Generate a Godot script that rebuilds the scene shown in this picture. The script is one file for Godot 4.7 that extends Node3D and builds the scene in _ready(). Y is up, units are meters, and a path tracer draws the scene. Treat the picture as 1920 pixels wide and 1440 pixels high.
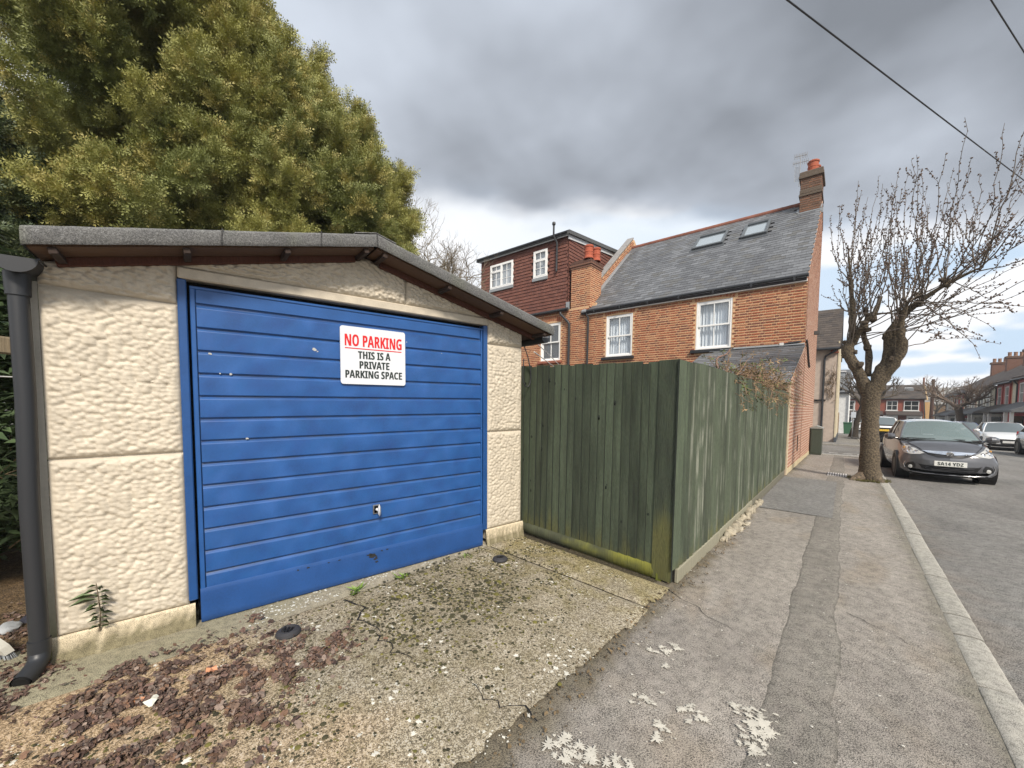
extends Node3D

const EYE := Vector3(0, 1.46, 0)
var rng := RandomNumberGenerator.new()
var M := {}
var taken := {}

# ---------------------------------------------------------------- mesh builder
class MB:
	var v := PackedVector3Array()
	var n := PackedVector3Array()
	var c := PackedColorArray()
	var ix := PackedInt32Array()

	func quad(a: Vector3, b: Vector3, d: Vector3, e: Vector3, col := Color.WHITE) -> void:
		var nn := (b - a).cross(d - a)
		if nn.length_squared() < 1e-16:
			nn = (d - a).cross(e - a)
		nn = nn.normalized()
		var k := v.size()
		v.append_array([a, b, d, e])
		n.append_array([nn, nn, nn, nn])
		c.append_array([col, col, col, col])
		ix.append_array([k, k + 2, k + 1, k, k + 3, k + 2])

	func tri(a: Vector3, b: Vector3, d: Vector3, col := Color.WHITE) -> void:
		var nn := (b - a).cross(d - a).normalized()
		var k := v.size()
		v.append_array([a, b, d])
		n.append_array([nn, nn, nn])
		c.append_array([col, col, col])
		ix.append_array([k, k + 2, k + 1])

	func box(x: Transform3D, s: Vector3, col := Color.WHITE, bev := 0.0) -> void:
		var h := s * 0.5
		if bev <= 0.0:
			var p: Array[Vector3] = []
			for i in 8:
				p.append(x * Vector3(h.x if i & 1 else -h.x, h.y if i & 2 else -h.y, h.z if i & 4 else -h.z))
			quad(p[4], p[5], p[7], p[6], col)
			quad(p[1], p[0], p[2], p[3], col)
			quad(p[5], p[1], p[3], p[7], col)
			quad(p[0], p[4], p[6], p[2], col)
			quad(p[6], p[7], p[3], p[2], col)
			quad(p[0], p[1], p[5], p[4], col)
			return
		var b := minf(bev, minf(h.x, minf(h.y, h.z)) * 0.9)
		# face corners: for axis and sign
		var f := func(ax: int, sg: float, s1: float, s2: float) -> Vector3:
			var q := Vector3.ZERO
			q[ax] = sg * h[ax]
			q[(ax + 1) % 3] = s1 * (h[(ax + 1) % 3] - b)
			q[(ax + 2) % 3] = s2 * (h[(ax + 2) % 3] - b)
			return x * q
		for ax in 3:
			for sg in [-1.0, 1.0]:
				var a0: Vector3 = f.call(ax, sg, -1.0, -1.0)
				var a1: Vector3 = f.call(ax, sg, 1.0, -1.0)
				var a2: Vector3 = f.call(ax, sg, 1.0, 1.0)
				var a3: Vector3 = f.call(ax, sg, -1.0, 1.0)
				if sg > 0:
					quad(a0, a1, a2, a3, col)
				else:
					quad(a0, a3, a2, a1, col)
		for ax in 3:
			var bx := (ax + 1) % 3
			# edge between face ax(+-) and face bx(+-), running along cx
			for sa in [-1.0, 1.0]:
				for sb in [-1.0, 1.0]:
					var e0: Vector3 = f.call(ax, sa, sb, -1.0)
					var e1: Vector3 = f.call(ax, sa, sb, 1.0)
					var g0: Vector3 = f.call(bx, sb, -1.0, sa)
					var g1: Vector3 = f.call(bx, sb, 1.0, sa)
					if sa * sb > 0:
						quad(e0, g0, g1, e1, col)
					else:
						quad(e0, e1, g1, g0, col)
		for sx in [-1.0, 1.0]:
			for sy in [-1.0, 1.0]:
				for sz in [-1.0, 1.0]:
					var t0: Vector3 = f.call(0, sx, sy, sz)
					var t1: Vector3 = f.call(1, sy, sz, sx)
					var t2: Vector3 = f.call(2, sz, sx, sy)
					if sx * sy * sz > 0:
						tri(t0, t1, t2, col)
					else:
						tri(t0, t2, t1, col)

	func face_box(x: Transform3D, s: Vector3, col := Color.WHITE) -> void:
		# a box whose back (-z) is left off: for pieces bedded in a wall
		var h := s * 0.5
		var p: Array[Vector3] = []
		for i in 8:
			p.append(x * Vector3(h.x if i & 1 else -h.x, h.y if i & 2 else -h.y, h.z if i & 4 else -h.z))
		quad(p[4], p[5], p[7], p[6], col)
		quad(p[5], p[1], p[3], p[7], col)
		quad(p[0], p[4], p[6], p[2], col)
		quad(p[6], p[7], p[3], p[2], col)
		quad(p[0], p[1], p[5], p[4], col)

	func tube(pts: Array, radii: Array, sides := 6, col := Color.WHITE, caps := true) -> void:
		var m := pts.size()
		if m < 2:
			return
		var k := v.size()
		var up := Vector3.UP
		var d0: Vector3 = (pts[1] - pts[0]).normalized()
		if absf(d0.dot(up)) > 0.9:
			up = Vector3.RIGHT
		var side := d0.cross(up).normalized()
		for i in m:
			var d: Vector3 = (pts[mini(i + 1, m - 1)] - pts[maxi(i - 1, 0)]).normalized()
			side = (side - d * side.dot(d)).normalized()
			var other := d.cross(side)
			for j in sides:
				var a := TAU * j / sides
				var o := side * cos(a) + other * sin(a)
				var r: float = radii[i]
				v.append(pts[i] + o * r)
				n.append(o)
				c.append(col)
		for i in m - 1:
			for j in sides:
				var a := k + i * sides + j
				var b := k + i * sides + (j + 1) % sides
				ix.append_array([a, a + sides, b, b, a + sides, b + sides])
		if caps:
			for e in 2:
				var at := 0 if e == 0 else m - 1
				var kk := v.size()
				var dd: Vector3 = (pts[0] - pts[1]).normalized() if e == 0 else (pts[m - 1] - pts[m - 2]).normalized()
				v.append(pts[at])
				n.append(dd)
				c.append(col)
				for j in sides:
					v.append(v[k + at * sides + j])
					n.append(dd)
					c.append(col)
				for j in sides:
					if e == 0:
						ix.append_array([kk, kk + 1 + j, kk + 1 + (j + 1) % sides])
					else:
						ix.append_array([kk, kk + 1 + (j + 1) % sides, kk + 1 + j])

	# profile of (radius, height) about y, smooth
	func lathe(x: Transform3D, prof: Array, sides := 16, col := Color.WHITE) -> void:
		for i in prof.size() - 1:
			var p: Vector2 = prof[i]
			var q: Vector2 = prof[i + 1]
			var t := (q - p).normalized()
			var k := v.size()
			for j in sides + 1:
				var a := TAU * j / sides
				var r := Vector3(cos(a), 0, sin(a))
				var nn := (x.basis * (r * t.y - Vector3.UP * t.x)).normalized()
				v.append(x * (r * p.x + Vector3.UP * p.y))
				v.append(x * (r * q.x + Vector3.UP * q.y))
				n.append_array([nn, nn])
				c.append_array([col, col])
			for j in sides:
				var a := k + j * 2
				ix.append_array([a, a + 2, a + 1, a + 1, a + 2, a + 3])

	# polygon in the xy plane of x, pushed from z=0 to z=depth
	func prism(poly: PackedVector2Array, depth: float, x: Transform3D, col := Color.WHITE, back := true) -> void:
		var p := poly
		if Geometry2D.is_polygon_clockwise(p):
			p.reverse()
		var t := Geometry2D.triangulate_polygon(p)
		for i in range(0, t.size(), 3):
			var a := p[t[i]]
			var b := p[t[i + 1]]
			var d := p[t[i + 2]]
			if (b - a).cross(d - a) < 0:
				var s := b
				b = d
				d = s
			tri(x * Vector3(a.x, a.y, depth), x * Vector3(b.x, b.y, depth), x * Vector3(d.x, d.y, depth), col)
			if back:
				tri(x * Vector3(a.x, a.y, 0), x * Vector3(d.x, d.y, 0), x * Vector3(b.x, b.y, 0), col)
		for i in p.size():
			var a := p[i]
			var b := p[(i + 1) % p.size()]
			quad(x * Vector3(a.x, a.y, 0), x * Vector3(b.x, b.y, 0), x * Vector3(b.x, b.y, depth), x * Vector3(a.x, a.y, depth), col)

	# rows of points (every row as long), smooth; flip turns it over
	func sheet(rows: Array, col = null, flip := false) -> void:
		var h := rows.size()
		var w: int = rows[0].size()
		var k := v.size()
		for i in h:
			for j in w:
				var du: Vector3 = rows[i][mini(j + 1, w - 1)] - rows[i][maxi(j - 1, 0)]
				var dv: Vector3 = rows[mini(i + 1, h - 1)][j] - rows[maxi(i - 1, 0)][j]
				var nn := du.cross(dv)
				nn = nn.normalized() if nn.length_squared() > 1e-18 else Vector3.UP
				v.append(rows[i][j])
				n.append(-nn if flip else nn)
				if col is Array:
					c.append(col[i][j])
				else:
					c.append(Color.WHITE if col == null else col)
		for i in h - 1:
			for j in w - 1:
				var a := k + i * w + j
				if flip:
					ix.append_array([a, a + 1, a + w, a + 1, a + w + 1, a + w])
				else:
					ix.append_array([a, a + w, a + 1, a + 1, a + w, a + w + 1])

	func add(o: MB, x: Transform3D) -> void:
		var k := v.size()
		for q in o.v:
			v.append(x * q)
		for q in o.n:
			n.append((x.basis * q).normalized())
		c.append_array(o.c)
		for q in o.ix:
			ix.append(q + k)

	func mesh() -> ArrayMesh:
		var a := []
		a.resize(Mesh.ARRAY_MAX)
		a[Mesh.ARRAY_VERTEX] = v
		a[Mesh.ARRAY_NORMAL] = n
		a[Mesh.ARRAY_COLOR] = c
		a[Mesh.ARRAY_INDEX] = ix
		var m := ArrayMesh.new()
		m.add_surface_from_arrays(Mesh.PRIMITIVE_TRIANGLES, a)
		return m

# ---------------------------------------------------------------- objects
func numbered(called: String) -> String:
	var k: int = taken.get(called, 0)
	taken[called] = k + 1
	return called if k == 0 else "%s_%03d" % [called, k]

func tag(o: Node, label := "", category := "", group := "", kind := "") -> Node:
	if label: o.set_meta("label", label)
	if category: o.set_meta("category", category)
	if group: o.set_meta("group", group)
	if kind: o.set_meta("kind", kind)
	return o

func thing(called: String, label: String, category: String, x := Transform3D(), group := "") -> Node3D:
	var o := Node3D.new()
	o.name = numbered(called)
	add_child(o)
	o.transform = x
	tag(o, label, category, group)
	return o

func part(called: String, mb, mat: Material, parent: Node, x := Transform3D()) -> MeshInstance3D:
	var o := MeshInstance3D.new()
	o.name = called
	o.mesh = mb.mesh() if mb is MB else mb
	o.material_override = mat
	o.transform = x
	if parent == self:
		o.name = numbered(called)
		add_child(o)
	else:
		# own three-digit numbers for alike parts
		var k := 0
		var nm := called
		while parent.has_node(NodePath(nm)):
			k += 1
			nm = "%s_%03d" % [called, k]
			if k > 400:
				break
		o.name = nm
		parent.add_child(o, true)
	return o

func multi(called: String, mesh: Mesh, mat: Material, xs: Array, cols: Array, parent: Node) -> MultiMeshInstance3D:
	var mm := MultiMesh.new()
	mm.transform_format = MultiMesh.TRANSFORM_3D
	mm.use_colors = cols.size() > 0
	mm.mesh = mesh
	mm.instance_count = xs.size()
	for i in xs.size():
		mm.set_instance_transform(i, xs[i])
		if cols.size():
			mm.set_instance_color(i, cols[i])
	var o := MultiMeshInstance3D.new()
	o.name = numbered(called) if parent == self else called
	o.multimesh = mm
	o.material_override = mat
	o.set_meta("kind", "stuff")
	parent.add_child(o, true)
	return o

func structure(called: String, mb, mat: Material, x := Transform3D()) -> MeshInstance3D:
	var o := part(called, mb, mat, self, x)
	o.set_meta("kind", "structure")
	return o

func T(x: float, y: float, z: float) -> Transform3D:
	return Transform3D(Basis(), Vector3(x, y, z))

func TR(p: Vector3, r: Vector3) -> Transform3D:
	return Transform3D(Basis.from_euler(r), p)

func lin(r: float, g: float, b: float) -> Color:
	return Color(r, g, b).linear_to_srgb()

func rf(a: float, b: float) -> float:
	return rng.randf_range(a, b)

# alike pieces of one thing: the nearest `most` as parts, the rest as one part of stuff.  Each piece is [Transform3D, tone index]
func pieces(called: String, list: Array, mesh: Mesh, mats: Array, tones: Array, base: Material, parent: Node3D, most := 300) -> void:
	var world := parent.transform
	var order := []
	for i in list.size():
		var p: Vector3 = world * (list[i][0] as Transform3D).origin
		order.append([p.distance_squared_to(EYE), i])
	order.sort_custom(func(a, b): return a[0] < b[0])
	var xs := []
	var cs := []
	for k in order.size():
		var e: Array = list[order[k][1]]
		if k < most:
			var o := MeshInstance3D.new()
			o.name = called if k == 0 else "%s_%03d" % [called, k]
			o.mesh = mesh
			o.material_override = mats[e[1]]
			o.transform = e[0]
			parent.add_child(o, true)
		else:
			xs.append(e[0])
			cs.append(tones[e[1]])
	if xs.size():
		var s := multi(called + "work", mesh, base, xs, cs, parent)
		s.set_meta("kind", "stuff")

# ---------------------------------------------------------------- textures and materials
func bytes_of(size: int, type: int, freq: float, octaves: int, sd: int, cell := 1) -> PackedByteArray:
	var f := FastNoiseLite.new()
	f.noise_type = type
	f.frequency = freq
	f.seed = sd
	f.fractal_octaves = octaves
	f.fractal_type = FastNoiseLite.FRACTAL_FBM if octaves > 1 else FastNoiseLite.FRACTAL_NONE
	f.cellular_return_type = cell
	var im := f.get_seamless_image(size, size, false, false, 0.12, true)
	im.convert(Image.FORMAT_L8)
	return im.get_data()

# layers: [type, frequency, octaves, seed, weight, cellular return]; stops: [[0..1, Color]]
func noise_tex(size: int, layers: Array, stops: Array, gain := 1.0) -> Array:
	var sum := PackedFloat32Array()
	sum.resize(size * size)
	var tw := 0.0
	for l in layers:
		var b := bytes_of(size, l[0], l[1], l[2], l[3], l[5] if l.size() > 5 else 1)
		var w: float = l[4]
		tw += absf(w)
		for i in size * size:
			sum[i] += (b[i] - 127.5) * w
	var g := Gradient.new()
	g.offsets = PackedFloat32Array(stops.map(func(s): return s[0]))
	g.colors = PackedColorArray(stops.map(func(s): return s[1]))
	var lut := PackedByteArray()
	for i in 256:
		var q := g.sample(i / 255.0)
		lut.append_array([int(q.r * 255), int(q.g * 255), int(q.b * 255)])
	var out := PackedByteArray()
	out.resize(size * size * 3)
	var hgt := PackedByteArray()
	hgt.resize(size * size)
	for i in size * size:
		var t := clampi(int(127.5 + sum[i] / tw * gain), 0, 255)
		hgt[i] = t
		out[i * 3] = lut[t * 3]
		out[i * 3 + 1] = lut[t * 3 + 1]
		out[i * 3 + 2] = lut[t * 3 + 2]
	var im := Image.create_from_data(size, size, false, Image.FORMAT_RGB8, out)
	var hm := Image.create_from_data(size, size, false, Image.FORMAT_L8, hgt)
	return [ImageTexture.create_from_image(im), hm]

func normal_of(hm: Image, k: float) -> ImageTexture:
	var im: Image = hm.duplicate()
	im.bump_map_to_normal_map(k)
	return ImageTexture.create_from_image(im)

func mat(col: Color, rough := 0.8, tex: Texture2D = null, nrm: Texture2D = null, scale := 1.0, ns := 1.0, vertex := true) -> StandardMaterial3D:
	var m := StandardMaterial3D.new()
	m.albedo_color = col
	m.roughness = rough
	m.vertex_color_use_as_albedo = vertex
	if tex or nrm:
		m.uv1_triplanar = true
		m.uv1_world_triplanar = true
		m.uv1_scale = Vector3.ONE * scale
		m.uv1_triplanar_sharpness = 4.0
	if tex:
		m.albedo_texture = tex
	if nrm:
		m.normal_enabled = true
		m.normal_texture = nrm
		m.normal_scale = ns
	return m

func gray(a: float) -> Color:
	return Color(a, a, a)

func make_materials() -> void:
	var S := FastNoiseLite.TYPE_SIMPLEX_SMOOTH
	var C := FastNoiseLite.TYPE_CELLULAR
	var VN := FastNoiseLite.TYPE_VALUE
	# grain: mean about 0.8 in linear terms so that colours multiply it
	var grit := noise_tex(1024, [[VN, 0.35, 1, 3, 1.0], [S, 0.09, 2, 4, 0.8], [S, 0.012, 3, 5, 0.55]], [[0.0, gray(0.55)], [0.35, gray(0.80)], [0.6, gray(0.92)], [1.0, gray(1.0)]], 2.2)
	var grit_n := normal_of(grit[1], 3.0)
	# exposed aggregate: pale and dark stones
	var agg := noise_tex(1024, [[VN, 0.28, 1, 11, 1.0], [C, 0.11, 1, 12, 0.7, 0], [S, 0.02, 3, 13, 0.5]], [[0.0, Color(0.52, 0.5, 0.45)], [0.3, Color(0.7, 0.67, 0.61)], [0.5, Color(0.82, 0.79, 0.72)], [0.7, Color(0.94, 0.91, 0.84)], [0.86, Color(1, 0.98, 0.92)], [1.0, Color(1, 1, 1)]], 2.4)
	var agg_n := normal_of(agg[1], 4.0)
	var soft := noise_tex(512, [[S, 0.012, 4, 21, 1.0], [S, 0.15, 2, 22, 0.5]], [[0.0, gray(0.84)], [0.5, gray(0.93)], [1.0, gray(1.0)]], 1.0)
	var soft_n := normal_of(soft[1], 1.2)
	M.soft_n = soft_n
	var felt := noise_tex(512, [[VN, 0.4, 1, 31, 1.0], [S, 0.05, 3, 32, 0.6]], [[0.0, gray(0.6)], [0.5, gray(0.82)], [0.8, gray(0.94)], [1.0, gray(1.0)]], 2.0)
	var felt_n := normal_of(felt[1], 3.0)
	var wood := wood_tex(512)
	M.pavement = mat(gray(1), 0.92, grit[0], grit_n, 1.0, 0.8)
	M.road = mat(gray(1), 0.93, grit[0], grit_n, 0.8, 0.8)
	M.kerb = mat(gray(1), 0.88, grit[0], grit_n, 1.7, 0.7)
	M.drive = mat(gray(1), 0.9, agg[0], agg_n, 1.25, 0.5)
	M.apron = mat(gray(1), 0.9, grit[0], grit_n, 1.5, 0.7)
	M.soil = mat(gray(1), 0.95, agg[0], agg_n, 1.0, 1.3)
	M.ground = mat(lin(0.16, 0.15, 0.12), 0.95, grit[0], null, 0.4)
	M.cream = mat(lin(0.62, 0.55, 0.44), 0.62, soft[0], soft_n, 0.9, 0.4)
	M.cream_smooth = mat(lin(0.62, 0.55, 0.44), 0.6, soft[0], soft_n, 1.5, 0.4)
	M.plinth = mat(gray(1), 0.9, grit[0], grit_n, 2.2, 1.0)
	M.blue = mat(gray(1), 0.38, soft[0], soft_n, 0.7, 0.12)
	M.felt = mat(gray(1), 0.95, felt[0], felt_n, 2.6, 1.0)
	M.timber = mat(gray(1), 0.85, wood[0], wood[1], 1.6, 0.7)
	M.board = mat(gray(1), 0.86, wood[0], wood[1], 1.25, 0.8)
	M.black = mat(lin(0.022, 0.024, 0.028), 0.45, null, soft_n, 2.0, 0.15)
	M.rubber = mat(lin(0.03, 0.03, 0.034), 0.7, null, grit_n, 4.0, 0.4)
	M.dark = mat(lin(0.006, 0.006, 0.007), 0.9)
	M.brick = mat(gray(1), 0.88, grit[0], grit_n, 2.6, 0.6)
	M.mortar_dark = mat(lin(0.2, 0.14, 0.1), 0.95, grit[0], null, 2.0)
	M.mortar = mat(lin(0.82, 0.52, 0.3), 0.95, grit[0], null, 2.0)
	M.mortar_pale = mat(lin(0.7, 0.5, 0.38), 0.95, grit[0], null, 2.0)
	M.slate = mat(gray(1), 0.55, soft[0], soft_n, 1.3, 0.5)
	M.tile = mat(gray(1), 0.85, grit[0], grit_n, 2.0, 0.5)
	M.render = mat(gray(1), 0.9, soft[0], soft_n, 0.6, 0.3)
	M.white = mat(lin(0.8, 0.8, 0.79), 0.35)
	M.paint = mat(gray(1), 0.4, soft[0], null, 2.0)
	M.plain = mat(gray(1), 0.7)
	M.lead = mat(lin(0.3, 0.32, 0.34), 0.55, soft[0], soft_n, 2.0, 0.3)
	M.pot = mat(lin(0.5, 0.13, 0.07), 0.75, grit[0], null, 3.0)
	var bk := noise_tex(512, [[S, 0.02, 4, 51, 1.0], [C, 0.06, 2, 52, 0.7, 0]], [[0.0, gray(0.5)], [0.4, gray(0.74)], [0.65, gray(0.88)], [1.0, Color(1.0, 1.0, 0.95)]], 2.0)
	M.bark = mat(gray(1), 0.92, bk[0], normal_of(bk[1], 4.0), 2.4, 1.3)
	M.twig = mat(gray(1), 0.9)
	M.leaf = mat(gray(1), 0.6)
	M.leaf.backlight_enabled = true
	M.leaf.backlight = lin(0.12, 0.11, 0.03)
	M.litter = mat(gray(1), 0.85)
	M.metal = mat(lin(0.55, 0.55, 0.56), 0.3, null, null, 1.0, 1.0)
	M.metal.metallic = 1.0
	M.chrome = mat(lin(0.75, 0.76, 0.78), 0.14)
	M.chrome.metallic = 1.0
	M.glass = StandardMaterial3D.new()
	M.glass.albedo_color = Color(0.9, 0.95, 1.0, 0.12)
	M.glass.transparency = BaseMaterial3D.TRANSPARENCY_ALPHA
	M.glass.roughness = 0.03
	M.glass.metallic_specular = 0.75
	M.car_glass = mat(lin(0.16, 0.19, 0.2), 0.07)
	M.car_glass.metallic = 0.4
	M.car_glass.metallic_specular = 0.85
	M.tinted_glass = StandardMaterial3D.new()
	M.tinted_glass.albedo_color = Color(0.75, 0.85, 0.85, 0.25)
	M.tinted_glass.transparency = BaseMaterial3D.TRANSPARENCY_ALPHA
	M.tinted_glass.roughness = 0.04
	M.tinted_glass.metallic_specular = 0.95
	M.lens = mat(lin(0.5, 0.5, 0.48), 0.1)
	M.lens.metallic = 0.2
	M.tyre = mat(lin(0.018, 0.018, 0.019), 0.8)
	M.rim = mat(lin(0.42, 0.43, 0.45), 0.35)
	M.rim.metallic = 0.8
	M.black_trim = mat(lin(0.014, 0.014, 0.015), 0.4)
	M.net = mat(lin(0.62, 0.68, 0.74), 0.9)
	M.sign = mat(lin(0.66, 0.68, 0.72), 0.32, null, soft_n, 1.5, 0.12)
	M.red_ink = mat(lin(0.62, 0.012, 0.012), 0.4)
	M.black_ink = mat(lin(0.02, 0.03, 0.026), 0.4)

func car_paint(c: Color, metal := 0.35) -> StandardMaterial3D:
	var m := mat(c, 0.3)
	m.metallic = metal
	m.clearcoat_enabled = true
	m.clearcoat = 1.0
	m.clearcoat_roughness = 0.06
	return m

func wood_tex(size: int) -> Array:
	# grain that runs along v (vertical on walls)
	var a := FastNoiseLite.new()
	a.noise_type = FastNoiseLite.TYPE_SIMPLEX_SMOOTH
	a.frequency = 1.0
	a.seed = 77
	var im := Image.create(size, size, false, Image.FORMAT_RGB8)
	var hm := Image.create(size, size, false, Image.FORMAT_L8)
	for y in size:
		var fy := float(y) / size
		for x in size:
			var fx := float(x) / size
			var g := 0.0
			# periodic in both directions
			var cx := cos(TAU * fx)
			var sx := sin(TAU * fx)
			g = a.get_noise_3d(cx * 14.0, sx * 14.0, 3.0 * sin(TAU * fy)) * 0.6 + a.get_noise_3d(cx * 40.0 + 9.0, sx * 40.0, 2.2 * cos(TAU * fy)) * 0.4
			var t := clampf(0.5 + g * 0.9, 0, 1)
			var l := 0.72 + 0.28 * t
			im.set_pixel(x, y, Color(l, l, l))
			hm.set_pixel(x, y, Color(t, t, t))
	return [ImageTexture.create_from_image(im), normal_of(hm, 2.0)]

# ---------------------------------------------------------------- the lie of the land
func road_y(z: float) -> float:
	return -0.0165 * maxf(0.0, -z - 9.0)

func drive_y(x: float, z: float) -> float:
	var t := clampf((-0.96 - x) / 1.6, 0.0, 1.0)
	var s := clampf(-z / 3.0, 0.0, 1.0)
	return 0.1 + t * (0.022 + 0.05 * s * s)

func _ready() -> void:
	rng.seed = 20240
	# ---- camera
	var cam := Camera3D.new()
	cam.name = "camera"
	cam.projection = Camera3D.PROJECTION_FRUSTUM
	cam.keep_aspect = Camera3D.KEEP_HEIGHT
	cam.near = 0.05
	cam.far = 900.0
	cam.size = 2.0 * 0.05 * 720.0 / 736.0
	cam.frustum_offset = Vector2(0.0, 0.05 * 73.0 / 736.0)
	add_child(cam)
	cam.transform = Transform3D(Basis(Vector3(0.7611558, 0.0173956, -0.6483357), Vector3(-0.0413253, 0.9989098, -0.0217146), Vector3(0.6472512, 0.0433209, 0.7610448)).orthonormalized(), EYE)
	cam.current = true
	# ---- sky, sun, exposure
	var env := Environment.new()
	env.background_mode = Environment.BG_SKY
	var sky := Sky.new()
	var pm := PanoramaSkyMaterial.new()
	pm.panorama = sky_picture(2048, 1024)
	sky.sky_material = pm
	env.sky = sky
	env.tonemap_mode = Environment.TONE_MAPPER_LINEAR
	env.tonemap_exposure = 2.6
	env.sdfgi_enabled = true
	env.ssao_enabled = true
	env.ssil_enabled = true
	env.fog_enabled = true
	env.fog_density = 0.0008
	env.fog_light_color = Color(0.83, 0.86, 0.9)
	var we := WorldEnvironment.new()
	we.name = "world"
	we.environment = env
	add_child(we)
	var sun := DirectionalLight3D.new()
	sun.name = "sun"
	sun.light_color = Color(1.0, 0.96, 0.9)
	sun.light_energy = 0.6
	sun.light_angular_distance = 11.0
	sun.shadow_enabled = true
	add_child(sun)
	sun.look_at_from_position(Vector3(8.2, 9.0, 5.8), Vector3.ZERO, Vector3.UP)

	make_materials()
	build_ground()
	build_garage()
	build_fence()
	build_house()
	build_neighbour()
	build_far()
	build_terrace()
	build_trees()
	build_cars()
	build_small()

func sky_picture(w: int, h: int) -> ImageTexture:
	var im := Image.create(w, h, false, Image.FORMAT_RGBF)
	var f := FastNoiseLite.new()
	f.noise_type = FastNoiseLite.TYPE_SIMPLEX_SMOOTH
	f.fractal_type = FastNoiseLite.FRACTAL_FBM
	f.fractal_octaves = 5
	f.frequency = 0.42
	f.seed = 5
	var g := FastNoiseLite.new()
	g.noise_type = FastNoiseLite.TYPE_SIMPLEX_SMOOTH
	g.fractal_type = FastNoiseLite.FRACTAL_FBM
	g.fractal_octaves = 5
	g.frequency = 1.1
	g.seed = 41
	var data := PackedFloat32Array()
	data.resize(w * h * 3)
	var k := 0
	for j in h:
		var el := PI * (0.5 - (j + 0.5) / h)
		var y := sin(el)
		var ce := cos(el)
		for i in w:
			if y < -0.02:
				data[k] = 0.13
				data[k + 1] = 0.125
				data[k + 2] = 0.11
				k += 3
				continue
			var az := wrapf(TAU * (i + 0.5) / w, -PI, PI)
			var dx := sin(az) * ce
			var dz := -cos(az) * ce
			var q := 1.0 / (maxf(y, 0.0) + 0.16)
			var px := dx * q
			var pz := dz * q
			var n := f.get_noise_3d(px, pz, 0.0) * 1.5
			var m := g.get_noise_3d(px * 1.1 + 4.0, pz * 1.1, 2.0) * 1.5
			# a deck of grey cloud, its base darker in long swells
			var swell := exp(-pow((y - 0.5) / 0.11, 2))
			var lum := 0.255 + 0.12 * n + 0.08 * m - 0.06 * swell + 0.03 * clampf((y - 0.6) * 3.0, 0, 1)
			# thinner cloud round the veiled sun, behind the viewer
			lum *= 1.0 + 0.6 * exp(-(1.0 - (dx * 0.686 + y * 0.579 + dz * 0.442)) / 0.22)
			lum = maxf(lum, 0.11)
			var r := lum * 0.905
			var gg := lum * 0.985
			var b := lum * 1.115
			# towards the horizon the deck breaks up and is lit through
			var brim := 0.49 - 0.16 * clampf((az + 0.5) / 0.55, 0, 1)
			var low := clampf((brim + 0.03 - y) / 0.2, 0.0, 1.0)
			var lift := clampf((brim - y + n * 0.05 + m * 0.06) / 0.085, 0.0, 1.0)
			lift = lift * lift * (3.0 - 2.0 * lift)
			r = lerpf(r, 0.41, lift)
			gg = lerpf(gg, 0.415, lift)
			b = lerpf(b, 0.425, lift)
			# clear blue where it is torn, low down
			var torn := clampf((g.get_noise_3d(px * 0.9 - 7.0, pz * 0.9 + 3.0, 9.0) * 1.6 + 0.12) * 3.4, 0.0, 1.0) * clampf(low * 2.2 - 0.2, 0.0, 1.0)
			torn *= pow(clampf(0.15 + 0.85 * cos(az - 0.3), 0.0, 1.0), 3.0)
			r = lerpf(r, 0.19, torn * 0.75)
			gg = lerpf(gg, 0.27, torn * 0.75)
			b = lerpf(b, 0.36, torn * 0.75)
			data[k] = r
			data[k + 1] = gg
			data[k + 2] = b
			k += 3
	im = Image.create_from_data(w, h, false, Image.FORMAT_RGBF, data.to_byte_array())
	return ImageTexture.create_from_image(im)

# ---------------------------------------------------------------- ground
func sheet_of(xs: PackedFloat32Array, zs: PackedFloat32Array, height: Callable, colour: Callable) -> MB:
	var mb := MB.new()
	var rows := []
	var cols := []
	for z in zs:
		var r := PackedVector3Array()
		var cr := PackedColorArray()
		for x in xs:
			r.append(Vector3(x, height.call(x, z), z))
			cr.append(colour.call(x, z))
		rows.append(r)
		cols.append(Array(cr))
	mb.sheet(rows, cols)
	return mb

func steps(a: float, b: float, d: float) -> PackedFloat32Array:
	var o := PackedFloat32Array()
	var k := maxi(1, int(ceil(absf(b - a) / d)))
	for i in k + 1:
		o.append(lerpf(a, b, float(i) / k))
	return o

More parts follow.
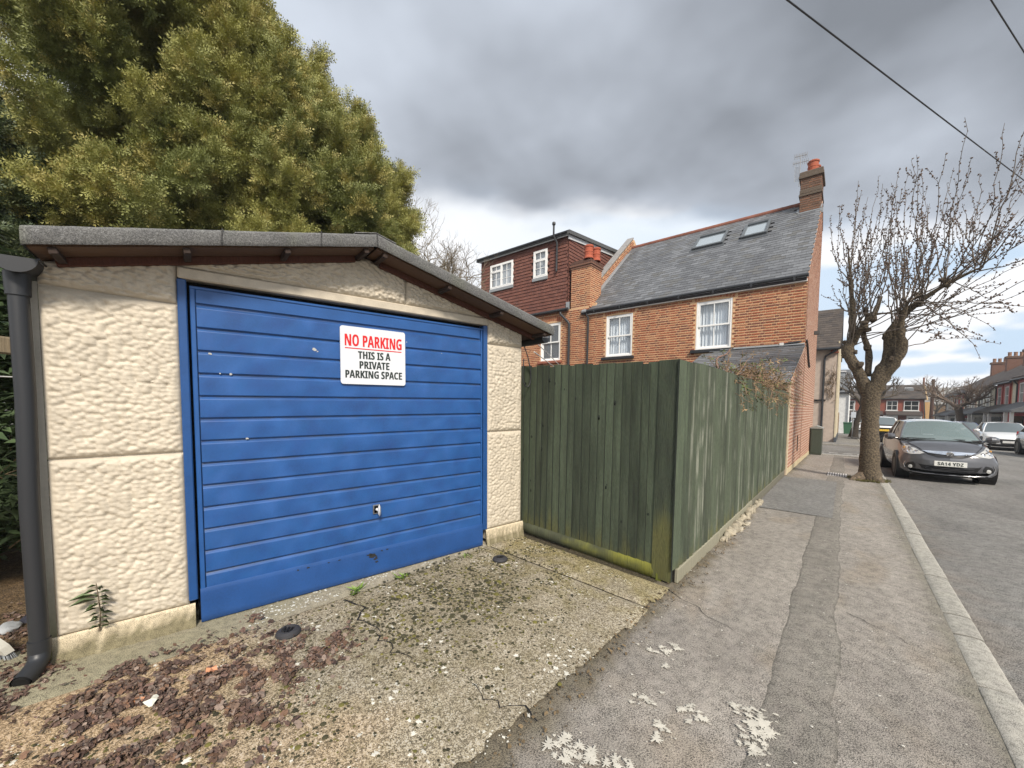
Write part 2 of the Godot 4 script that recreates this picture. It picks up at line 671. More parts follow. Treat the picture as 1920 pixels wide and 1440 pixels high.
func build_ground() -> void:
	var S := FastNoiseLite.new()
	S.noise_type = FastNoiseLite.TYPE_SIMPLEX_SMOOTH
	S.fractal_type = FastNoiseLite.FRACTAL_FBM
	S.fractal_octaves = 4
	S.frequency = 1.0
	S.seed = 9
	# open ground to the horizon
	var far_z := PackedFloat32Array([80, 40, 10, -9, -40, -80, -130, -260, -600])
	var far_x := PackedFloat32Array([-500, -150, -40, -10, 0, 20, 60, 160, 500])
	var g := sheet_of(far_x, far_z, func(_x, z): return road_y(maxf(z, -140.0)) - 0.09, func(_x, _z): return Color.WHITE)
	structure("ground", g, M.ground)
	# road
	var road_col := func(x: float, z: float) -> Color:
		var n := S.get_noise_2d(x * 0.7, z * 0.16)
		var m := S.get_noise_2d(x * 2.3 + 40, z * 2.3)
		var l := 0.255 + 0.05 * n + 0.04 * m
		# the gutter gathers dirt
		var gut := clampf((1.05 - x) / 0.35, 0, 1) * clampf(0.5 + m * 1.6, 0, 1)
		var c := Color(l * 1.02, l * 0.985, l * 0.92).lerp(Color(0.2, 0.155, 0.115), gut * 0.5)
		# a dark mended patch by the kerb
		if S.get_noise_2d(x * 0.9 + 11, z * 0.5 + 3) > 0.18:
			c = c * 0.8
		c.a = 1
		return c
	var zs := steps(6, -9, 0.12)
	zs.append_array(steps(-9.4, -30, 0.5))
	zs.append_array(steps(-31, -88, 3.0))
	structure("road", sheet_of(steps(0.7, 6.9, 0.16), zs, func(x, z): return road_y(z) + 0.03 * exp(-pow((x - 3.8) / 2.2, 2)), road_col), M.road)
	# the side street between the corner house and the next
	structure("side_street", sheet_of(steps(-14, 0.72, 0.4), steps(-18.55, -25.6, 0.3), func(x, z): return road_y(z) + 0.004 + (0.012 if x > 0.5 else 0.02), road_col), M.road)
	# pavement: tarmac with a trench reinstated down its middle
	var pave_col := func(x: float, z: float) -> Color:
		var n := S.get_noise_2d(x * 1.1, z * 0.45)
		var m := S.get_noise_2d(x * 4.0 + 40, z * 3.0)
		var l := 0.335 + 0.085 * n + 0.055 * m
		var c := Color(l * 1.06, l * 0.965, l * 0.85)
		# moss and soil along the back edge
		var edge := clampf((-0.82 - x + 0.14 * m + 0.06 * n) / 0.13, 0, 1)
		c = c.lerp(Color(0.13, 0.105, 0.055), edge * 0.75)
		var kerbside := clampf((x - 0.44 + 0.1 * m) / 0.1, 0, 1)
		c = c.lerp(Color(0.16, 0.15, 0.1), kerbside * 0.5)
		var brown := clampf(S.get_noise_2d(x * 1.7 - 9, z * 0.9) * 3.0 - 0.6, 0, 1)
		c = c.lerp(Color(0.33, 0.265, 0.19), brown * 0.4)
		c.a = 1
		return c
	var px := steps(-1.12, 0.559, 0.035)
	var pz := steps(4.5, -7.0, 0.045)
	pz.append_array(steps(-7.15, -18.45, 0.15))
	var pv := Node3D.new()
	pv.name = "pavement"
	add_child(pv)
	pv.set_meta("kind", "structure")
	var pave_h := func(x: float, z: float) -> float:
		return 0.1 + road_y(z) + 0.006 * S.get_noise_2d(x * 1.3, z * 0.8) - 0.09 * clampf((-z - 16.9) / 1.4, 0, 1)
	part("tarmac", sheet_of(px, pz, pave_h, pave_col), M.pavement, pv)
	# the reinstated trench: its own darker tarmac, a few millimetres proud, with wandering edges
	var tr := MB.new()
	var rows := []
	var cols := []
	for z in steps(4.5, -17.0, 0.06):
		var r := PackedVector3Array()
		var cr := []
		var wl := -0.268 + 0.022 * S.get_noise_2d(3.0, z * 0.9) + 0.012 * S.get_noise_2d(31.0, z * 5.0)
		var wr := 0.03 + 0.05 * S.get_noise_2d(77.0, z * 0.8) + 0.014 * S.get_noise_2d(13.0, z * 5.0)
		for t in 9:
			var x := lerpf(wl, wr, t / 8.0)
			var e := 0.0 if t > 0 and t < 8 else -0.012
			r.append(Vector3(x, pave_h.call(x, z) + 0.005 + e, z))
			var m := S.get_noise_2d(x * 5.0, z * 4.0)
			var l := 0.262 + 0.05 * S.get_noise_2d(x * 0.8, z * 0.5) + 0.04 * m
			var cc := Color(l * 1.05, l * 0.965, l * 0.84)
			if t == 0 or t == 8:
				cc = Color(0.06, 0.055, 0.045)
			cr.append(cc)
		rows.append(r)
		cols.append(cr)
	tr.sheet(rows, cols)
	part("trench_patch", tr, M.pavement, pv)
	# a square tarmac patch further on
	var sq := sheet_of(steps(-0.93, -0.08, 0.1), steps(-6.4, -9.9, 0.15), func(x, z): return pave_h.call(x, z) + 0.008, func(x, z): 
		var l := 0.25 + 0.05 * S.get_noise_2d(x * 2.0, z * 1.1)
		return Color(l, l * 0.97, l * 0.92))
	part("square_patch", sq, M.pavement, pv)
	# cracks in the tarmac: thin dark clefts
	for cr in [[Vector2(-0.98, -3.0), Vector2(-0.27, -2.55)], [Vector2(0.06, -3.46), Vector2(0.55, -3.1)]]:
		var mb := MB.new()
		crack(mb, cr[0], cr[1], 0.0018, 0.09, func(x, z): return pave_h.call(x, z) + 0.0035)
		part("crack", mb, M.dark, pv)
	# kerb stones
	var kb := Node3D.new()
	kb.name = "kerb"
	add_child(kb)
	kb.set_meta("kind", "structure")
	var z0 := 3.4
	var joints := [3.4, 2.4, 1.5, 0.6, -0.3, -1.2, -2.12, -3.0, -3.62, -3.95, -4.78, -5.66, -6.3]
	while joints[-1] > -17.5:
		joints.append(joints[-1] - 0.9)
	for i in joints.size() - 1:
		var a: float = joints[i]
		var b: float = joints[i + 1]
		var l := a - b
		var zc := (a + b) / 2
		var mb := MB.new()
		var tone := rf(0.4, 0.5)
		var top := 0.103 + road_y(zc) + rf(-0.004, 0.004) - 0.07 * clampf((-zc - 16.4) / 1.2, 0, 1)
		stone_box(mb, Vector3(0.145, 0.26, l - 0.02), Color(tone, tone * 0.955, tone * 0.84), 0.016, S, zc)
		var st := part("kerb_stone", mb, M.kerb, kb, TR(Vector3(0.628 + rf(-0.004, 0.004), top - 0.13, zc), Vector3(0, rf(-0.006, 0.006), rf(-0.01, 0.01))))
		st.set_meta("kind", "structure")
	# kerbs round the corner into the side street and along its two sides
	for i in 7:
		var a := PI / 2 * (i + 0.5) / 7.0
		var p := Vector3(-0.25 + 0.88 * cos(a), 0.0, -17.72 - 0.75 * sin(a))
		var mb := MB.new()
		mb.box(Transform3D(), Vector3(0.13, 0.2, 0.2), Color(0.42, 0.4, 0.36), 0.012)
		part("kerb_stone", mb, M.kerb, kb, TR(p + Vector3(0, 0.0 + road_y(p.z) - 0.055, 0), Vector3(0, a, 0)))
	for i in 13:
		var mb := MB.new()
		mb.box(Transform3D(), Vector3(0.9, 0.22, 0.14), Color(0.4, 0.38, 0.33), 0.012)
		part("kerb_stone", mb, M.kerb, kb, T(-0.72 - i * 0.912, road_y(-18.5) - 0.02 - (0.05 if i < 1 else 0.0), -18.5))
		part("kerb_stone", mb, M.kerb, kb, T(0.2 - i * 0.912, road_y(-25.7) - 0.01, -25.7))
	# pavement beyond the side street, and on the far side of the road
	var flat := func(x: float, z: float) -> Color:
		var l := 0.27 + 0.07 * S.get_noise_2d(x * 0.8, z * 0.5)
		return Color(l, l * 0.95, l * 0.87)
	structure("far_pavement", sheet_of(steps(-14, 0.66, 0.8), steps(-25.78, -80, 1.4), func(_x, z): return 0.1 + road_y(z), flat), M.pavement)
	structure("opposite_pavement", sheet_of(steps(7.03, 9.4, 0.6), steps(6, -84, 1.6), func(_x, z): return 0.1 + road_y(z), flat), M.pavement)
	for s in [[0.68, -25.7, -70.0], [6.96, 5.0, -80.0]]:
		var z: float = s[1]
		while z > s[2]:
			var mb := MB.new()
			mb.box(Transform3D(), Vector3(0.14, 0.22, 2.68), Color(0.38, 0.36, 0.32), 0.012)
			part("kerb_stone", mb, M.kerb, kb, TR(Vector3(s[0], road_y(z - 1.35) - 0.005, z - 1.35), Vector3(0.0165 if z < -9 else 0.0, 0, 0)))
			z -= 2.7
	# painted markings where the side street meets
	for e in [[-18.95, false], [-19.75, true]]:
		var mb := MB.new()
		var x := -1.3
		while x < 0.66:
			var w := 0.28 if e[1] else 1.0
			var zz: float = e[0]
			mb.box(T(x + w / 2, road_y(zz) + 0.026, zz), Vector3(w, 0.006, 0.12), Color(0.62, 0.61, 0.58))
			x += w + (0.14 if e[1] else 0.0)
		var pm := structure("road_marking", mb, M.pavement)
	# dashed line down the main road
	for i in 9:
		var mb := MB.new()
		var zz := -16.0 - i * 6.0
		mb.box(T(4.0, road_y(zz) + 0.04, zz), Vector3(0.1, 0.006, 2.4), Color(0.6, 0.6, 0.57))
		structure("road_marking", mb, M.pavement)
	# driveway in front of the garage: slabs of exposed aggregate with open joints
	var dv := Node3D.new()
	dv.name = "driveway"
	add_child(dv)
	dv.set_meta("kind", "structure")
	# slab corners (x, z); the seam along the garage runs aslant
	var seam := func(z: float) -> float: return -2.61 + (-0.476 - z) * 0.063
	var cuts := [4.6, 1.9, -2.61, -3.02]
	for i in cuts.size() - 1:
		var za: float = cuts[i] - 0.006
		var zb: float = cuts[i + 1] + 0.006
		var rows2 := []
		var cols2 := []
		for z in steps(za, zb, 0.035):
			var r := PackedVector3Array()
			var cr := []
			var x0: float = seam.call(z)
			var jag := 0.018 * S.get_noise_2d(5.0, z * 4.0) + 0.012 * S.get_noise_2d(9.0, z * 17.0)
			for x in steps(x0 + 0.008, -0.955 + jag, 0.035):
				var e := minf(minf(za - z, z - zb), minf(x - x0, -0.955 - x))
				r.append(Vector3(x, drive_y(x, z) + 0.012 - 0.012 * exp(-maxf(e, 0) / 0.012) + 0.004 * S.get_noise_2d(x * 3, z * 3), z))
				cr.append(drive_colour(S, x, z))
			rows2.append(r)
			cols2.append(cr)
		var wmin := 9999
		for r in rows2: wmin = mini(wmin, r.size())
		for q in rows2.size():
			rows2[q] = rows2[q].slice(0, wmin)
			cols2[q] = cols2[q].slice(0, wmin)
		var mb := MB.new()
		mb.sheet(rows2, cols2)
		part("concrete_slab", mb, M.drive, dv)
	# soil that shows in the joints
	part("joint_bed", sheet_of(steps(-3.5, -0.9, 0.3), steps(4.6, -3.3, 0.3), func(x, z): return drive_y(x, z) - 0.008, func(_x, _z): return Color(0.09, 0.075, 0.05)), M.soil, dv)
	# garage apron: smoother screed
	var ap := sheet_of(steps(-2.98, 0.0, 0.05), steps(4.6, -2.98, 0.045), func(x, z): return 0.0, func(_x, _z): return Color.WHITE)
	var rows3 := []
	var cols3 := []
	for z in steps(1.4, -3.0, 0.04):
		var r := PackedVector3Array()
		var cr := []
		var x1: float = seam.call(z) - 0.006
		for t in 12:
			var x := lerpf(-3.25, x1, t / 11.0)
			r.append(Vector3(x, drive_y(x, z) + 0.008 + (-0.01 if t == 11 else 0.0), z))
			var m := S.get_noise_2d(x * 3, z * 3)
			var c := Color(0.42, 0.375, 0.28) * (1.0 + 0.25 * m)
			var grn := clampf((z + 1.2) * 0.9 + 0.3 + m, 0, 1)
			c = c.lerp(Color(0.29, 0.27, 0.165), grn * 0.6)
			c.a = 1
			cr.append(c)
		rows3.append(r)
		cols3.append(cr)
	var am := MB.new()
	am.sheet(rows3, cols3)
	part("apron", am, M.apron, dv)
	# soil and leaf mould to the left of the garage
	structure("earth", sheet_of(steps(-9.0, -2.6, 0.09), steps(4.6, -0.05, 0.07), func(x, z): return 0.096 + 0.03 * clampf((-2.75 - x) * 1.5, -0.7, 1) + 0.02 * S.get_noise_2d(x * 3, z * 3), func(x, z): 
		var m := S.get_noise_2d(x * 4, z * 4)
		return Color(0.16, 0.11, 0.06) * (1.0 + 0.5 * m)), M.soil)

func drive_colour(S: FastNoiseLite, x: float, z: float) -> Color:
	var n := S.get_noise_2d(x * 1.2 + 3, z * 1.2)
	var m := S.get_noise_2d(x * 5 + 8, z * 5)
	var l := 0.46 + 0.1 * n + 0.08 * m
	var c := Color(l * 1.0, l * 0.925, l * 0.785)
	# rusty damp earth towards the near left
	var rust := clampf((z + 0.9) * 1.1 + (-1.5 - x) * 0.35 + n * 0.9, 0, 1)
	c = c.lerp(Color(0.5, 0.35, 0.215), rust * 0.65)
	# moss bloom in the middle, green under the fence
	var d := Vector2(x + 2.05, (z + 1.9) * 0.8).length()
	var moss := clampf(1.15 - d * 1.1 + m * 1.5, 0, 1)
	c = c.lerp(Color(0.2, 0.175, 0.1), moss * 0.6)
	var green := clampf((-z - 2.35) * 1.6 + m * 0.9 + n * 0.5, 0, 1)
	c = c.lerp(Color(0.32, 0.28, 0.1), green * 0.55)
	c.a = 1
	return c

func crack(mb: MB, a: Vector2, b: Vector2, w: float, wob: float, h: Callable) -> void:
	var n := 14
	var dir := (b - a).normalized()
	var nor := Vector2(-dir.y, dir.x)
	var off := 0.0
	var prev := []
	for i in n + 1:
		var t := float(i) / n
		off = off * 0.7 + rf(-wob, wob) * 0.35
		var p := a.lerp(b, t) + nor * off * (1.0 - absf(2 * t - 1) * 0.6)
		var ww := w * rf(0.5, 1.4) * (1.0 - 0.7 * t)
		var l := p + nor * ww
		var r := p - nor * ww
		var cur := [Vector3(l.x, h.call(l.x, l.y), l.y), Vector3(r.x, h.call(r.x, r.y), r.y)]
		if prev.size():
			mb.quad(prev[0], prev[1], cur[1], cur[0])
		prev = cur

# a stone whose arrises are worn: chamfered box with its corners jittered
func stone_box(mb: MB, s: Vector3, col: Color, bev: float, S: FastNoiseLite, sd: float) -> void:
	var h := s / 2
	var rows := []
	var cols := []
	var k := maxi(6, int(s.z / 0.05))
	for i in k + 1:
		var z := lerpf(-h.z, h.z, float(i) / k)
		var chip := 0.012 * maxf(0, S.get_noise_2d(sd * 7.0, z * 9.0)) + 0.003
		var e := 0.006 if i == 0 or i == k else 0.0
		var r := PackedVector3Array()
		var cr := []
		for p in [Vector2(h.x, -h.y), Vector2(h.x, h.y - bev - chip), Vector2(h.x - 0.4 * bev, h.y - 0.4 * bev - chip * 0.6), Vector2(h.x - bev - chip, h.y), Vector2(0.2 * h.x, h.y + 0.002), Vector2(-0.4 * h.x, h.y), Vector2(-h.x + 0.006, h.y - e), Vector2(-h.x, h.y - 0.02), Vector2(-h.x, -h.y)]:
			r.append(Vector3(p.x, p.y - e, z))
			var m := S.get_noise_3d(p.x * 9 + sd, z * 7, 3.0)
			cr.append(Color(col.r * (1 + 0.22 * m), col.g * (1 + 0.22 * m), col.b * (1 + 0.2 * m)))
		rows.append(r)
		cols.append(cr)
	mb.sheet(rows, cols, false)
	for e in [0, k]:
		var r: PackedVector3Array = rows[e]
		for q in range(1, r.size() - 1):
			if e == 0:
				mb.tri(r[0], r[q], r[q + 1], col)
			else:
				mb.tri(r[0], r[q + 1], r[q], col)

# ---------------------------------------------------------------- garage
const G_SLOPE := 0.24
const G_MID := -1.65

func roof_under(u: float) -> float:
	return 2.665 - G_SLOPE * absf(u - G_MID)

# a cast panel with a hammered face; bottom and top are functions of u
func hammered(u0: float, u1: float, bottom: Callable, top: Callable, cell: FastNoiseLite, seed_off: float, depth := 0.018, step := 0.0085) -> MB:
	var mb := MB.new()
	var nu := int(ceil((u1 - u0) / step))
	var hmax := 0.0
	for t in 5:
		var uu := lerpf(u0, u1, t / 4.0)
		hmax = maxf(hmax, top.call(uu) - bottom.call(uu))
	var nv := int(ceil(hmax / step))
	var rows := []
	for j in nv + 1:
		var r := PackedVector3Array()
		for i in nu + 1:
			var u := lerpf(u0, u1, float(i) / nu)
			var b: float = bottom.call(u)
			var tp: float = top.call(u)
			var v := lerpf(b, tp, float(j) / nv)
			var e := minf(minf(u - u0, u1 - u), minf(v - b, tp - v))
			var q := cell.get_noise_2d(u * 1.0 + seed_off, v * 1.6 + 0.12 * u)
			var d := clampf((q + 1.0), 0.0, 1.2)
			var w := depth * (0.95 - 1.25 * d * d) * smoothstep(0.0, 0.035, e)
			if e < 0.004: w = -0.01
			r.append(Vector3(u, v, w))
		rows.append(r)
	mb.sheet(rows)
	return mb

func build_garage() -> void:
	var gd := Vector3(0.18209, 0, -0.98328)
	var nn := Vector3(0.98328, 0, 0.18209)
	var bs := Basis(gd, Vector3.UP, nn).rotated(nn, deg_to_rad(0.9)).scaled(Vector3.ONE * 0.885)
	var gx := Transform3D(bs, Vector3(-2.4422, 0.1947, -2.983))
	var t := thing("garage", "cream concrete garage with a blue up-and-over door and felted gable roof", "garage", gx)
	var cell := FastNoiseLite.new()
	cell.noise_type = FastNoiseLite.TYPE_CELLULAR
	cell.cellular_distance_function = FastNoiseLite.DISTANCE_EUCLIDEAN
	cell.cellular_return_type = FastNoiseLite.RETURN_DISTANCE
	cell.fractal_type = FastNoiseLite.FRACTAL_NONE
	cell.cellular_jitter = 0.8
	cell.frequency = 27.0
	cell.seed = 3
	var L := -3.43
	var R := 0.05
	var dl := -2.845
	var dr := -0.42
	var c := func(v: float) -> Callable: return func(_u: float) -> float: return v
	part("wall_panel", hammered(L, dl, c.call(0.115), c.call(1.13), cell, 0.0), M.cream, t)
	part("wall_panel", hammered(L, dl, c.call(1.138), func(u): return 2.10 - (u - L) * 0.03, cell, 3.3), M.cream, t)
	part("wall_panel", hammered(dr, R, c.call(0.13), c.call(1.155), cell, 7.0), M.cream, t)
	part("wall_panel", hammered(dr, R, c.call(1.163), c.call(2.065), cell, 9.0), M.cream, t)
	# the gable course over the door, in three castings
	var low := func(u: float) -> float:
		if u < dl: return 2.108 - (u - L) * 0.03
		if u > dr: return 2.073
		return 2.325
	part("gable_panel", hammered(L, dl - 0.002, low, func(u): return roof_under(u) - 0.012, cell, 13.0, 0.028), M.cream, t)
	part("gable_panel", hammered(dl + 0.002, -1.30, low, func(u): return roof_under(u) - 0.012, cell, 15.0, 0.028), M.cream, t)
	part("gable_panel", hammered(-1.296, dr - 0.002, low, func(u): return roof_under(u) - 0.012, cell, 16.0, 0.028), M.cream, t)
	part("gable_panel", hammered(dr + 0.002, R, low, func(u): return roof_under(u) - 0.012, cell, 18.0, 0.026), M.cream, t)
	# lintel: a smooth beam, a little proud
	var mb := MB.new()
	mb.box(T((dl + dr) / 2, 2.288, -0.045), Vector3(dr - dl - 0.004, 0.07, 0.13), Color.WHITE, 0.008)
	part("lintel", mb, M.cream_smooth, t)
	# backs of the front wall, side and rear walls
	for w in [[(L + dl) / 2, dl - L, "left"], [(dr + R) / 2, R - dr, "right"]]:
		mb = MB.new()
		mb.box(T(w[0], 1.05, -0.062), Vector3(w[1] - 0.004, 2.06, 0.1))
		part("wall_core", mb, M.cream, t)
	mb = MB.new()
	mb.prism(PackedVector2Array([Vector2(L, 2.08), Vector2(dl, 2.08), Vector2(dl, 2.33), Vector2(dr, 2.33), Vector2(dr, 2.06), Vector2(R, 2.06), Vector2(R, roof_under(R) - 0.02), Vector2(G_MID, 2.63), Vector2(L, roof_under(L) - 0.02)]), 0.09, T(0, 0, -0.104))
	part("wall_core", mb, M.cream, t)
	for s in [L + 0.05, R - 0.05]:
		mb = MB.new()
		mb.box(T(s, 1.08, -2.5), Vector3(0.09, 2.2, 4.76), Color(0.62, 0.6, 0.54), 0.005)
		part("side_wall", mb, M.render, t)
	mb = MB.new()
	mb.prism(PackedVector2Array([Vector2(L + 0.1, 0), Vector2(R - 0.1, 0), Vector2(R - 0.1, 2.2), Vector2(G_MID, 2.62), Vector2(L + 0.1, 2.2)]), 0.1, T(0, 0, -4.9))
	part("rear_wall", mb, M.cream, t)
	mb = MB.new()
	mb.box(T(G_MID, -0.02, -2.5), Vector3(3.2, 0.06, 4.7), Color(0.3, 0.28, 0.24))
	part("floor", mb, M.plain, t)
	# corner post, weathered, mossy at its foot
	mb = MB.new()
	var post := []
	var pc := []
	for j in 20:
		var v := lerpf(-0.1, 2.12, j / 19.0)
		var g := clampf(1.0 - v / 0.75, 0, 1)
		var col := Color(0.5, 0.47, 0.4).lerp(Color(0.17, 0.16, 0.05), g * g)
		var wob := rf(-0.004, 0.004)
		post.append(PackedVector3Array([Vector3(L - 0.002, v, -0.012), Vector3(L - 0.035 + wob, v, -0.02), Vector3(L - 0.06 + wob, v, -0.07), Vector3(L - 0.06, v, -0.14)]))
		pc.append([col, col, col, col])
	mb.sheet(post, pc, true)
	part("corner_post", mb, M.render, t)
	# plinths
	var S := FastNoiseLite.new()
	S.frequency = 3.0
	S.seed = 8
	for e in [[L - 0.02, dl + 0.03, 0.118, -0.14, 0.07], [dr - 0.02, R + 0.02, 0.132, -0.1, 0.05]]:
		mb = MB.new()
		var rows := []
		var cols := []
		for i in 24:
			var u := lerpf(e[0], e[1], i / 23.0)
			var n := S.get_noise_2d(u * 3, 0.3)
			var n2 := S.get_noise_2d(u * 9, 4.3)
			var r := PackedVector3Array()
			var cr := []
			for q in [Vector2(0.0, e[2]), Vector2(0.01, e[2] - 0.003), Vector2(0.016, e[2] - 0.015 + 0.01 * n), Vector2(0.018, 0.05 + 0.02 * n), Vector2(0.03 + 0.015 * n2, 0.02 + 0.02 * n2), Vector2(e[4] + 0.02 * n2, -0.06), Vector2(e[4] + 0.06 + 0.03 * n, e[3])]:
				r.append(Vector3(u, q.y, q.x))
				var painted: float = clampf((q.y - 0.035 + 0.03 * n2) * 30.0, 0, 1)
				cr.append(Color(0.27, 0.235, 0.14).lerp(Color(0.82, 0.7, 0.5), painted))
			rows.append(r)
			cols.append(cr)
		mb.sheet(rows, cols, true)
		part("plinth", mb, M.plinth, t)
	# roof: two felted slopes with a rounded, dressed-over verge
	for sgn in [-1.0, 1.0]:
		var run := 1.775 if sgn < 0 else 1.93
		mb = MB.new()
		var rows := []
		var cols := []
		var prof := [Vector2(0.26, 0.0), Vector2(0.272, 0.02), Vector2(0.272, 0.072), Vector2(0.262, 0.091), Vector2(0.24, 0.099), Vector2(-1.2, 0.1), Vector2(-3.0, 0.1), Vector2(-5.15, 0.1), Vector2(-5.18, 0.0)]
		for i in 41:
			var a := run * i / 40.0
			var u: float = G_MID + sgn * a
			var base := 2.665 - G_SLOPE * a
			var wob := 0.003 * S.get_noise_2d(u * 6, 1.0)
			var r := PackedVector3Array()
			var cr := []
			for q in prof:
				r.append(Vector3(u, base + q.y + wob, q.x))
				var m := S.get_noise_2d(u * 2.0, q.x * 3 + q.y * 8)
				var l := 0.215 + 0.06 * m
				var gr := clampf(S.get_noise_2d(u * 1.1 + 5, 2) * 2.0, 0, 1)
				cr.append(Color(l, l, l * 0.99).lerp(Color(0.21, 0.22, 0.17), gr * 0.5))
			rows.append(r)
			cols.append(cr)
		mb.sheet(rows, cols, sgn > 0)
		# closed eaves edge
		var er: PackedVector3Array = rows[40]
		for q in range(1, er.size() - 1):
			mb.tri(er[0], er[q], er[q + 1], Color(0.2, 0.2, 0.2))
		part("roof_slope", mb, M.felt, t)
		# boarding seen from below
		mb = MB.new()
		var sx := Transform3D(Basis(Vector3(1, -G_SLOPE * sgn, 0).normalized() * 1.0, Vector3(G_SLOPE * sgn, 1, 0).normalized(), Vector3(0, 0, 1)), Vector3(G_MID + sgn * run / 2, 2.665 - G_SLOPE * run / 2 + 0.004, 0))
		mb.box(sx * T(0, 0, -2.45), Vector3(run * 1.0275 - 0.02, 0.016, 5.36), Color(0.15, 0.085, 0.05))
		part("soffit_board", mb, M.timber, t)
		# bearers under the overhang
		for k in 4:
			var a := run * (0.03 + 0.31 * k)
			mb = MB.new()
			mb.box(sx * T((a - run / 2) * sgn * 1.0, -0.028, 0.12), Vector3(0.035, 0.034, 0.24), Color(0.05, 0.03, 0.022), 0.003)
			part("bearer", mb, M.timber, t)
		# dark batten along the head of the wall
		mb = MB.new()
		mb.box(sx * T(0.02 * sgn, -0.032, 0.03), Vector3(run * 0.93, 0.05, 0.035), Color(0.12, 0.045, 0.03), 0.004)
		part("wall_batten", mb, M.timber, t)
	# inner roof ridge is covered by a felt cap
	mb = MB.new()
	mb.prism(PackedVector2Array([Vector2(-0.16, 0.066), Vector2(0, 0.105), Vector2(0.16, 0.066), Vector2(0.16, 0.072), Vector2(0, 0.111), Vector2(-0.16, 0.072)]), 5.4, T(G_MID, 2.665, -5.15), Color(0.27, 0.27, 0.27))
	part("ridge_cap", mb, M.felt, t)
	# the seams of the felt verge
	for u in [-2.62, -2.05, G_MID]:
		mb = MB.new()
		mb.box(TR(Vector3(u, roof_under(u) + 0.055, 0.2735), Vector3(0, 0, rf(-0.12, 0.12))), Vector3(0.008, 0.09, 0.004), Color(0.1, 0.1, 0.1))
		part("felt_seam", mb, M.felt, t)
	# sockets cast into the panels
	for p in [Vector2(-3.3, 1.62), Vector2(-2.98, 1.6), Vector2(-3.28, 1.32), Vector2(-2.97, 1.3), Vector2(-3.3, 0.78), Vector2(-2.98, 0.75), Vector2(-3.3, 0.42), Vector2(-2.98, 0.5)]:
		mb = MB.new()
		mb.lathe(Transform3D(Basis(Vector3(1, 0, 0), Vector3(0, 0, 1), Vector3(0, -1, 0)), Vector3(p.x, p.y, 0.004)), [Vector2(0.017, 0.0), Vector2(0.015, 0.007), Vector2(0.009, 0.005), Vector2(0.0, 0.001)], 10)
		part("bolt_socket", mb, M.cream, t)
	build_door(t, dl, dr)

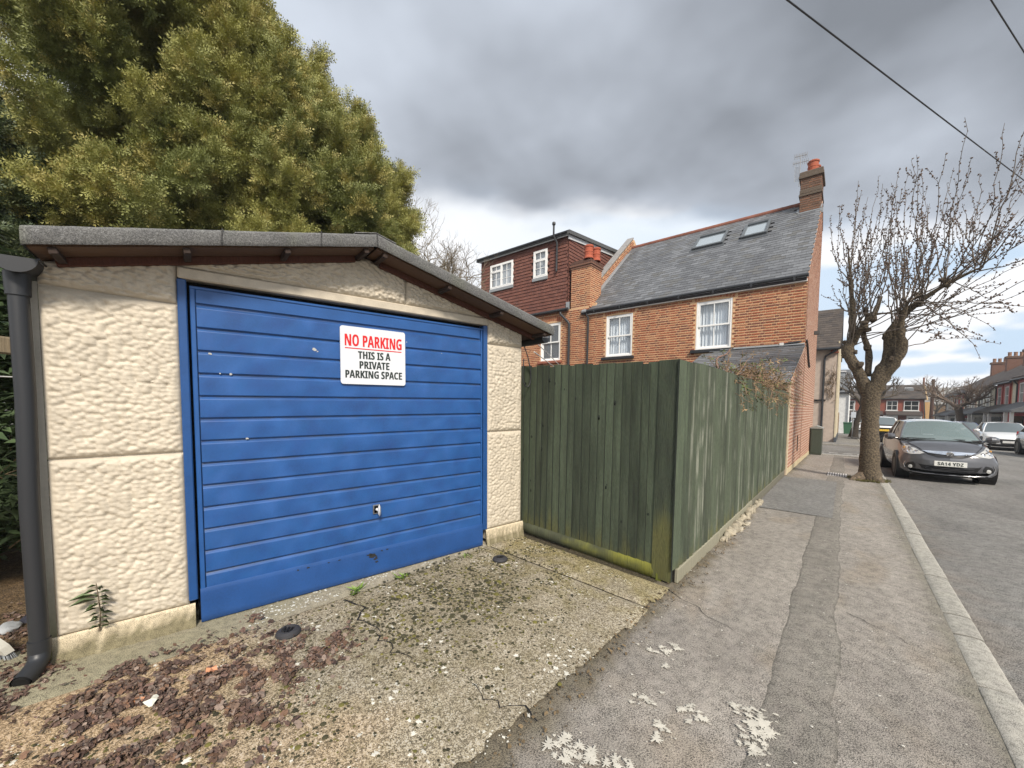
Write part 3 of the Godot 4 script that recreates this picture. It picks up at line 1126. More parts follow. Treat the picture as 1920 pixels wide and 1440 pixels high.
func build_door(t: Node3D, dl: float, dr: float) -> void:
	var blue := Color(0.022, 0.1, 0.32)
	var S := FastNoiseLite.new()
	S.frequency = 2.0
	S.seed = 12
	# timber frame posts and head
	for e in [[dl + 0.022, 0.048, 0.14], [dr - 0.028, 0.05, 0.135]]:
		var mb := MB.new()
		mb.box(T(e[0], (2.25 + e[2]) / 2, -0.035), Vector3(e[1], 2.25 - e[2], 0.1), blue * 0.82, 0.006)
		part("door_post", mb, M.blue, t)
	var mb := MB.new()
	mb.box(T((dl + dr) / 2, 2.25, -0.12), Vector3(dr - dl, 0.04, 0.1), Color(0.01, 0.01, 0.01))
	var d := part("garage_door", door_sheet(dl + 0.06, dr - 0.062, blue, S), M.blue, t)
	part("door_rebate", mb, M.dark, t)
	for s in [dl + 0.053, dr - 0.056]:
		mb = MB.new()
		mb.box(T(s, 1.1, -0.07), Vector3(0.014, 2.25, 0.06), Color(0.01, 0.01, 0.01))
		part("door_gap", mb, M.dark, t)
	# pressed ribs: one long slat between each pair of grooves
	var u0 := dl + 0.092
	var u1 := dr - 0.082
	var top := 2.105
	for k in 13:
		var v1 := top - 0.1495 * k
		var v0 := top - 0.1495 * (k + 1)
		var b := rf(-0.0006, 0.0006)
		mb = MB.new()
		var rows := []
		var cols := []
		var prof := [Vector2(v1 - 0.004, -0.012), Vector2(v1 - 0.012, -0.0115), Vector2(v1 - 0.021, -0.001 + b), Vector2(v1 - 0.026, 0.002 + b), Vector2(v1 - 0.032, 0.0026 + b), Vector2(lerpf(v0, v1, 0.5), 0.003 + b), Vector2(v0 + 0.006, 0.0026 + b), Vector2(v0 + 0.001, 0.001 + b), Vector2(v0 - 0.001, -0.004), Vector2(v0 - 0.002, -0.012)]
		for i in 41:
			var u := lerpf(u0, u1, i / 40.0)
			var r := PackedVector3Array()
			var cr := []
			for q in prof:
				var dent := 0.0016 * S.get_noise_2d(u * 1.5, q.x * 1.5)
				r.append(Vector3(u, q.x, q.y + dent))
				var m := S.get_noise_2d(u * 2 + 7, q.x * 3)
				var pc := Color(blue.r * (1.0 + 0.9 * maxf(m, 0)), blue.g * (1 + 0.34 * m), blue.b * (1 + 0.26 * m))
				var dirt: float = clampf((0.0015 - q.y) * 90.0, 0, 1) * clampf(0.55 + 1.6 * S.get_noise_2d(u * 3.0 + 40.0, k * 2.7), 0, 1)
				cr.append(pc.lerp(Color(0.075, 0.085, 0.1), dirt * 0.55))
			rows.append(r)
			cols.append(cr)
		mb.sheet(rows, cols, true)
		part("door_slat", mb, M.blue, d)
	# paint that has flaked: small chips of grey and black
	for q in [[-2.05, 1.87, 0.016, 1], [-2.03, 1.855, 0.007, 1], [-2.69, 1.785, 0.01, 1], [-2.58, 1.655, 0.011, 1], [-2.64, 1.657, 0.006, 1], [-2.5, 1.207, 0.01, 1], [-1.3, 2.0, 0.006, 1], [-2.3, 0.2, 0.014, 0], [-0.95, 1.93, 0.005, 1]]:
		mb = MB.new()
		var poly := PackedVector2Array()
		for a in 9:
			var rr: float = q[2] * rf(0.5, 1.15)
			poly.append(Vector2(cos(TAU * a / 9) * rr, sin(TAU * a / 9) * rr * 0.8))
		mb.prism(poly, 0.0012, T(q[0], q[1], 0.0036 if q[3] else 0.004), Color(0.42, 0.42, 0.4) if q[3] else Color(0.012, 0.012, 0.012), false)
		part("paint_chip", mb, M.plain, d)
	# kick plate screwed over the bottom
	mb = MB.new()
	var rows := []
	var cols := []
	for i in 61:
		var u := lerpf(dl + 0.058, dr - 0.06, i / 60.0)
		var r := PackedVector3Array()
		var cr := []
		var lip := 0.0025 * S.get_noise_2d(u * 6, 9.0)
		for q in [Vector2(0.205, 0.0), Vector2(0.205, 0.007), Vector2(0.178 + lip, 0.008), Vector2(0.176 + lip, 0.0115), Vector2(0.1, 0.013), Vector2(0.02, 0.0125), Vector2(-0.022, 0.012), Vector2(-0.022, -0.01)]:
			r.append(Vector3(u, q.x, q.y + 0.002 * S.get_noise_2d(u * 1.3, q.x * 3)))
			cr.append(Color(blue.r * 0.95, blue.g * 0.86, blue.b * 0.86))
		rows.append(r)
		cols.append(cr)
	mb.sheet(rows, cols, true)
	var kp := part("kick_plate", mb, M.blue, t)
	for q in [[-1.62, 0.15, 0.05], [-1.655, 0.165, 0.028], [-1.6, 0.12, 0.028], [-1.595, 0.09, 0.02], [-2.2, 0.178, 0.013], [-2.13, 0.18, 0.016], [-1.98, 0.181, 0.01], [-1.5, 0.177, 0.014], [-1.55, 0.176, 0.016], [-1.9, 0.181, 0.012]]:
		mb = MB.new()
		var poly := PackedVector2Array()
		for a in 11:
			var rr: float = q[2] * rf(0.35, 1.1)
			poly.append(Vector2(cos(TAU * a / 11) * rr * 0.9, sin(TAU * a / 11) * rr * 0.55))
		mb.prism(poly, 0.0015, T(q[0], q[1], 0.0135), Color(0.02, 0.02, 0.02), false)
		part("rust_patch", mb, M.plain, kp)
	# lever handle on its square rose
	mb = MB.new()
	mb.box(T(-1.59, 0.548, 0.008), Vector3(0.06, 0.08, 0.014), Color(0.8, 0.8, 0.8), 0.004)
	mb.box(T(-1.59, 0.548, 0.016), Vector3(0.04, 0.058, 0.006), Color(0.02, 0.02, 0.02))
	var hd := part("handle", mb, M.metal, t)
	mb = MB.new()
	mb.tube([Vector3(-1.59, 0.548, 0.016), Vector3(-1.59, 0.548, 0.075)], [0.012, 0.011], 10)
	mb.lathe(Transform3D(Basis(Vector3(0, 0, 1), Vector3(1, 0, 0), Vector3(0, 1, 0)).scaled_local(Vector3(0.35, 1.0, 1.0)), Vector3(-1.59, 0.552, 0.08)), [Vector2(0, -0.011), Vector2(0.035, -0.009), Vector2(0.052, 0), Vector2(0.035, 0.009), Vector2(0, 0.011)], 14)
	part("lever", mb, M.white, hd)

# the flat sheet behind the ribs, with its folded stiles
func door_sheet(u0: float, u1: float, blue: Color, S: FastNoiseLite) -> MB:
	var mb := MB.new()
	mb.box(T((u0 + u1) / 2, 1.1, -0.022), Vector3(u1 - u0, 2.23, 0.02), blue * 0.95)
	# stiles and top rail
	for s in [u0 + 0.014, u1 - 0.009]:
		mb.box(T(s, 1.2, -0.003), Vector3(0.026 if s < -1 else 0.018, 2.02, 0.018), blue, 0.003)
	mb.box(T((u0 + u1) / 2, 2.16, -0.0045), Vector3(u1 - u0 - 0.06, 0.1, 0.015), blue, 0.003)
	mb.box(T((u0 + u1) / 2, 2.206, 0.0), Vector3(u1 - u0, 0.018, 0.02), blue, 0.003)
	return mb

# ---------------------------------------------------------------- fence
func weather_board(w: float, h: float, th: float, kind: int, S: FastNoiseLite, sd: float, bottom_green: float) -> MB:
	# front face finely gridded so that stains and flaked paint have their own shapes
	var mb := MB.new()
	var nw := 5
	var nh := int(h / 0.035)
	var rows := []
	var cols := []
	for j in nh + 1:
		var y := h * j / nh
		var r := PackedVector3Array()
		var cr := []
		for i in nw + 1:
			var x := w * (float(i) / nw - 0.5)
			var cup := 0.0016 * S.get_noise_2d(sd * 3.1, y * 1.7) * (x / w) * 2.0
			r.append(Vector3(x, y, th * (0.55 + 0.9 * x / w) + cup))
			var n := S.get_noise_2d(sd * 13.7 + x * 6.0, y * 0.8)
			var m := S.get_noise_2d(sd * 5.3 + x * 40.0, y * 1.6)
			var col := Color(0.082, 0.105, 0.066) * (1.0 + 0.4 * n + 0.3 * m + 0.28 * sin(sd * 7.3))
			if kind == 1:
				# sun-bleached: paint worn to grey wood in long streaks
				var st := clampf((S.get_noise_2d(sd * 31.0 + x * 80.0, y * 0.5 + sd) - 0.1) * 6.5, 0, 1) * clampf(0.25 + 0.5 * sin(sd * 2.7) + S.get_noise_2d(sd * 17.0, y * 1.5) * 2.0, 0, 1)
				col = col.lerp(Color(0.42, 0.43, 0.35), st * 0.8)
				col = col.lerp(Color(0.1, 0.115, 0.075), 0.3 + 0.3 * n)
			# algae near the ground, stronger on some boards
			var al := clampf((bottom_green * (0.55 + 0.5 * S.get_noise_2d(sd * 7.7, 3.0)) - y + 0.22 * n) / 0.2, 0, 1)
			col = col.lerp(Color(0.155, 0.15, 0.045), al * 0.75)
			col.a = 1
			cr.append(col)
		rows.append(r)
		cols.append(cr)
	mb.sheet(rows, cols)
	# edges and back
	var a := Vector3(-w / 2, 0, -th / 2)
	var side := Color(0.02, 0.03, 0.02)
	mb.quad(Vector3(-w / 2, 0, -th / 2), Vector3(-w / 2, 0, th * 0.1), Vector3(-w / 2, h, th * 0.1), Vector3(-w / 2, h, -th / 2), side)
	mb.quad(Vector3(w / 2, 0, th * 1.0), Vector3(w / 2, 0, -th / 2), Vector3(w / 2, h, -th / 2), Vector3(w / 2, h, th * 1.0), side)
	mb.quad(Vector3(-w / 2, h, th * 0.1), Vector3(w / 2, h, th * 1.0), Vector3(w / 2, h, -th / 2), Vector3(-w / 2, h, -th / 2), Color(0.13, 0.13, 0.1))
	mb.quad(Vector3(w / 2, 0, -th / 2), Vector3(-w / 2, 0, -th / 2), Vector3(-w / 2, h, -th / 2), Vector3(w / 2, h, -th / 2), side)
	return mb

func build_fence() -> void:
	var S := FastNoiseLite.new()
	S.noise_type = FastNoiseLite.TYPE_SIMPLEX_SMOOTH
	S.fractal_type = FastNoiseLite.FRACTAL_FBM
	S.fractal_octaves = 3
	S.frequency = 1.0
	S.seed = 61
	# panel across the drive: from the garage to the corner post
	var zf := -3.118
	var t := thing("side_fence", "dark green board fence panel closing the drive beside the garage, mossy at its foot", "fence", T(-2.56, 0.0, zf))
	var x := 0.0
	var k := 0
	var len := 1.43
	while x < len - 0.02:
		var w := rf(0.066, 0.086)
		if x + w > len: w = len - x + 0.01
		var f := x / len
		var y0 := lerpf(0.285, 0.21, f)
		var y1 := lerpf(1.853, 1.825, f) + rf(-0.012, 0.012)
		var mb := weather_board(w + 0.012, y1 - y0, 0.017, 0, S, k + 1.0, 0.26)
		part("board", mb, M.board, t, TR(Vector3(x + w / 2, y0, 0.006 + rf(-0.0015, 0.0015)), Vector3(0, 0, rf(-0.004, 0.004))))
		x += w
		k += 1
	# knots
	for q in 34:
		var mb := MB.new()
		mb.lathe(Transform3D(Basis(Vector3(1, 0, 0), Vector3(0, 0, 0.3), Vector3(0, -1.7, 0)), Vector3(rf(0.06, len - 0.05), rf(0.5, 1.75), 0.0135)), [Vector2(rf(0.007, 0.014), 0.0), Vector2(0.004, 0.006), Vector2(0, 0.004)], 8, Color(0.013, 0.02, 0.014))
		part("knot", mb, M.board, t)
	# gravel board and rails
	var mb := MB.new()
	var rows := []
	var cols := []
	for i in 40:
		var f := i / 39.0
		var r := PackedVector3Array()
		var cr := []
		var yt := lerpf(0.287, 0.212, f)
		var yb := lerpf(0.19, 0.108, f)
		for q in [Vector2(yt, -0.01), Vector2(yt, 0.026), Vector2(lerpf(yt, yb, 0.5), 0.03), Vector2(yb, 0.028), Vector2(yb, -0.01)]:
			r.append(Vector3(f * (len + 0.04) - 0.02, q.x, q.y))
			var n := S.get_noise_2d(f * 6.0, q.x * 12.0)
			var c := Color(0.085, 0.095, 0.055).lerp(Color(0.2, 0.2, 0.03), clampf(f * 1.5 - 0.55 + n * 0.8, 0, 1))
			cr.append(c * (1 + 0.4 * n))
		rows.append(r)
		cols.append(cr)
	mb.sheet(rows, cols, true)
	part("gravel_board", mb, M.board, t)
	for y in [0.5, 1.1, 1.65]:
		mb = MB.new()
		mb.box(T(len / 2, y, -0.03), Vector3(len, 0.07, 0.04), Color(0.05, 0.06, 0.04), 0.004)
		part("rail", mb, M.board, t)
	# wide mossy cover board at the corner
	mb = weather_board(0.16, 1.72, 0.022, 0, S, 91.0, 1.0)
	part("corner_board", mb, M.board, t, TR(Vector3(len + 0.072, 0.115, 0.026), Vector3(0, 0, -0.006)))
	mb = MB.new()
	mb.box(T(len + 0.05, 0.1, 0.005), Vector3(0.05, 0.12, 0.06), Color(0.16, 0.18, 0.02), 0.008)
	part("post_stub", mb, M.board, t)
	# a rotting bottom rail under the gravel board
	mb = MB.new()
	mb.box(TR(Vector3(len * 0.72, 0.115, 0.004), Vector3(0, 0, -0.056)), Vector3(0.75, 0.03, 0.03), Color(0.2, 0.17, 0.09), 0.004)
	part("bottom_rail", mb, M.timber, t)
	# ---- the long run beside the pavement
	var t2 := thing("roadside_fence", "long weathered green board fence beside the pavement, bleached in streaks", "fence", Transform3D(Basis(Vector3(0, 0, -1), Vector3.UP, Vector3(1, 0, 0)), Vector3(-0.972, 0, -3.09)))
	x = -0.03
	k = 0
	len = 6.98
	while x < len:
		var w := rf(0.078, 0.105)
		var z := -3.09 - x
		var y0 := 0.215 + 0.02 * S.get_noise_2d(x * 2.0, 1.0) + road_y(z) * 0.6
		var y1 := 1.83 + 0.02 * sin(x * 1.3) + rf(-0.006, 0.006) + 0.03 * clampf(x - 1.5, 0, 1) - 0.03 * clampf(x - 3.4, 0, 1)
		mb = weather_board(w + 0.012, y1 - y0, 0.018, 1 if x > 0.16 else 0, S, 200.0 + k, 0.16)
		part("board", mb, M.board, t2, TR(Vector3(x + w / 2, y0, 0.006 + rf(-0.002, 0.002)), Vector3(rf(-0.003, 0.003), 0, rf(-0.005, 0.005))))
		x += w
		k += 1
	for y in [0.5, 1.1, 1.65]:
		mb = MB.new()
		mb.box(T(len / 2, y, -0.035), Vector3(len, 0.07, 0.045), Color(0.05, 0.06, 0.04), 0.004)
		part("rail", mb, M.board, t2)
	for e in [[0.04, 1.35, 0.02], [1.36, 3.2, 0.1], [3.22, 5.1, 0.1], [5.12, 6.95, 0.08]]:
		mb = MB.new()
		var l: float = e[1] - e[0]
		var zc: float = -3.09 - (e[0] + e[1]) / 2
		mb.box(Transform3D(), Vector3(l, 0.115, 0.03), Color(0.36, 0.34, 0.25) if e[0] < 3 else Color(0.2, 0.19, 0.14), 0.006)
		part("gravel_board", mb, M.timber, t2, TR(Vector3((e[0] + e[1]) / 2, 0.155 + road_y(zc), 0.014), Vector3(0, 0, -0.004)))
	mb = MB.new()
	for i in 5:
		mb.box(T(0.05 + i * 1.72, 0.95, -0.09), Vector3(0.08, 1.75, 0.08), Color(0.09, 0.09, 0.06), 0.006)
	part("post", mb, M.board, t2)
	# broken haunching of pale concrete along the fence foot
	for i in 30:
		var xx := 1.4 + i * 0.075 + rf(-0.03, 0.03)
		mb = MB.new()
		lump(mb, Vector3(rf(0.05, 0.13), rf(0.025, 0.06), rf(0.02, 0.05)), Color(0.5, 0.44, 0.33) * rf(0.8, 1.15), 5 + i)
		part("concrete_chunk", mb, M.plinth, t2, TR(Vector3(xx, 0.115 + road_y(-3.09 - xx), 0.045 + rf(0, 0.03)), Vector3(rf(-0.4, 0.4), rf(-0.4, 0.4), rf(-0.35, 0.35))))
	for p in [Vector3(1.95, 0.108, 0.11), Vector3(2.25, 0.106, 0.13)]:
		mb = MB.new()
		lump(mb, Vector3(0.09, 0.02, 0.035), Color(0.6, 0.54, 0.42), int(p.x * 50))
		tag(part("concrete_chunk", mb, M.plinth, t2, TR(p, Vector3(0, rf(-0.3, 0.3), 0))), "")

func lump(mb: MB, s: Vector3, col: Color, sd: int) -> void:
	var f := FastNoiseLite.new()
	f.seed = sd
	f.frequency = 1.1
	var rows := []
	for i in 7:
		var a := PI * i / 6.0
		var r := PackedVector3Array()
		for j in 10:
			var b := TAU * (j % 9) / 9.0
			var d := Vector3(sin(a) * cos(b), cos(a), sin(a) * sin(b))
			# squarish, broken
			var q := d / pow(pow(absf(d.x), 6) + pow(absf(d.y), 6) + pow(absf(d.z), 6), 0.1667)
			r.append(q * s * (0.85 + 0.55 * f.get_noise_3dv(d * 1.9)))
		rows.append(r)
	mb.sheet(rows, col)

# ---------------------------------------------------------------- brickwork, slates, windows
const COURSE := 0.078
var brick_unit: ArrayMesh
var slate_unit: ArrayMesh
var tile_unit: ArrayMesh
var red_tones := [Color(0.5, 0.16, 0.08), Color(0.42, 0.125, 0.065), Color(0.55, 0.2, 0.1), Color(0.36, 0.11, 0.06), Color(0.53, 0.22, 0.115), Color(0.28, 0.105, 0.07), Color(0.56, 0.26, 0.14), Color(0.47, 0.145, 0.07)]
var pink_tones := [Color(0.53, 0.26, 0.17), Color(0.49, 0.23, 0.145), Color(0.57, 0.32, 0.22), Color(0.46, 0.215, 0.14), Color(0.55, 0.29, 0.19), Color(0.51, 0.25, 0.165)]
var slate_tones := [Color(0.11, 0.114, 0.122), Color(0.122, 0.127, 0.136), Color(0.13, 0.13, 0.127), Color(0.137, 0.143, 0.152), Color(0.148, 0.154, 0.164), Color(0.16, 0.167, 0.178), Color(0.185, 0.193, 0.205)]
var tile_tones := [Color(0.23, 0.09, 0.064), Color(0.21, 0.08, 0.058), Color(0.25, 0.1, 0.072), Color(0.19, 0.074, 0.055)]
var tinted := {}

func tints(key: String, base: StandardMaterial3D, tones: Array) -> Array:
	if not tinted.has(key):
		var o := []
		for t in tones:
			var m: StandardMaterial3D = base.duplicate()
			m.albedo_color = (t as Color).linear_to_srgb()
			o.append(m)
		tinted[key] = o
	return tinted[key]

func make_units() -> void:
	# unit brick: -0.5..0.5 in x and y, face at z = +0.5, softened arris
	var mb := MB.new()
	var f := 0.5
	var bx := 0.03
	var by := 0.1
	var p := [Vector3(-f + bx, -f + by, f), Vector3(f - bx, -f + by, f), Vector3(f - bx, f - by, f), Vector3(-f + bx, f - by, f)]
	var q := [Vector3(-f, -f, f - 0.3), Vector3(f, -f, f - 0.3), Vector3(f, f, f - 0.3), Vector3(-f, f, f - 0.3)]
	var b := [Vector3(-f, -f, -f), Vector3(f, -f, -f), Vector3(f, f, -f), Vector3(-f, f, -f)]
	mb.quad(p[0], p[1], p[2], p[3])
	for i in 4:
		var j := (i + 1) % 4
		mb.quad(q[i], q[j], p[j], p[i])
		mb.quad(b[i], b[j], q[j], q[i])
	brick_unit = mb.mesh()
	# unit slate: lies in xz sloping down +z, thickness in y
	mb = MB.new()
	mb.box(Transform3D(), Vector3(1, 1, 1))
	slate_unit = mb.mesh()
	mb = MB.new()
	mb.box(Transform3D(), Vector3(1, 1, 1))
	tile_unit = mb.mesh()

# bricks of a wall: x runs along the wall, y up, z out of it; keep(x, y) says where brick stands
func bond(list: Array, fr: Transform3D, w: float, y0: float, y1: float, keep: Callable, ntones: int, proud := 0.01) -> void:
	var row := int(floor(y0 / COURSE))
	while row * COURSE < y1 - 0.03:
		var y := row * COURSE + COURSE / 2
		var x := -0.056 if row % 2 else 0.0
		var stretcher := row % 2 == 0
		while x < w:
			var l := 0.215 if stretcher else 0.102
			var a := maxf(x, 0.0)
			var b := minf(x + l, w)
			if b - a > 0.03 and keep.call(a + 0.01, y) and keep.call(b - 0.01, y):
				var tone := rng.randi_range(0, ntones - 1)
				if not stretcher and rng.randf() < 0.35:
					tone = mini(5, ntones - 1)
				list.append([fr * Transform3D(Basis().scaled(Vector3(b - a - rf(0.0, 0.004), 0.047 + rf(-0.003, 0.003), 0.03)), Vector3((a + b) / 2, y + rf(-0.0015, 0.0015), proud - 0.015 + rf(-0.002, 0.002))), tone])
			elif b - a > 0.03:
				# closer beside an opening
				for h in [[a, a + (b - a) * 0.48], [b - (b - a) * 0.48, b]]:
					if h[1] - h[0] > 0.03 and keep.call(h[0] + 0.005, y) and keep.call(h[1] - 0.005, y):
						list.append([fr * Transform3D(Basis().scaled(Vector3(h[1] - h[0], 0.051, 0.03)), Vector3((h[0] + h[1]) / 2, y, proud - 0.015)), rng.randi_range(0, ntones - 1)])
			x += l + 0.011
			stretcher = not stretcher
		row += 1

# flat arch of bricks on end above an opening
func arch(list: Array, fr: Transform3D, cx: float, w: float, y: float, rise: float, h: float, n: int) -> void:
	for i in n:
		var t := (i + 0.5) / n * 2.0 - 1.0
		var yy := y + rise * (1.0 - t * t)
		list.append([fr * Transform3D(Basis(Vector3.BACK, -t * 0.2) * Basis().scaled(Vector3(w / n - 0.012, h, 0.03)), Vector3(cx + t * w * 0.5 + t * h * 0.08, yy + h / 2, -0.006)), [0, 2, 6, 7, 4][rng.randi_range(0, 4)]])

# wall plane with rectangular holes, given as boxes of some thickness behind z = 0
func pierced(fr: Transform3D, w: float, y0: float, y1: float, holes: Array, th: float, col := Color.WHITE) -> MB:
	var mb := MB.new()
	var xs := [0.0, w]
	for h in holes:
		xs.append(h.position.x)
		xs.append(h.end.x)
	xs.sort()
	for i in xs.size() - 1:
		if xs[i + 1] - xs[i] < 0.002: continue
		var mx: float = (xs[i] + xs[i + 1]) / 2
		var cuts := [y0]
		for h in holes:
			if mx > h.position.x and mx < h.end.x:
				cuts.append(h.position.y)
				cuts.append(h.end.y)
		cuts.append(y1)
		cuts.sort()
		for k in range(0, cuts.size() - 1, 2):
			if cuts[k + 1] - cuts[k] > 0.002:
				mb.box(fr * T(mx, (cuts[k] + cuts[k + 1]) / 2, -th / 2), Vector3(xs[i + 1] - xs[i], cuts[k + 1] - cuts[k], th), col)
	return mb

# courses of slates or tiles on a slope: fr has x along the eaves, y up the slope, z out; keep(x, y)
func courses(list: Array, fr: Transform3D, w: float, len: float, gauge: float, wid: float, th: float, keep: Callable, ntones: int, S: FastNoiseLite = null, tilt := 0.045) -> void:
	var n := int(ceil(len / gauge))
	for r in n:
		var y := r * gauge
		var x := -wid * 0.5 if r % 2 else 0.0
		while x < w:
			var a := maxf(x, 0.0)
			var b := minf(x + wid, w)
			if b - a > 0.04 and keep.call((a + b) / 2, y + gauge / 2):
				var l := minf(gauge * 1.25, len - y)
				var tone := rng.randi_range(0, ntones - 1)
				if S:
					var v := S.get_noise_2d((a + b) * 0.35, y * 0.18) * 0.3 + rf(-0.34, 0.34)
					tone = clampi(int((v * 1.4 + 0.5) * ntones), 0, ntones - 1)
				list.append([fr * Transform3D(Basis(Vector3.RIGHT, -tilt - rf(-0.004, 0.006)) * Basis(Vector3.BACK, rf(-0.006, 0.006)) * Basis().scaled(Vector3(b - a - 0.005, l, th)), Vector3((a + b) / 2, y + l / 2 + rf(-0.003, 0.003), th * 0.5 + 0.012 + gauge * tilt * 0.55 + rf(-0.001, 0.002))), tone])
			x += wid
		# next course

func glass_pane(called: String, x: Transform3D, w: float, h: float, parent: Node3D) -> void:
	var mb := MB.new()
	mb.quad(x * Vector3(-w / 2, 0, 0), x * Vector3(w / 2, 0, 0), x * Vector3(w / 2, h, 0), x * Vector3(-w / 2, h, 0))
	part(called, mb, M.glass, parent)

# a sash window; x is at the middle of the sill line on the wall face, z outwards
func sash(parent: Node3D, x: Transform3D, w: float, h: float, curtain: float, seed_n: int) -> void:
	var mb := MB.new()
	var f := 0.055
	var d := 0.05
	var y0 := 0.0
	# outer frame
	for s in [-1, 1]:
		mb.box(x * T(s * (w / 2 - f / 2), h / 2, -d), Vector3(f, h, 0.09), Color.WHITE, 0.006)
	mb.box(x * T(0, 0.03, -d), Vector3(w - 2 * f, 0.06, 0.085), Color.WHITE, 0.006)
	# head with a shallow curve
	var poly := PackedVector2Array([Vector2(-w / 2 + 0.004, h - 0.07)])
	poly.append(Vector2(w / 2 - 0.004, h - 0.07))
	for i in 9:
		var t := 1.0 - i / 4.0
		poly.append(Vector2(t * (w / 2 - 0.004), h + 0.006 + 0.085 * (1 - t * t)))
	mb.prism(poly, 0.07, x * T(0, 0, -d - 0.04))
	var win := part("window", mb, M.white, parent)
	# sashes: the upper stands forward
	var mid := h * 0.49
	mb = MB.new()
	for e in [[mid - 0.02, h - 0.065, -0.036], [0.06, mid + 0.02, -0.075]]:
		var lo: float = e[0]
		var hi: float = e[1]
		var zz: float = e[2]
		for s in [-1, 1]:
			mb.box(x * T(s * (w / 2 - f - 0.028), (lo + hi) / 2, zz), Vector3(0.05, hi - lo, 0.036), Color.WHITE, 0.004)
		mb.box(x * T(0, lo + 0.026, zz), Vector3(w - 2 * f - 0.105, 0.052, 0.036), Color.WHITE, 0.004)
		mb.box(x * T(0, hi - 0.02, zz), Vector3(w - 2 * f - 0.105, 0.04, 0.036), Color.WHITE, 0.004)
		mb.box(x * T(0, (lo + hi) / 2, zz), Vector3(0.024, hi - lo - 0.09, 0.03), Color.WHITE)
	part("sash", mb, M.white, win)
	glass_pane("pane", x * T(0, mid + 0.03, -0.036), w - 2 * f - 0.1, h - 0.1 - mid - 0.03, win)
	glass_pane("pane", x * T(0, 0.11, -0.075), w - 2 * f - 0.1, mid - 0.12, win)
	if curtain > 0:
		mb = MB.new()
		var rows := []
		for j in 2:
			var r := PackedVector3Array()
			for i in 73:
				var t := i / 72.0
				var fold := 0.022 * sin(t * 58.0 + seed_n + 1.5 * sin(t * 9.0)) + 0.01 * sin(t * 131.0)
				var gap := 0.0 if curtain > 0.9 else 0.0
				r.append(x * Vector3((t - 0.5) * (w - 0.12), 0.06 + (h - 0.12) * j, -0.19 + fold + gap))
			rows.append(r)
		mb.sheet(rows, Color.WHITE)
		part("curtain", mb, M.net, win)
	# dark room behind
	mb = MB.new()
	mb.box(x * T(0, h / 2, -0.72), Vector3(w + 0.3, h + 0.3, 0.02), Color(0.1, 0.09, 0.08))
	part("room", mb, M.plain, win)

# casement with small panes
func casement(parent: Node3D, x: Transform3D, w: float, h: float, lights: Array) -> void:
	var mb := MB.new()
	for s in [-1, 1]:
		mb.box(x * T(s * (w / 2 - 0.03), h / 2, -0.02), Vector3(0.06, h, 0.09), Color.WHITE, 0.005)
	for y in [0.03, h - 0.03]:
		mb.box(x * T(0, y, -0.02), Vector3(w - 0.12, 0.06, 0.088), Color.WHITE, 0.005)
	var win := part("window", mb, M.white, parent)
	mb = MB.new()
	# lights: [x0, y0, x1, y1 (fractions), columns, rows]
	for l in lights:
		var a := Vector2(lerpf(-w / 2 + 0.05, w / 2 - 0.05, l[0]), lerpf(0.05, h - 0.05, l[1]))
		var b := Vector2(lerpf(-w / 2 + 0.05, w / 2 - 0.05, l[2]), lerpf(0.05, h - 0.05, l[3]))
		var c := (a + b) / 2
		for s in [a.x + 0.025, b.x - 0.025]:
			mb.box(x * T(s, c.y, 0.0), Vector3(0.05, b.y - a.y, 0.06), Color.WHITE, 0.004)
		for s in [a.y + 0.025, b.y - 0.025]:
			mb.box(x * T(c.x, s, 0.0), Vector3(b.x - a.x - 0.1, 0.05, 0.06), Color.WHITE, 0.004)
		for k in range(1, l[4]):
			mb.box(x * T(lerpf(a.x, b.x, float(k) / l[4]), c.y, 0.005), Vector3(0.018, b.y - a.y - 0.1, 0.02))
		for k in range(1, l[5]):
			mb.box(x * T(c.x, lerpf(a.y, b.y, float(k) / l[5]), 0.006), Vector3(b.x - a.x - 0.1, 0.018, 0.02))
		glass_pane("pane", x * T(c.x, a.y + 0.05, -0.005), b.x - a.x - 0.1, b.y - a.y - 0.1, win)
	part("casement", mb, M.white, win)
	mb = MB.new()
	mb.box(x * T(0, h / 2, -0.6), Vector3(w + 0.2, h + 0.2, 0.02), Color(0.2, 0.21, 0.22))
	part("room", mb, M.plain, win)
	mb = MB.new()
	mb.box(x * T(0, h * 0.5, -0.16), Vector3(w - 0.1, h - 0.1, 0.01), Color(0.42, 0.46, 0.5))
	part("blind", mb, M.plain, win)

func chimney_pot(parent: Node3D, p: Vector3, r: float, h: float, col := Color(0.5, 0.13, 0.07)) -> void:
	var mb := MB.new()
	mb.lathe(T(p.x, p.y, p.z), [Vector2(r * 1.08, 0), Vector2(r * 1.05, h * 0.12), Vector2(r * 0.94, h * 0.2), Vector2(r * 0.98, h * 0.45), Vector2(r * 1.06, h * 0.5), Vector2(r * 0.96, h * 0.56), Vector2(r * 0.97, h * 0.82), Vector2(r * 1.1, h * 0.86), Vector2(r * 1.12, h * 0.96), Vector2(r * 1.0, h), Vector2(r * 0.8, h), Vector2(r * 0.78, h * 0.4)], 18, col)
	part("chimney_pot", mb, M.tile, parent)

func pipe(parent: Node3D, called: String, pts: Array, r: float, material: Material) -> MeshInstance3D:
	var mb := MB.new()
	var rr := []
	for p in pts: rr.append(r)
	mb.tube(pts, rr, 10)
	return part(called, mb, material, parent)

const ZR := -13.54
const XG := -0.947

func gable_top(z: float) -> float:
	if z > -10.2: return 0.0
	if z > ZR: return 2.06 + (-z - 10.2) * 0.362
	if z > -17.9: return 5.2 + (-z + ZR) * 0.857
	return 8.93 - (-z - 17.9) * 1.3

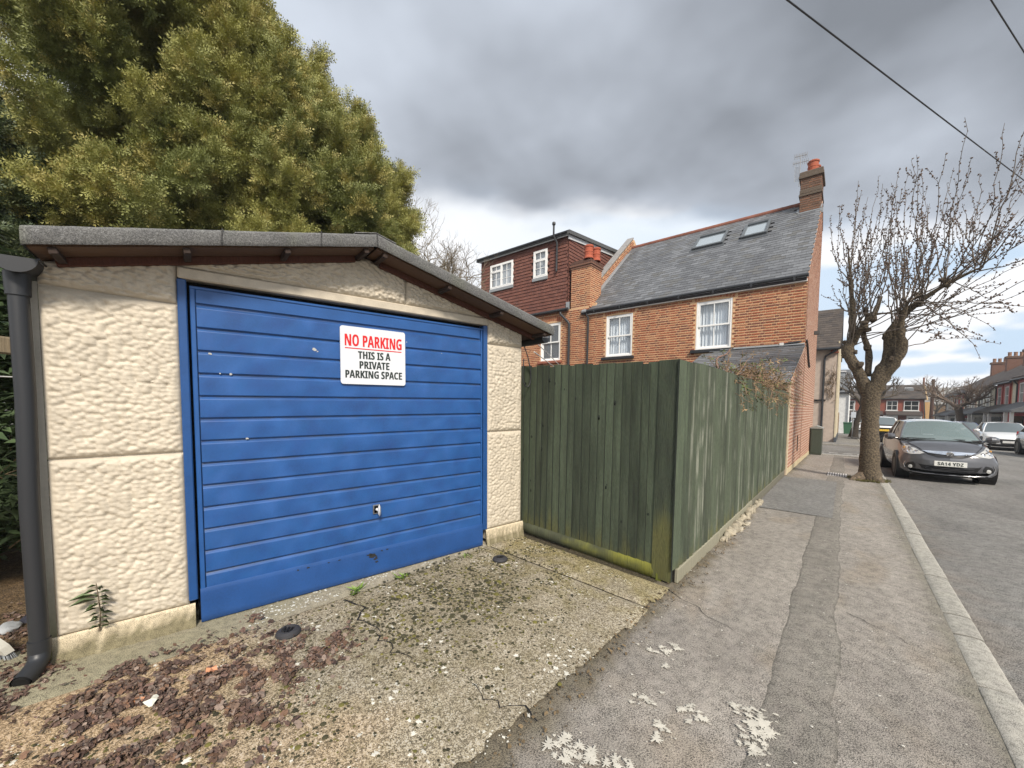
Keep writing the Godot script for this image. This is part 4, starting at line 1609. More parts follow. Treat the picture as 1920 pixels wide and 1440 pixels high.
func build_house() -> void:
	make_units()
	var S := FastNoiseLite.new()
	S.frequency = 1.0
	S.seed = 71
	var org := Vector3(-4.3, road_y(-14.0) + 0.05, -15.5)
	var t := thing("brick_house", "orange brick end house with slate roof, two skylights and a chimney at its gable", "house", T(org.x, org.y, org.z))
	var inv := t.transform.affine_inverse()
	var bricks := []
	var xl := -7.72
	# --- rear wall
	var fr := inv * T(xl, 0, ZR)
	var W := XG - xl
	var wins := [[-6.455, 1.03, 3.34, 1.52, 1], [-3.29, 1.03, 3.36, 1.52, 2]]
	var holes := []
	for q in wins:
		holes.append(Rect2(q[0] - q[1] / 2 - xl, q[2], q[1], q[3]))
	part("rear_wall", pierced(fr, W, -0.3, 5.2, holes, 0.22), M.mortar, t)
	var keep := func(x: float, y: float) -> bool:
		for q in wins:
			var dx: float = absf(x + xl - q[0])
			if dx < q[1] / 2 + 0.005 and y > q[2] - 0.14 and y < q[2] + q[3]: return false
			if dx < q[1] / 2 + 0.1 and y >= q[2] + q[3] - 0.06: return false
		if x + xl > -3.5 and y < 3.22: return false
		return true
	bond(bricks, fr, W, 2.7, 5.14, keep, red_tones.size())
	for q in wins:
		arch(bricks, fr, q[0] - xl, q[1] + 0.12, q[2] + q[3] + 0.0, 0.075, 0.2, 13)
		sash(t, inv * T(q[0], q[2], ZR), q[1], q[3], 1.0, q[4] * 3)
		var mb0 := MB.new()
		mb0.box(inv * T(q[0] - 0.02, q[2] - 0.055, ZR + 0.03), Vector3(q[1] + 0.22, 0.1, 0.14), Color.WHITE, 0.008)
		part("sill", mb0, M.black, t)
	# --- gable wall along the pavement
	var mb := MB.new()
	var z0 := -10.2
	var poly := PackedVector2Array([Vector2(0, -0.4), Vector2(8.3, -0.4), Vector2(8.3, gable_top(-18.5) - 0.02), Vector2(7.7, gable_top(-17.9) - 0.02), Vector2(-ZR - 10.2 + 0.001, gable_top(ZR - 0.01) - 0.02), Vector2(-ZR - 10.2, gable_top(ZR + 0.01) - 0.02), Vector2(0, gable_top(z0 - 0.01) - 0.02)])
	var gf := inv * Transform3D(Basis(Vector3(0, 0, -1), Vector3.UP, Vector3(1, 0, 0)), Vector3(XG, 0, z0))
	mb.prism(poly, 0.2, gf * T(0, 0, -0.2))
	part("gable_wall", mb, M.mortar_pale, t)
	var pinks := []
	bond(pinks, gf, 8.3, -0.1, 9.0, func(x, y): return y < gable_top(z0 - x - 0.005) - 0.05 and y > road_y(z0 - x) + 0.16, pink_tones.size(), 0.005)
	# the corner of the rear wall shows the gable bricks end on; painted foot of the wall
	mb = MB.new()
	mb.prism(PackedVector2Array([Vector2(0.05, 0.02), Vector2(8.3, -0.1), Vector2(8.3, 0.05), Vector2(0.05, 0.2)]), 0.014, gf, Color(0.62, 0.52, 0.33))
	part("wall_foot", mb, M.render, t)
	mb = MB.new()
	mb.box(gf * T(0.035, 1.0, 0.01), Vector3(0.07, 2.0, 0.03), Color(0.66, 0.55, 0.38), 0.004)
	part("edge_render", mb, M.render, t)
	# rusty wall tie plate
	mb = MB.new()
	mb.box(gf * T(2.35, 0.62, 0.012), Vector3(0.05, 0.42, 0.02), Color(0.07, 0.05, 0.04), 0.004)
	part("tie_bar", mb, M.plain, t)
	# lean-to front wall and the other closing walls
	mb = MB.new()
	mb.box(inv * T(-2.2, 0.9, z0 - 0.11), Vector3(2.45, 2.2, 0.2))
	mb.box(inv * T(-3.35, 0.9, -11.9), Vector3(0.2, 2.2, 3.3))
	part("outhouse_wall", mb, M.mortar_pale, t)
	mb = MB.new()
	mb.box(inv * T((xl + XG) / 2 - 0.2, 3.6, -18.4), Vector3(W - 0.5, 8.6, 0.2))
	mb.box(inv * T(xl + 0.1, 2.6, -16), Vector3(0.2, 5.8, 4.6))
	part("closing_wall", mb, M.mortar, t)
	# --- roofs
	var ang := atan(0.857)
	var len := 4.5 / cos(ang)
	var rfm := inv * Transform3D(Basis(Vector3.RIGHT, Vector3(0, sin(ang), -cos(ang)), Vector3(0, cos(ang), sin(ang))), Vector3(-7.98, 5.2 - 0.14 * 0.857, ZR + 0.14))
	mb = MB.new()
	mb.box(rfm * T(3.5, len / 2, -0.03), Vector3(7.02, len, 0.06), Color(0.05, 0.05, 0.055))
	part("roof", mb, M.slate, t)
	var slates := []
	var sk := [Rect2(3.14, 3.84, 1.1, 1.14), Rect2(4.8, 3.84, 0.82, 1.16)]
	courses(slates, rfm, 7.05, len - 0.06, 0.185, 0.255, 0.014, func(x, y):
		for q in sk:
			if q.grow(0.05).has_point(Vector2(x, y)): return false
		return not (x > 6.35 and y > len - 0.62), slate_tones.size(), S)
	# ridge of clay tiles
	for i in 23:
		mb = MB.new()
		mb.tube([Vector3(-0.148, 0, 0), Vector3(0.14, 0, 0)], [0.1, 0.104], 10, Color(0.3, 0.115, 0.075) * rf(0.8, 1.1))
		part("ridge_tile", mb, M.tile, t, inv * T(-7.8 + i * 0.292, 5.2 + (len * cos(ang) - 0.14) * 0.857 + 0.01, ZR - len * cos(ang) + 0.14))
	# front pitch, steep and unseen from here
	mb = MB.new()
	var fa := inv * Transform3D(Basis(), Vector3(-7.98, 0, 0))
	mb.quad(fa * Vector3(0, 8.95, -17.92), fa * Vector3(7.05, 8.95, -17.92), fa * Vector3(7.05, 8.1, -18.6), fa * Vector3(0, 8.1, -18.6), Color(0.1, 0.1, 0.11))
	part("front_roof", mb, M.slate, t)
	# skylights
	for q in sk:
		var sx := rfm * T(q.position.x + q.size.x / 2, q.position.y, 0.03)
		mb = MB.new()
		var w: float = q.size.x
		var h: float = q.size.y
		for s in [-1, 1]:
			mb.box(sx * T(s * (w / 2 - 0.045), h / 2, 0.045), Vector3(0.09, h, 0.1), Color(0.36, 0.38, 0.39), 0.012)
		mb.box(sx * T(0, 0.05, 0.045), Vector3(w - 0.18, 0.1, 0.1), Color(0.36, 0.38, 0.39), 0.012)
		mb.box(sx * T(0, h - 0.06, 0.05), Vector3(w - 0.18, 0.12, 0.11), Color(0.17, 0.19, 0.2), 0.012)
		mb.box(sx * T(0, -0.1, 0.006), Vector3(w + 0.1, 0.2, 0.012), Color(0.24, 0.25, 0.26))
		var sl := part("skylight", mb, M.lead, t)
		glass_pane("pane", sx * T(0, 0.09, 0.06), w - 0.17, h - 0.2, sl)
		mb = MB.new()
		mb.box(sx * T(0, h / 2, 0.02), Vector3(w - 0.16, h - 0.16, 0.01), Color(0.22, 0.26, 0.28))
		part("blind", mb, M.plain, sl)
	# lead flashing down the party wall and at the chimney
	mb = MB.new()
	for i in 12:
		mb.box(rfm * T(0.06, 0.3 + i * 0.43, 0.04), Vector3(0.18, 0.44, 0.02), Color(1, 1, 1) * rf(0.85, 1.1), 0.003)
	part("flashing", mb, M.lead, t)
	# gutter, fascia and downpipe
	mb = MB.new()
	mb.box(inv * T((xl + XG) / 2 - 0.02, 5.045, ZR + 0.05), Vector3(W + 0.02, 0.075, 0.09), Color(0.75, 0.73, 0.7), 0.004)
	part("fascia", mb, M.paint, t)
	pipe(t, "gutter", [inv * Vector3(xl - 0.02, 5.135, ZR + 0.13), inv * Vector3(XG + 0.02, 5.165, ZR + 0.13)], 0.052, M.black)
	mb = MB.new()
	for i in 7:
		mb.box(inv * T(lerpf(xl + 0.3, XG - 0.3, i / 6.0), 5.1, ZR + 0.12), Vector3(0.05, 0.1, 0.12), Color.WHITE, 0.004)
	part("gutter_bracket", mb, M.black, t)
	pipe(t, "downpipe", [inv * Vector3(-7.76, 5.1, ZR + 0.12), inv * Vector3(-7.76, 4.98, ZR + 0.1), inv * Vector3(-7.7, 4.9, ZR + 0.07), inv * Vector3(-7.7, 0.0, ZR + 0.07)], 0.036, M.black)
	# lean-to roof
	var la := atan(0.362)
	var ll := 3.5 / cos(la)
	var lf := inv * Transform3D(Basis(Vector3.RIGHT, Vector3(0, sin(la), -cos(la)), Vector3(0, cos(la), sin(la))), Vector3(-3.5, 2.06 - 0.16 * 0.362, z0 + 0.16))
	mb = MB.new()
	mb.box(lf * T(1.275, ll / 2 - 0.23, -0.03), Vector3(2.55, ll - 0.46, 0.05), Color(0.06, 0.06, 0.06))
	mb.box(lf * T(1.4, ll - 0.23, -0.03), Vector3(2.3, 0.46, 0.05), Color(0.06, 0.06, 0.06))
	part("outhouse_roof", mb, M.slate, t)
	courses(slates, lf, 2.57, ll, 0.21, 0.3, 0.014, func(x, y): return x > 0.25 or y < ll - 0.45, slate_tones.size(), S)
	mb = MB.new()
	mb.box(lf * T(1.5, ll - 0.02, 0.06), Vector3(2.1, 0.16, 0.02), Color.WHITE, 0.004)
	mb.box(inv * T(-2.15, 3.3, ZR + 0.014), Vector3(2.1, 0.1, 0.02), Color.WHITE)
	part("flashing", mb, M.lead, t)
	# cable bundle and its bracket where the lean-to roof meets the gable
	pipe(t, "cable", [inv * Vector3(-1.5, 3.33, ZR + 0.05), inv * Vector3(-1.1, 3.38, ZR + 0.04), inv * Vector3(XG + 0.03, 3.42, ZR - 0.1), inv * Vector3(XG + 0.03, 3.3, ZR - 0.5), inv * Vector3(XG + 0.03, 2.98, ZR - 1.0), inv * Vector3(XG + 0.03, 2.8, ZR - 1.5)], 0.025, M.black)
	mb = MB.new()
	mb.box(inv * T(-1.48, 3.3, ZR + 0.05), Vector3(0.1, 0.16, 0.07), Color(0.75, 0.74, 0.7), 0.006)
	mb.box(inv * T(XG - 0.12, 1.98, z0 + 0.08), Vector3(0.22, 0.1, 0.1), Color(0.8, 0.8, 0.8), 0.006)
	part("junction_box", mb, M.paint, t)
	# --- chimney on the gable
	var ch := MB.new()
	var cc := inv * Vector3(-1.26, 0, -17.75)
	ch.box(T(cc.x, inv.origin.y + 8.6, cc.z), Vector3(0.58, 2.4, 1.0))
	var cm := part("chimney", ch, M.mortar_dark, t)
	var brown := []
	for face in [[Transform3D(Basis(), Vector3(cc.x - 0.29, inv.origin.y, cc.z + 0.5)), 0.58], [Transform3D(Basis(Vector3(0, 0, -1), Vector3.UP, Vector3(1, 0, 0)), Vector3(cc.x + 0.29, inv.origin.y, cc.z + 0.5)), 1.0], [Transform3D(Basis(Vector3(0, 0, 1), Vector3.UP, Vector3(-1, 0, 0)), Vector3(cc.x - 0.29, inv.origin.y, cc.z - 0.5)), 1.0]]:
		bond(brown, face[0], face[1], 7.9, 9.8, func(_x, _y): return true, 4, 0.008)
	mb = MB.new()
	for e in [[9.0, 0.66, 0.08], [9.12, 0.62, 0.14], [9.62, 0.7, 0.1], [9.72, 0.66, 0.14]]:
		mb.box(T(cc.x, inv.origin.y + e[0], cc.z), Vector3(e[1], e[2], e[1] + 0.42), Color(0.16, 0.12, 0.09), 0.01)
	part("corbel", mb, M.brick, cm)
	for e in [[0.0, 0.22], [0.02, -0.2]]:
		chimney_pot(t, Vector3(cc.x + 0.02 + e[0], inv.origin.y + 9.79, cc.z + e[1]), 0.16, 0.42)
	mb = MB.new()
	mb.box(inv * T(-1.24, 8.32, -17.2), Vector3(0.72, 0.16, 0.05), Color.WHITE, 0.004)
	mb.box(rfm * T(6.7, len - 0.66, 0.05), Vector3(0.72, 0.3, 0.02), Color.WHITE, 0.004)
	part("flashing", mb, M.lead, t)
	var brown_tones := [Color(0.23, 0.105, 0.062), Color(0.26, 0.12, 0.07), Color(0.17, 0.09, 0.06), Color(0.3, 0.14, 0.08)]
	# all bricks of the house: nearest ones singly
	var all_tones := red_tones + pink_tones + brown_tones
	for e in pinks: e[1] += red_tones.size()
	for e in brown: e[1] += red_tones.size() + pink_tones.size()
	pieces("brick", bricks + pinks + brown, brick_unit, tints("brick", M.brick, all_tones), all_tones, M.brick, t)
	pieces("slate", slates, slate_unit, tints("slate", M.slate, slate_tones), slate_tones, M.slate, t)
	# small things on the gable: a bracket lamp stub, alarm box
	mb = MB.new()
	mb.box(gf * T(6.6, 4.1, 0.08), Vector3(0.12, 0.12, 0.16), Color(0.06, 0.06, 0.06), 0.01)
	part("bracket", mb, M.plain, t)

func build_neighbour() -> void:
	var S := FastNoiseLite.new()
	S.seed = 14
	var org := Vector3(-10.6, road_y(-14.0) + 0.05, -15.5)
	var t := thing("dormer_house", "brick house with a brown tile-hung flat-roofed dormer and squat chimney, left of the slate roof", "house", T(org.x, org.y, org.z))
	var inv := t.transform.affine_inverse()
	var xl := -13.6
	var xr := -7.72
	var fr := inv * T(xl, 0, ZR)
	var win := [-9.5, 0.98, 3.36, 1.55]
	part("rear_wall", pierced(fr, xr - xl - 0.003, -0.3, 5.36, [Rect2(win[0] - win[1] / 2 - xl, win[2], win[1], win[3])], 0.22), M.mortar, t)
	var bricks := []
	bond(bricks, fr, xr - xl, 2.7, 5.3, func(x, y):
		var dx: float = absf(x + xl - win[0])
		if dx < win[1] / 2 + 0.005 and y > win[2] - 0.12 and y < win[2] + win[3]: return false
		return not (dx < win[1] / 2 + 0.1 and y >= win[2] + win[3] - 0.06 and y < win[2] + win[3] + 0.24), red_tones.size())
	arch(bricks, fr, win[0] - xl, win[1] + 0.12, win[2] + win[3], 0.075, 0.2, 12)
	sash(t, inv * T(win[0], win[2], ZR), win[1], win[3], 0.0, 4)
	var mb := MB.new()
	mb.box(inv * T(win[0], win[2] - 0.055, ZR + 0.03), Vector3(win[1] + 0.2, 0.1, 0.14), Color(0.35, 0.12, 0.07), 0.008)
	part("sill", mb, M.paint, t)
	# dormer body
	var top := func(z: float) -> float: return 8.28 + (ZR - z) * 0.118
	mb = MB.new()
	var dpoly := PackedVector2Array([Vector2(0, 5.38), Vector2(4.7, 5.38), Vector2(4.7, top.call(ZR - 4.7)), Vector2(0, top.call(ZR))])
	var side := inv * Transform3D(Basis(Vector3(0, 0, -1), Vector3.UP, Vector3(1, 0, 0)), Vector3(-8.74, 0, ZR - 0.02))
	mb.prism(dpoly, 0.12, side * T(0, 0, -0.12), Color(0.1, 0.04, 0.03))
	mb.prism(dpoly, 0.12, side * T(0, 0, -4.84), Color(0.1, 0.04, 0.03))
	part("dormer_side", mb, M.tile, t)
	var dw := [[-12.285, 1.4, 6.88, 1.1], [-10.08, 0.72, 6.9, 1.13]]
	var dh := []
	for q in dw: dh.append(Rect2(q[0] - q[1] / 2 - xl, q[2], q[1], q[3]))
	part("dormer_front", pierced(fr * T(0, 0, -0.03), -8.76 - xl, 5.36, 8.3, dh, 0.1, Color(0.1, 0.04, 0.03)), M.tile, t)
	var tiles := []
	courses(tiles, fr * T(0, 5.3, -0.03), -8.72 - xl, 2.98, 0.135, 0.19, 0.02, func(x, y):
		for q in dw:
			if Rect2(q[0] - q[1] / 2 - xl - 0.04, q[2] - 5.3 - 0.12, q[1] + 0.08, q[3] + 0.14).has_point(Vector2(x, y)): return false
		return true, tile_tones.size(), null, 0.17)
	courses(tiles, side * T(0, 5.4, 0), 4.6, 3.4, 0.135, 0.19, 0.02, func(x, y): return y + 5.4 < top.call(ZR - x) - 0.03 and y + 5.4 > 5.3 + x * 0.75, tile_tones.size(), null, 0.17)
	casement(t, inv * T(dw[0][0], dw[0][2], ZR + 0.02), dw[0][1], dw[0][3], [[0.0, 0.0, 0.5, 0.72, 2, 2], [0.5, 0.0, 1.0, 1.0, 2, 3], [0.0, 0.72, 0.5, 1.0, 2, 1]])
	casement(t, inv * T(dw[1][0], dw[1][2], ZR + 0.02), dw[1][1], dw[1][3], [[0.0, 0.0, 1.0, 0.64, 2, 2], [0.0, 0.64, 1.0, 1.0, 2, 1]])
	for q in dw:
		mb = MB.new()
		mb.box(inv * T(q[0], q[2] - 0.07, ZR + 0.03), Vector3(q[1] + 0.06, 0.13, 0.09), Color.WHITE, 0.006)
		part("sill", mb, M.lead, t)
	# flat roof with fascias
	mb = MB.new()
	var rp := PackedVector2Array([Vector2(-0.22, 8.27), Vector2(-0.22, 8.42), Vector2(4.8, 8.42 + 5.02 * 0.118), Vector2(4.8, 8.27 + 5.02 * 0.118)])
	mb.prism(rp, 5.2, side * T(0, 0, -5.02), Color(0.16, 0.165, 0.17))
	part("flat_roof", mb, M.felt, t)
	mb = MB.new()
	mb.box(inv * T((xl - 8.7) / 2, 8.29, ZR + 0.13), Vector3(5.0, 0.12, 0.03), Color(0.62, 0.64, 0.66))
	var fp := PackedVector2Array([Vector2(-0.1, 8.12), Vector2(-0.1, 8.3), Vector2(4.6, 8.3 + 4.7 * 0.118), Vector2(4.6, 8.12 + 4.7 * 0.118)])
	mb.prism(fp, 0.03, side * T(0, 0, 0.06), Color(0.62, 0.64, 0.66))
	part("fascia", mb, M.paint, t)
	pipe(t, "gutter", [inv * Vector3(xl - 0.05, 8.36, ZR + 0.2), inv * Vector3(-8.66, 8.36, ZR + 0.2)], 0.055, M.black)
	pipe(t, "vent_pipe", [inv * Vector3(-9.2, 6.95, ZR + 0.1), inv * Vector3(-9.2, 8.1, ZR + 0.1), inv * Vector3(-9.26, 8.35, ZR + 0.27), inv * Vector3(-9.26, 8.75, ZR + 0.27)], 0.04, M.black)
	mb = MB.new()
	mb.lathe(inv * T(-9.26, 8.72, ZR + 0.27), [Vector2(0.04, 0), Vector2(0.075, 0.06), Vector2(0.06, 0.14), Vector2(0, 0.17)], 10)
	part("vent_cowl", mb, M.black, t)
	pipe(t, "gutter", [inv * Vector3(xl, 5.33, ZR + 0.12), inv * Vector3(-8.6, 5.36, ZR + 0.12)], 0.06, M.black)
	pipe(t, "downpipe", [inv * Vector3(-8.95, 5.28, ZR + 0.12), inv * Vector3(-8.95, 5.2, ZR + 0.12), inv * Vector3(-8.62, 4.86, ZR + 0.07), inv * Vector3(-8.55, 4.75, ZR + 0.07), inv * Vector3(-8.55, 0, ZR + 0.07)], 0.05, M.black)
	# squat chimney at the party line
	mb = MB.new()
	var cc := Vector3(-8.12, 6.2, -13.98)
	mb.box(inv * T(cc.x, cc.y, cc.z), Vector3(0.86, 1.75, 0.86))
	var cm := part("chimney", mb, M.mortar, t)
	for face in [[inv * Transform3D(Basis(), Vector3(cc.x - 0.43, 0, cc.z + 0.43)), 0.86], [inv * Transform3D(Basis(Vector3(0, 0, -1), Vector3.UP, Vector3(1, 0, 0)), Vector3(cc.x + 0.43, 0, cc.z + 0.43)), 0.86]]:
		bond(bricks, face[0], face[1], 5.38, 6.9, func(_x, _y): return true, red_tones.size(), 0.008)
	mb = MB.new()
	for e in [[6.92, 0.92, 0.08, 0.3], [7.0, 0.98, 0.08, 0.24], [7.09, 0.94, 0.1, 0.14], [7.17, 0.8, 0.08, 0.12]]:
		mb.box(inv * T(cc.x, e[0], cc.z), Vector3(e[1], e[2], e[1]), Color(e[3], e[3] * 0.5, e[3] * 0.34), 0.012)
	part("corbel", mb, M.brick, cm)
	for e in [-0.12, 0.3]:
		chimney_pot(t, inv * Vector3(cc.x + 0.3 + e * 0.2, 7.2, cc.z + 0.22 - e), 0.17, 0.5, Color(0.55, 0.13, 0.07))
	mb = MB.new()
	mb.box(inv * T(-8.66, 5.5, ZR + 0.05), Vector3(0.16, 0.3, 0.03), Color.WHITE, 0.004)
	part("flashing", mb, M.lead, t)
	# party wall raised above the slates, with its coping
	mb = MB.new()
	var pw := inv * Transform3D(Basis(Vector3(0, 0, -1), Vector3.UP, Vector3(1, 0, 0)), Vector3(-8.0, 0, -14.4))
	mb.prism(PackedVector2Array([Vector2(0, 5.6), Vector2(4.2, 5.6), Vector2(4.2, 9.1), Vector2(3.75, 9.42), Vector2(3.55, 9.4), Vector2(0, 6.36)]), 0.2, pw * T(0, 0, -0.2))
	part("party_wall", mb, M.mortar, t)
	bond(bricks, pw, 3.7, 5.9, 9.3, func(x, y): return y < 6.3 + x * 0.857 and y > 5.75 + x * 0.857, red_tones.size())
	mb = MB.new()
	for i in 5:
		var a := Vector3(-8.1, 6.4 + i * 0.61, -14.38 - i * 0.712)
		mb.box(inv * Transform3D(Basis(Vector3.RIGHT, 0.7087), a + Vector3(0, 0.305, -0.356)), Vector3(0.32, 0.07, 0.92), Color(0.3, 0.29, 0.28), 0.012)
	part("coping", mb, M.render, t)
	pieces("brick", bricks, brick_unit, tints("brick_n", M.brick, red_tones), red_tones, M.brick, t)
	pieces("tile", tiles, tile_unit, tints("tile_n", M.tile, tile_tones), tile_tones, M.tile, t)
	# pots of the chimney beyond
	mb = MB.new()
	mb.box(inv * T(-11.5, 7.0, -16.5), Vector3(1.0, 3.6, 0.6))
	part("rear_chimney", mb, M.mortar, t)
	for x in [-11.75, -11.4]:
		chimney_pot(t, inv * Vector3(x, 8.8, -16.4), 0.12, 0.5, Color(0.55, 0.35, 0.22))
	mb = MB.new()
	mb.box(inv * T(xl + 0.1, 2.6, -16), Vector3(0.2, 5.8, 4.6))
	mb.box(inv * T(-10.6, 2.6, -18.3), Vector3(5.6, 5.8, 0.2))
	part("closing_wall", mb, M.mortar, t)

# ---------------------------------------------------------------- further houses
func plain_window(parent: Node3D, x: Transform3D, w: float, h: float, frame: Color, cols := 2, rows := 2, glassy := Color(0.1, 0.12, 0.14)) -> void:
	var mb := MB.new()
	for s in [-1, 1]:
		mb.box(x * T(s * (w / 2 - 0.04), h / 2, 0.0), Vector3(0.08, h, 0.08), frame)
	for y in [0.04, h - 0.04]:
		mb.box(x * T(0, y, 0.0), Vector3(w - 0.16, 0.08, 0.078), frame)
	for k in range(1, cols):
		mb.box(x * T(lerpf(-w / 2, w / 2, float(k) / cols), h / 2, -0.005), Vector3(0.05, h - 0.16, 0.05), frame)
	for k in range(1, rows):
		mb.box(x * T(0, lerpf(0, h, float(k) / rows), -0.003), Vector3(w - 0.16, 0.055, 0.055), frame)
	var win := part("window", mb, M.paint, parent)
	mb = MB.new()
	mb.box(x * T(0, h / 2, -0.03), Vector3(w - 0.1, h - 0.1, 0.02), glassy)
	part("pane", mb, M.car_glass if glassy.r < 0.2 else M.plain, win)
	mb = MB.new()
	mb.box(x * T(0, -0.05, 0.04), Vector3(w + 0.16, 0.1, 0.14), frame)
	part("sill", mb, M.paint, win)

func roof_pair(parent: Node3D, called: String, inv: Transform3D, x0: float, x1: float, z_e0: float, z_e1: float, ye: float, yr: float, tones: Array, material: StandardMaterial3D, key: String, gauge := 0.28, wid := 0.3, most := 300) -> void:
	# two slopes, ridge along x between eaves at z_e0 (nearer) and z_e1
	var zm := (z_e0 + z_e1) / 2
	var list := []
	var mb := MB.new()
	for s in [0, 1]:
		var ze := z_e0 if s == 0 else z_e1
		var a := atan2(yr - ye, absf(zm - ze))
		var l := absf(zm - ze) / cos(a)
		var bx := Vector3.RIGHT if s == 0 else Vector3.LEFT
		var up := Vector3(0, sin(a), -cos(a)) if s == 0 else Vector3(0, sin(a), cos(a))
		var fr := inv * Transform3D(Basis(bx, up, bx.cross(up)), Vector3(x0 if s == 0 else x1, ye, ze))
		mb.box(fr * T((x1 - x0) / 2, l / 2, -0.05), Vector3(x1 - x0, l, 0.1), tones[0] * 0.7)
		if s == 0:
			courses(list, fr, x1 - x0, l, gauge, wid, 0.03, func(_a, _b): return true, tones.size())
	part(called, mb, material, parent)
	pieces("roof_tile", list, tile_unit, tints(key, material, tones), tones, material, parent, most)

func build_far() -> void:
	var old_tile := [Color(0.085, 0.068, 0.058), Color(0.1, 0.08, 0.066), Color(0.07, 0.058, 0.052), Color(0.115, 0.092, 0.076)]
	# cream house across the side street
	var gy := road_y(-28.5) + 0.1
	var t := thing("cream_house", "tall cream rendered house with dark tiled roof across the side street, downpipe on its wall", "house", T(-3.5, gy, -31.0))
	var inv := t.transform.affine_inverse()
	var mb := MB.new()
	mb.box(inv * T(-3.6, gy + 2.65, -31.2), Vector3(6.3, 5.3, 6.8), Color(0.52, 0.43, 0.36))
	part("wall", mb, M.render, t)
	mb = MB.new()
	var gp := PackedVector2Array([Vector2(0, 5.2), Vector2(6.8, 5.2), Vector2(3.4, 7.75)])
	mb.prism(gp, 0.2, inv * Transform3D(Basis(Vector3(0, 0, -1), Vector3.UP, Vector3(1, 0, 0)), Vector3(-0.65, gy, -27.8)), Color(0.6, 0.52, 0.38))
	mb.box(inv * T(-0.44, gy + 2.75, -31.2), Vector3(0.06, 5.5, 6.86), Color(0.62, 0.54, 0.38))
	part("gable_wall", mb, M.render, t)
	roof_pair(t, "roof", inv, -7.0, -0.36, -27.5, -34.9, gy + 5.12, gy + 7.9, old_tile, M.tile, "old_tile", 0.26, 0.3)
	mb = MB.new()
	for i in 3:
		mb.box(inv * T(-0.62 - i * 0.02, gy + 4.9 + i * 0.08, -27.72), Vector3(0.35 - i * 0.05, 0.08, 0.16), Color(0.36, 0.11, 0.07))
	part("corbel", mb, M.brick, t)
	pipe(t, "gutter", [inv * Vector3(-6.8, gy + 5.08, -27.45), inv * Vector3(-0.4, gy + 5.08, -27.45)], 0.07, M.black)
	pipe(t, "downpipe", [inv * Vector3(-0.55, gy + 4.98, -27.5), inv * Vector3(-1.0, gy + 4.72, -27.72), inv * Vector3(-1.03, gy + 4.6, -27.74), inv * Vector3(-1.03, gy, -27.74)], 0.05, M.black)
	mb = MB.new()
	mb.box(inv * T(-1.2, gy + 2.3, -27.74), Vector3(0.6, 0.07, 0.07), Color(0.03, 0.03, 0.03))
	part("branch_pipe", mb, M.black, t)
	mb = MB.new()
	mb.box(inv * T(-0.42, gy + 0.12, -31.0), Vector3(0.1, 0.3, 7.0), Color(0.06, 0.07, 0.08))
	part("plinth", mb, M.plain, t)
	mb = MB.new()
	mb.lathe(inv * Transform3D(Basis(Vector3(0, 0, 1), Vector3(1, 0, 0.3).normalized(), Vector3(-0.3, 0, 1).normalized().cross(Vector3.UP)), Vector3(-0.2, gy + 3.8, -33.2)), [Vector2(0, 0), Vector2(0.2, 0.03), Vector2(0.32, 0.1)], 14, Color(0.25, 0.26, 0.27))
	part("satellite_dish", mb, M.plain, t)
	# dry creeper on its wall
	mb = MB.new()
	for i in 42:
		var p := Vector3(rf(-0.95, -0.5), gy + rf(2.3, 3.9), -27.74)
		var pts := [p]
		for k in 5:
			p += Vector3(rf(-0.09, 0.09), rf(-0.16, 0.2), rf(-0.01, 0.02))
			p.x = clampf(p.x, -1.0, -0.46)
			pts.append(p)
		for k in pts.size(): pts[k] = inv * pts[k]
		mb.tube(pts, [0.012, 0.011, 0.01, 0.009, 0.007, 0.005], 4, Color(0.16, 0.11, 0.07), false)
	var cp := part("dry_creeper", mb, M.twig, self, t.transform)
	tag(cp, "dry brown creeper clinging to the cream house wall beside its downpipe", "creeper")

	# white house with a grey dormer, further along the same side
	gy = road_y(-46.0) + 0.05
	t = thing("white_house", "narrow white rendered house with slate roof and grey dormer behind the cream house", "house", T(-3.0, gy, -50.0))
	inv = t.transform.affine_inverse()
	mb = MB.new()
	mb.box(inv * T(-3.2, gy + 1.9, -50.5), Vector3(6.6, 3.9, 7.0), Color(0.74, 0.74, 0.72))
	mb.prism(PackedVector2Array([Vector2(0, 3.7), Vector2(7.0, 3.7), Vector2(3.5, 5.9)]), 0.2, inv * Transform3D(Basis(Vector3(0, 0, -1), Vector3.UP, Vector3(1, 0, 0)), Vector3(-0.12, gy, -47.0)), Color(0.74, 0.74, 0.72))
	part("wall", mb, M.render, t)
	roof_pair(t, "roof", inv, -6.6, 0.2, -46.7, -54.3, gy + 3.75, gy + 6.1, slate_tones, M.slate, "slate_w", 0.3, 0.4, 60)
	mb = MB.new()
	mb.box(inv * T(-1.0, gy + 4.9, -48.0), Vector3(1.5, 1.5, 2.4), Color(0.3, 0.32, 0.34))
	part("dormer", mb, M.slate, t)
	mb = MB.new()
	mb.box(inv * T(-1.0, gy + 5.68, -48.0), Vector3(1.7, 0.1, 2.6), Color(0.7, 0.7, 0.7))
	part("dormer_roof", mb, M.paint, t)
	pipe(t, "downpipe", [inv * Vector3(0.15, gy + 3.8, -46.9), inv * Vector3(0.15, gy, -46.9)], 0.06, M.white)

	# row across the end of the road
	gy = -1.17
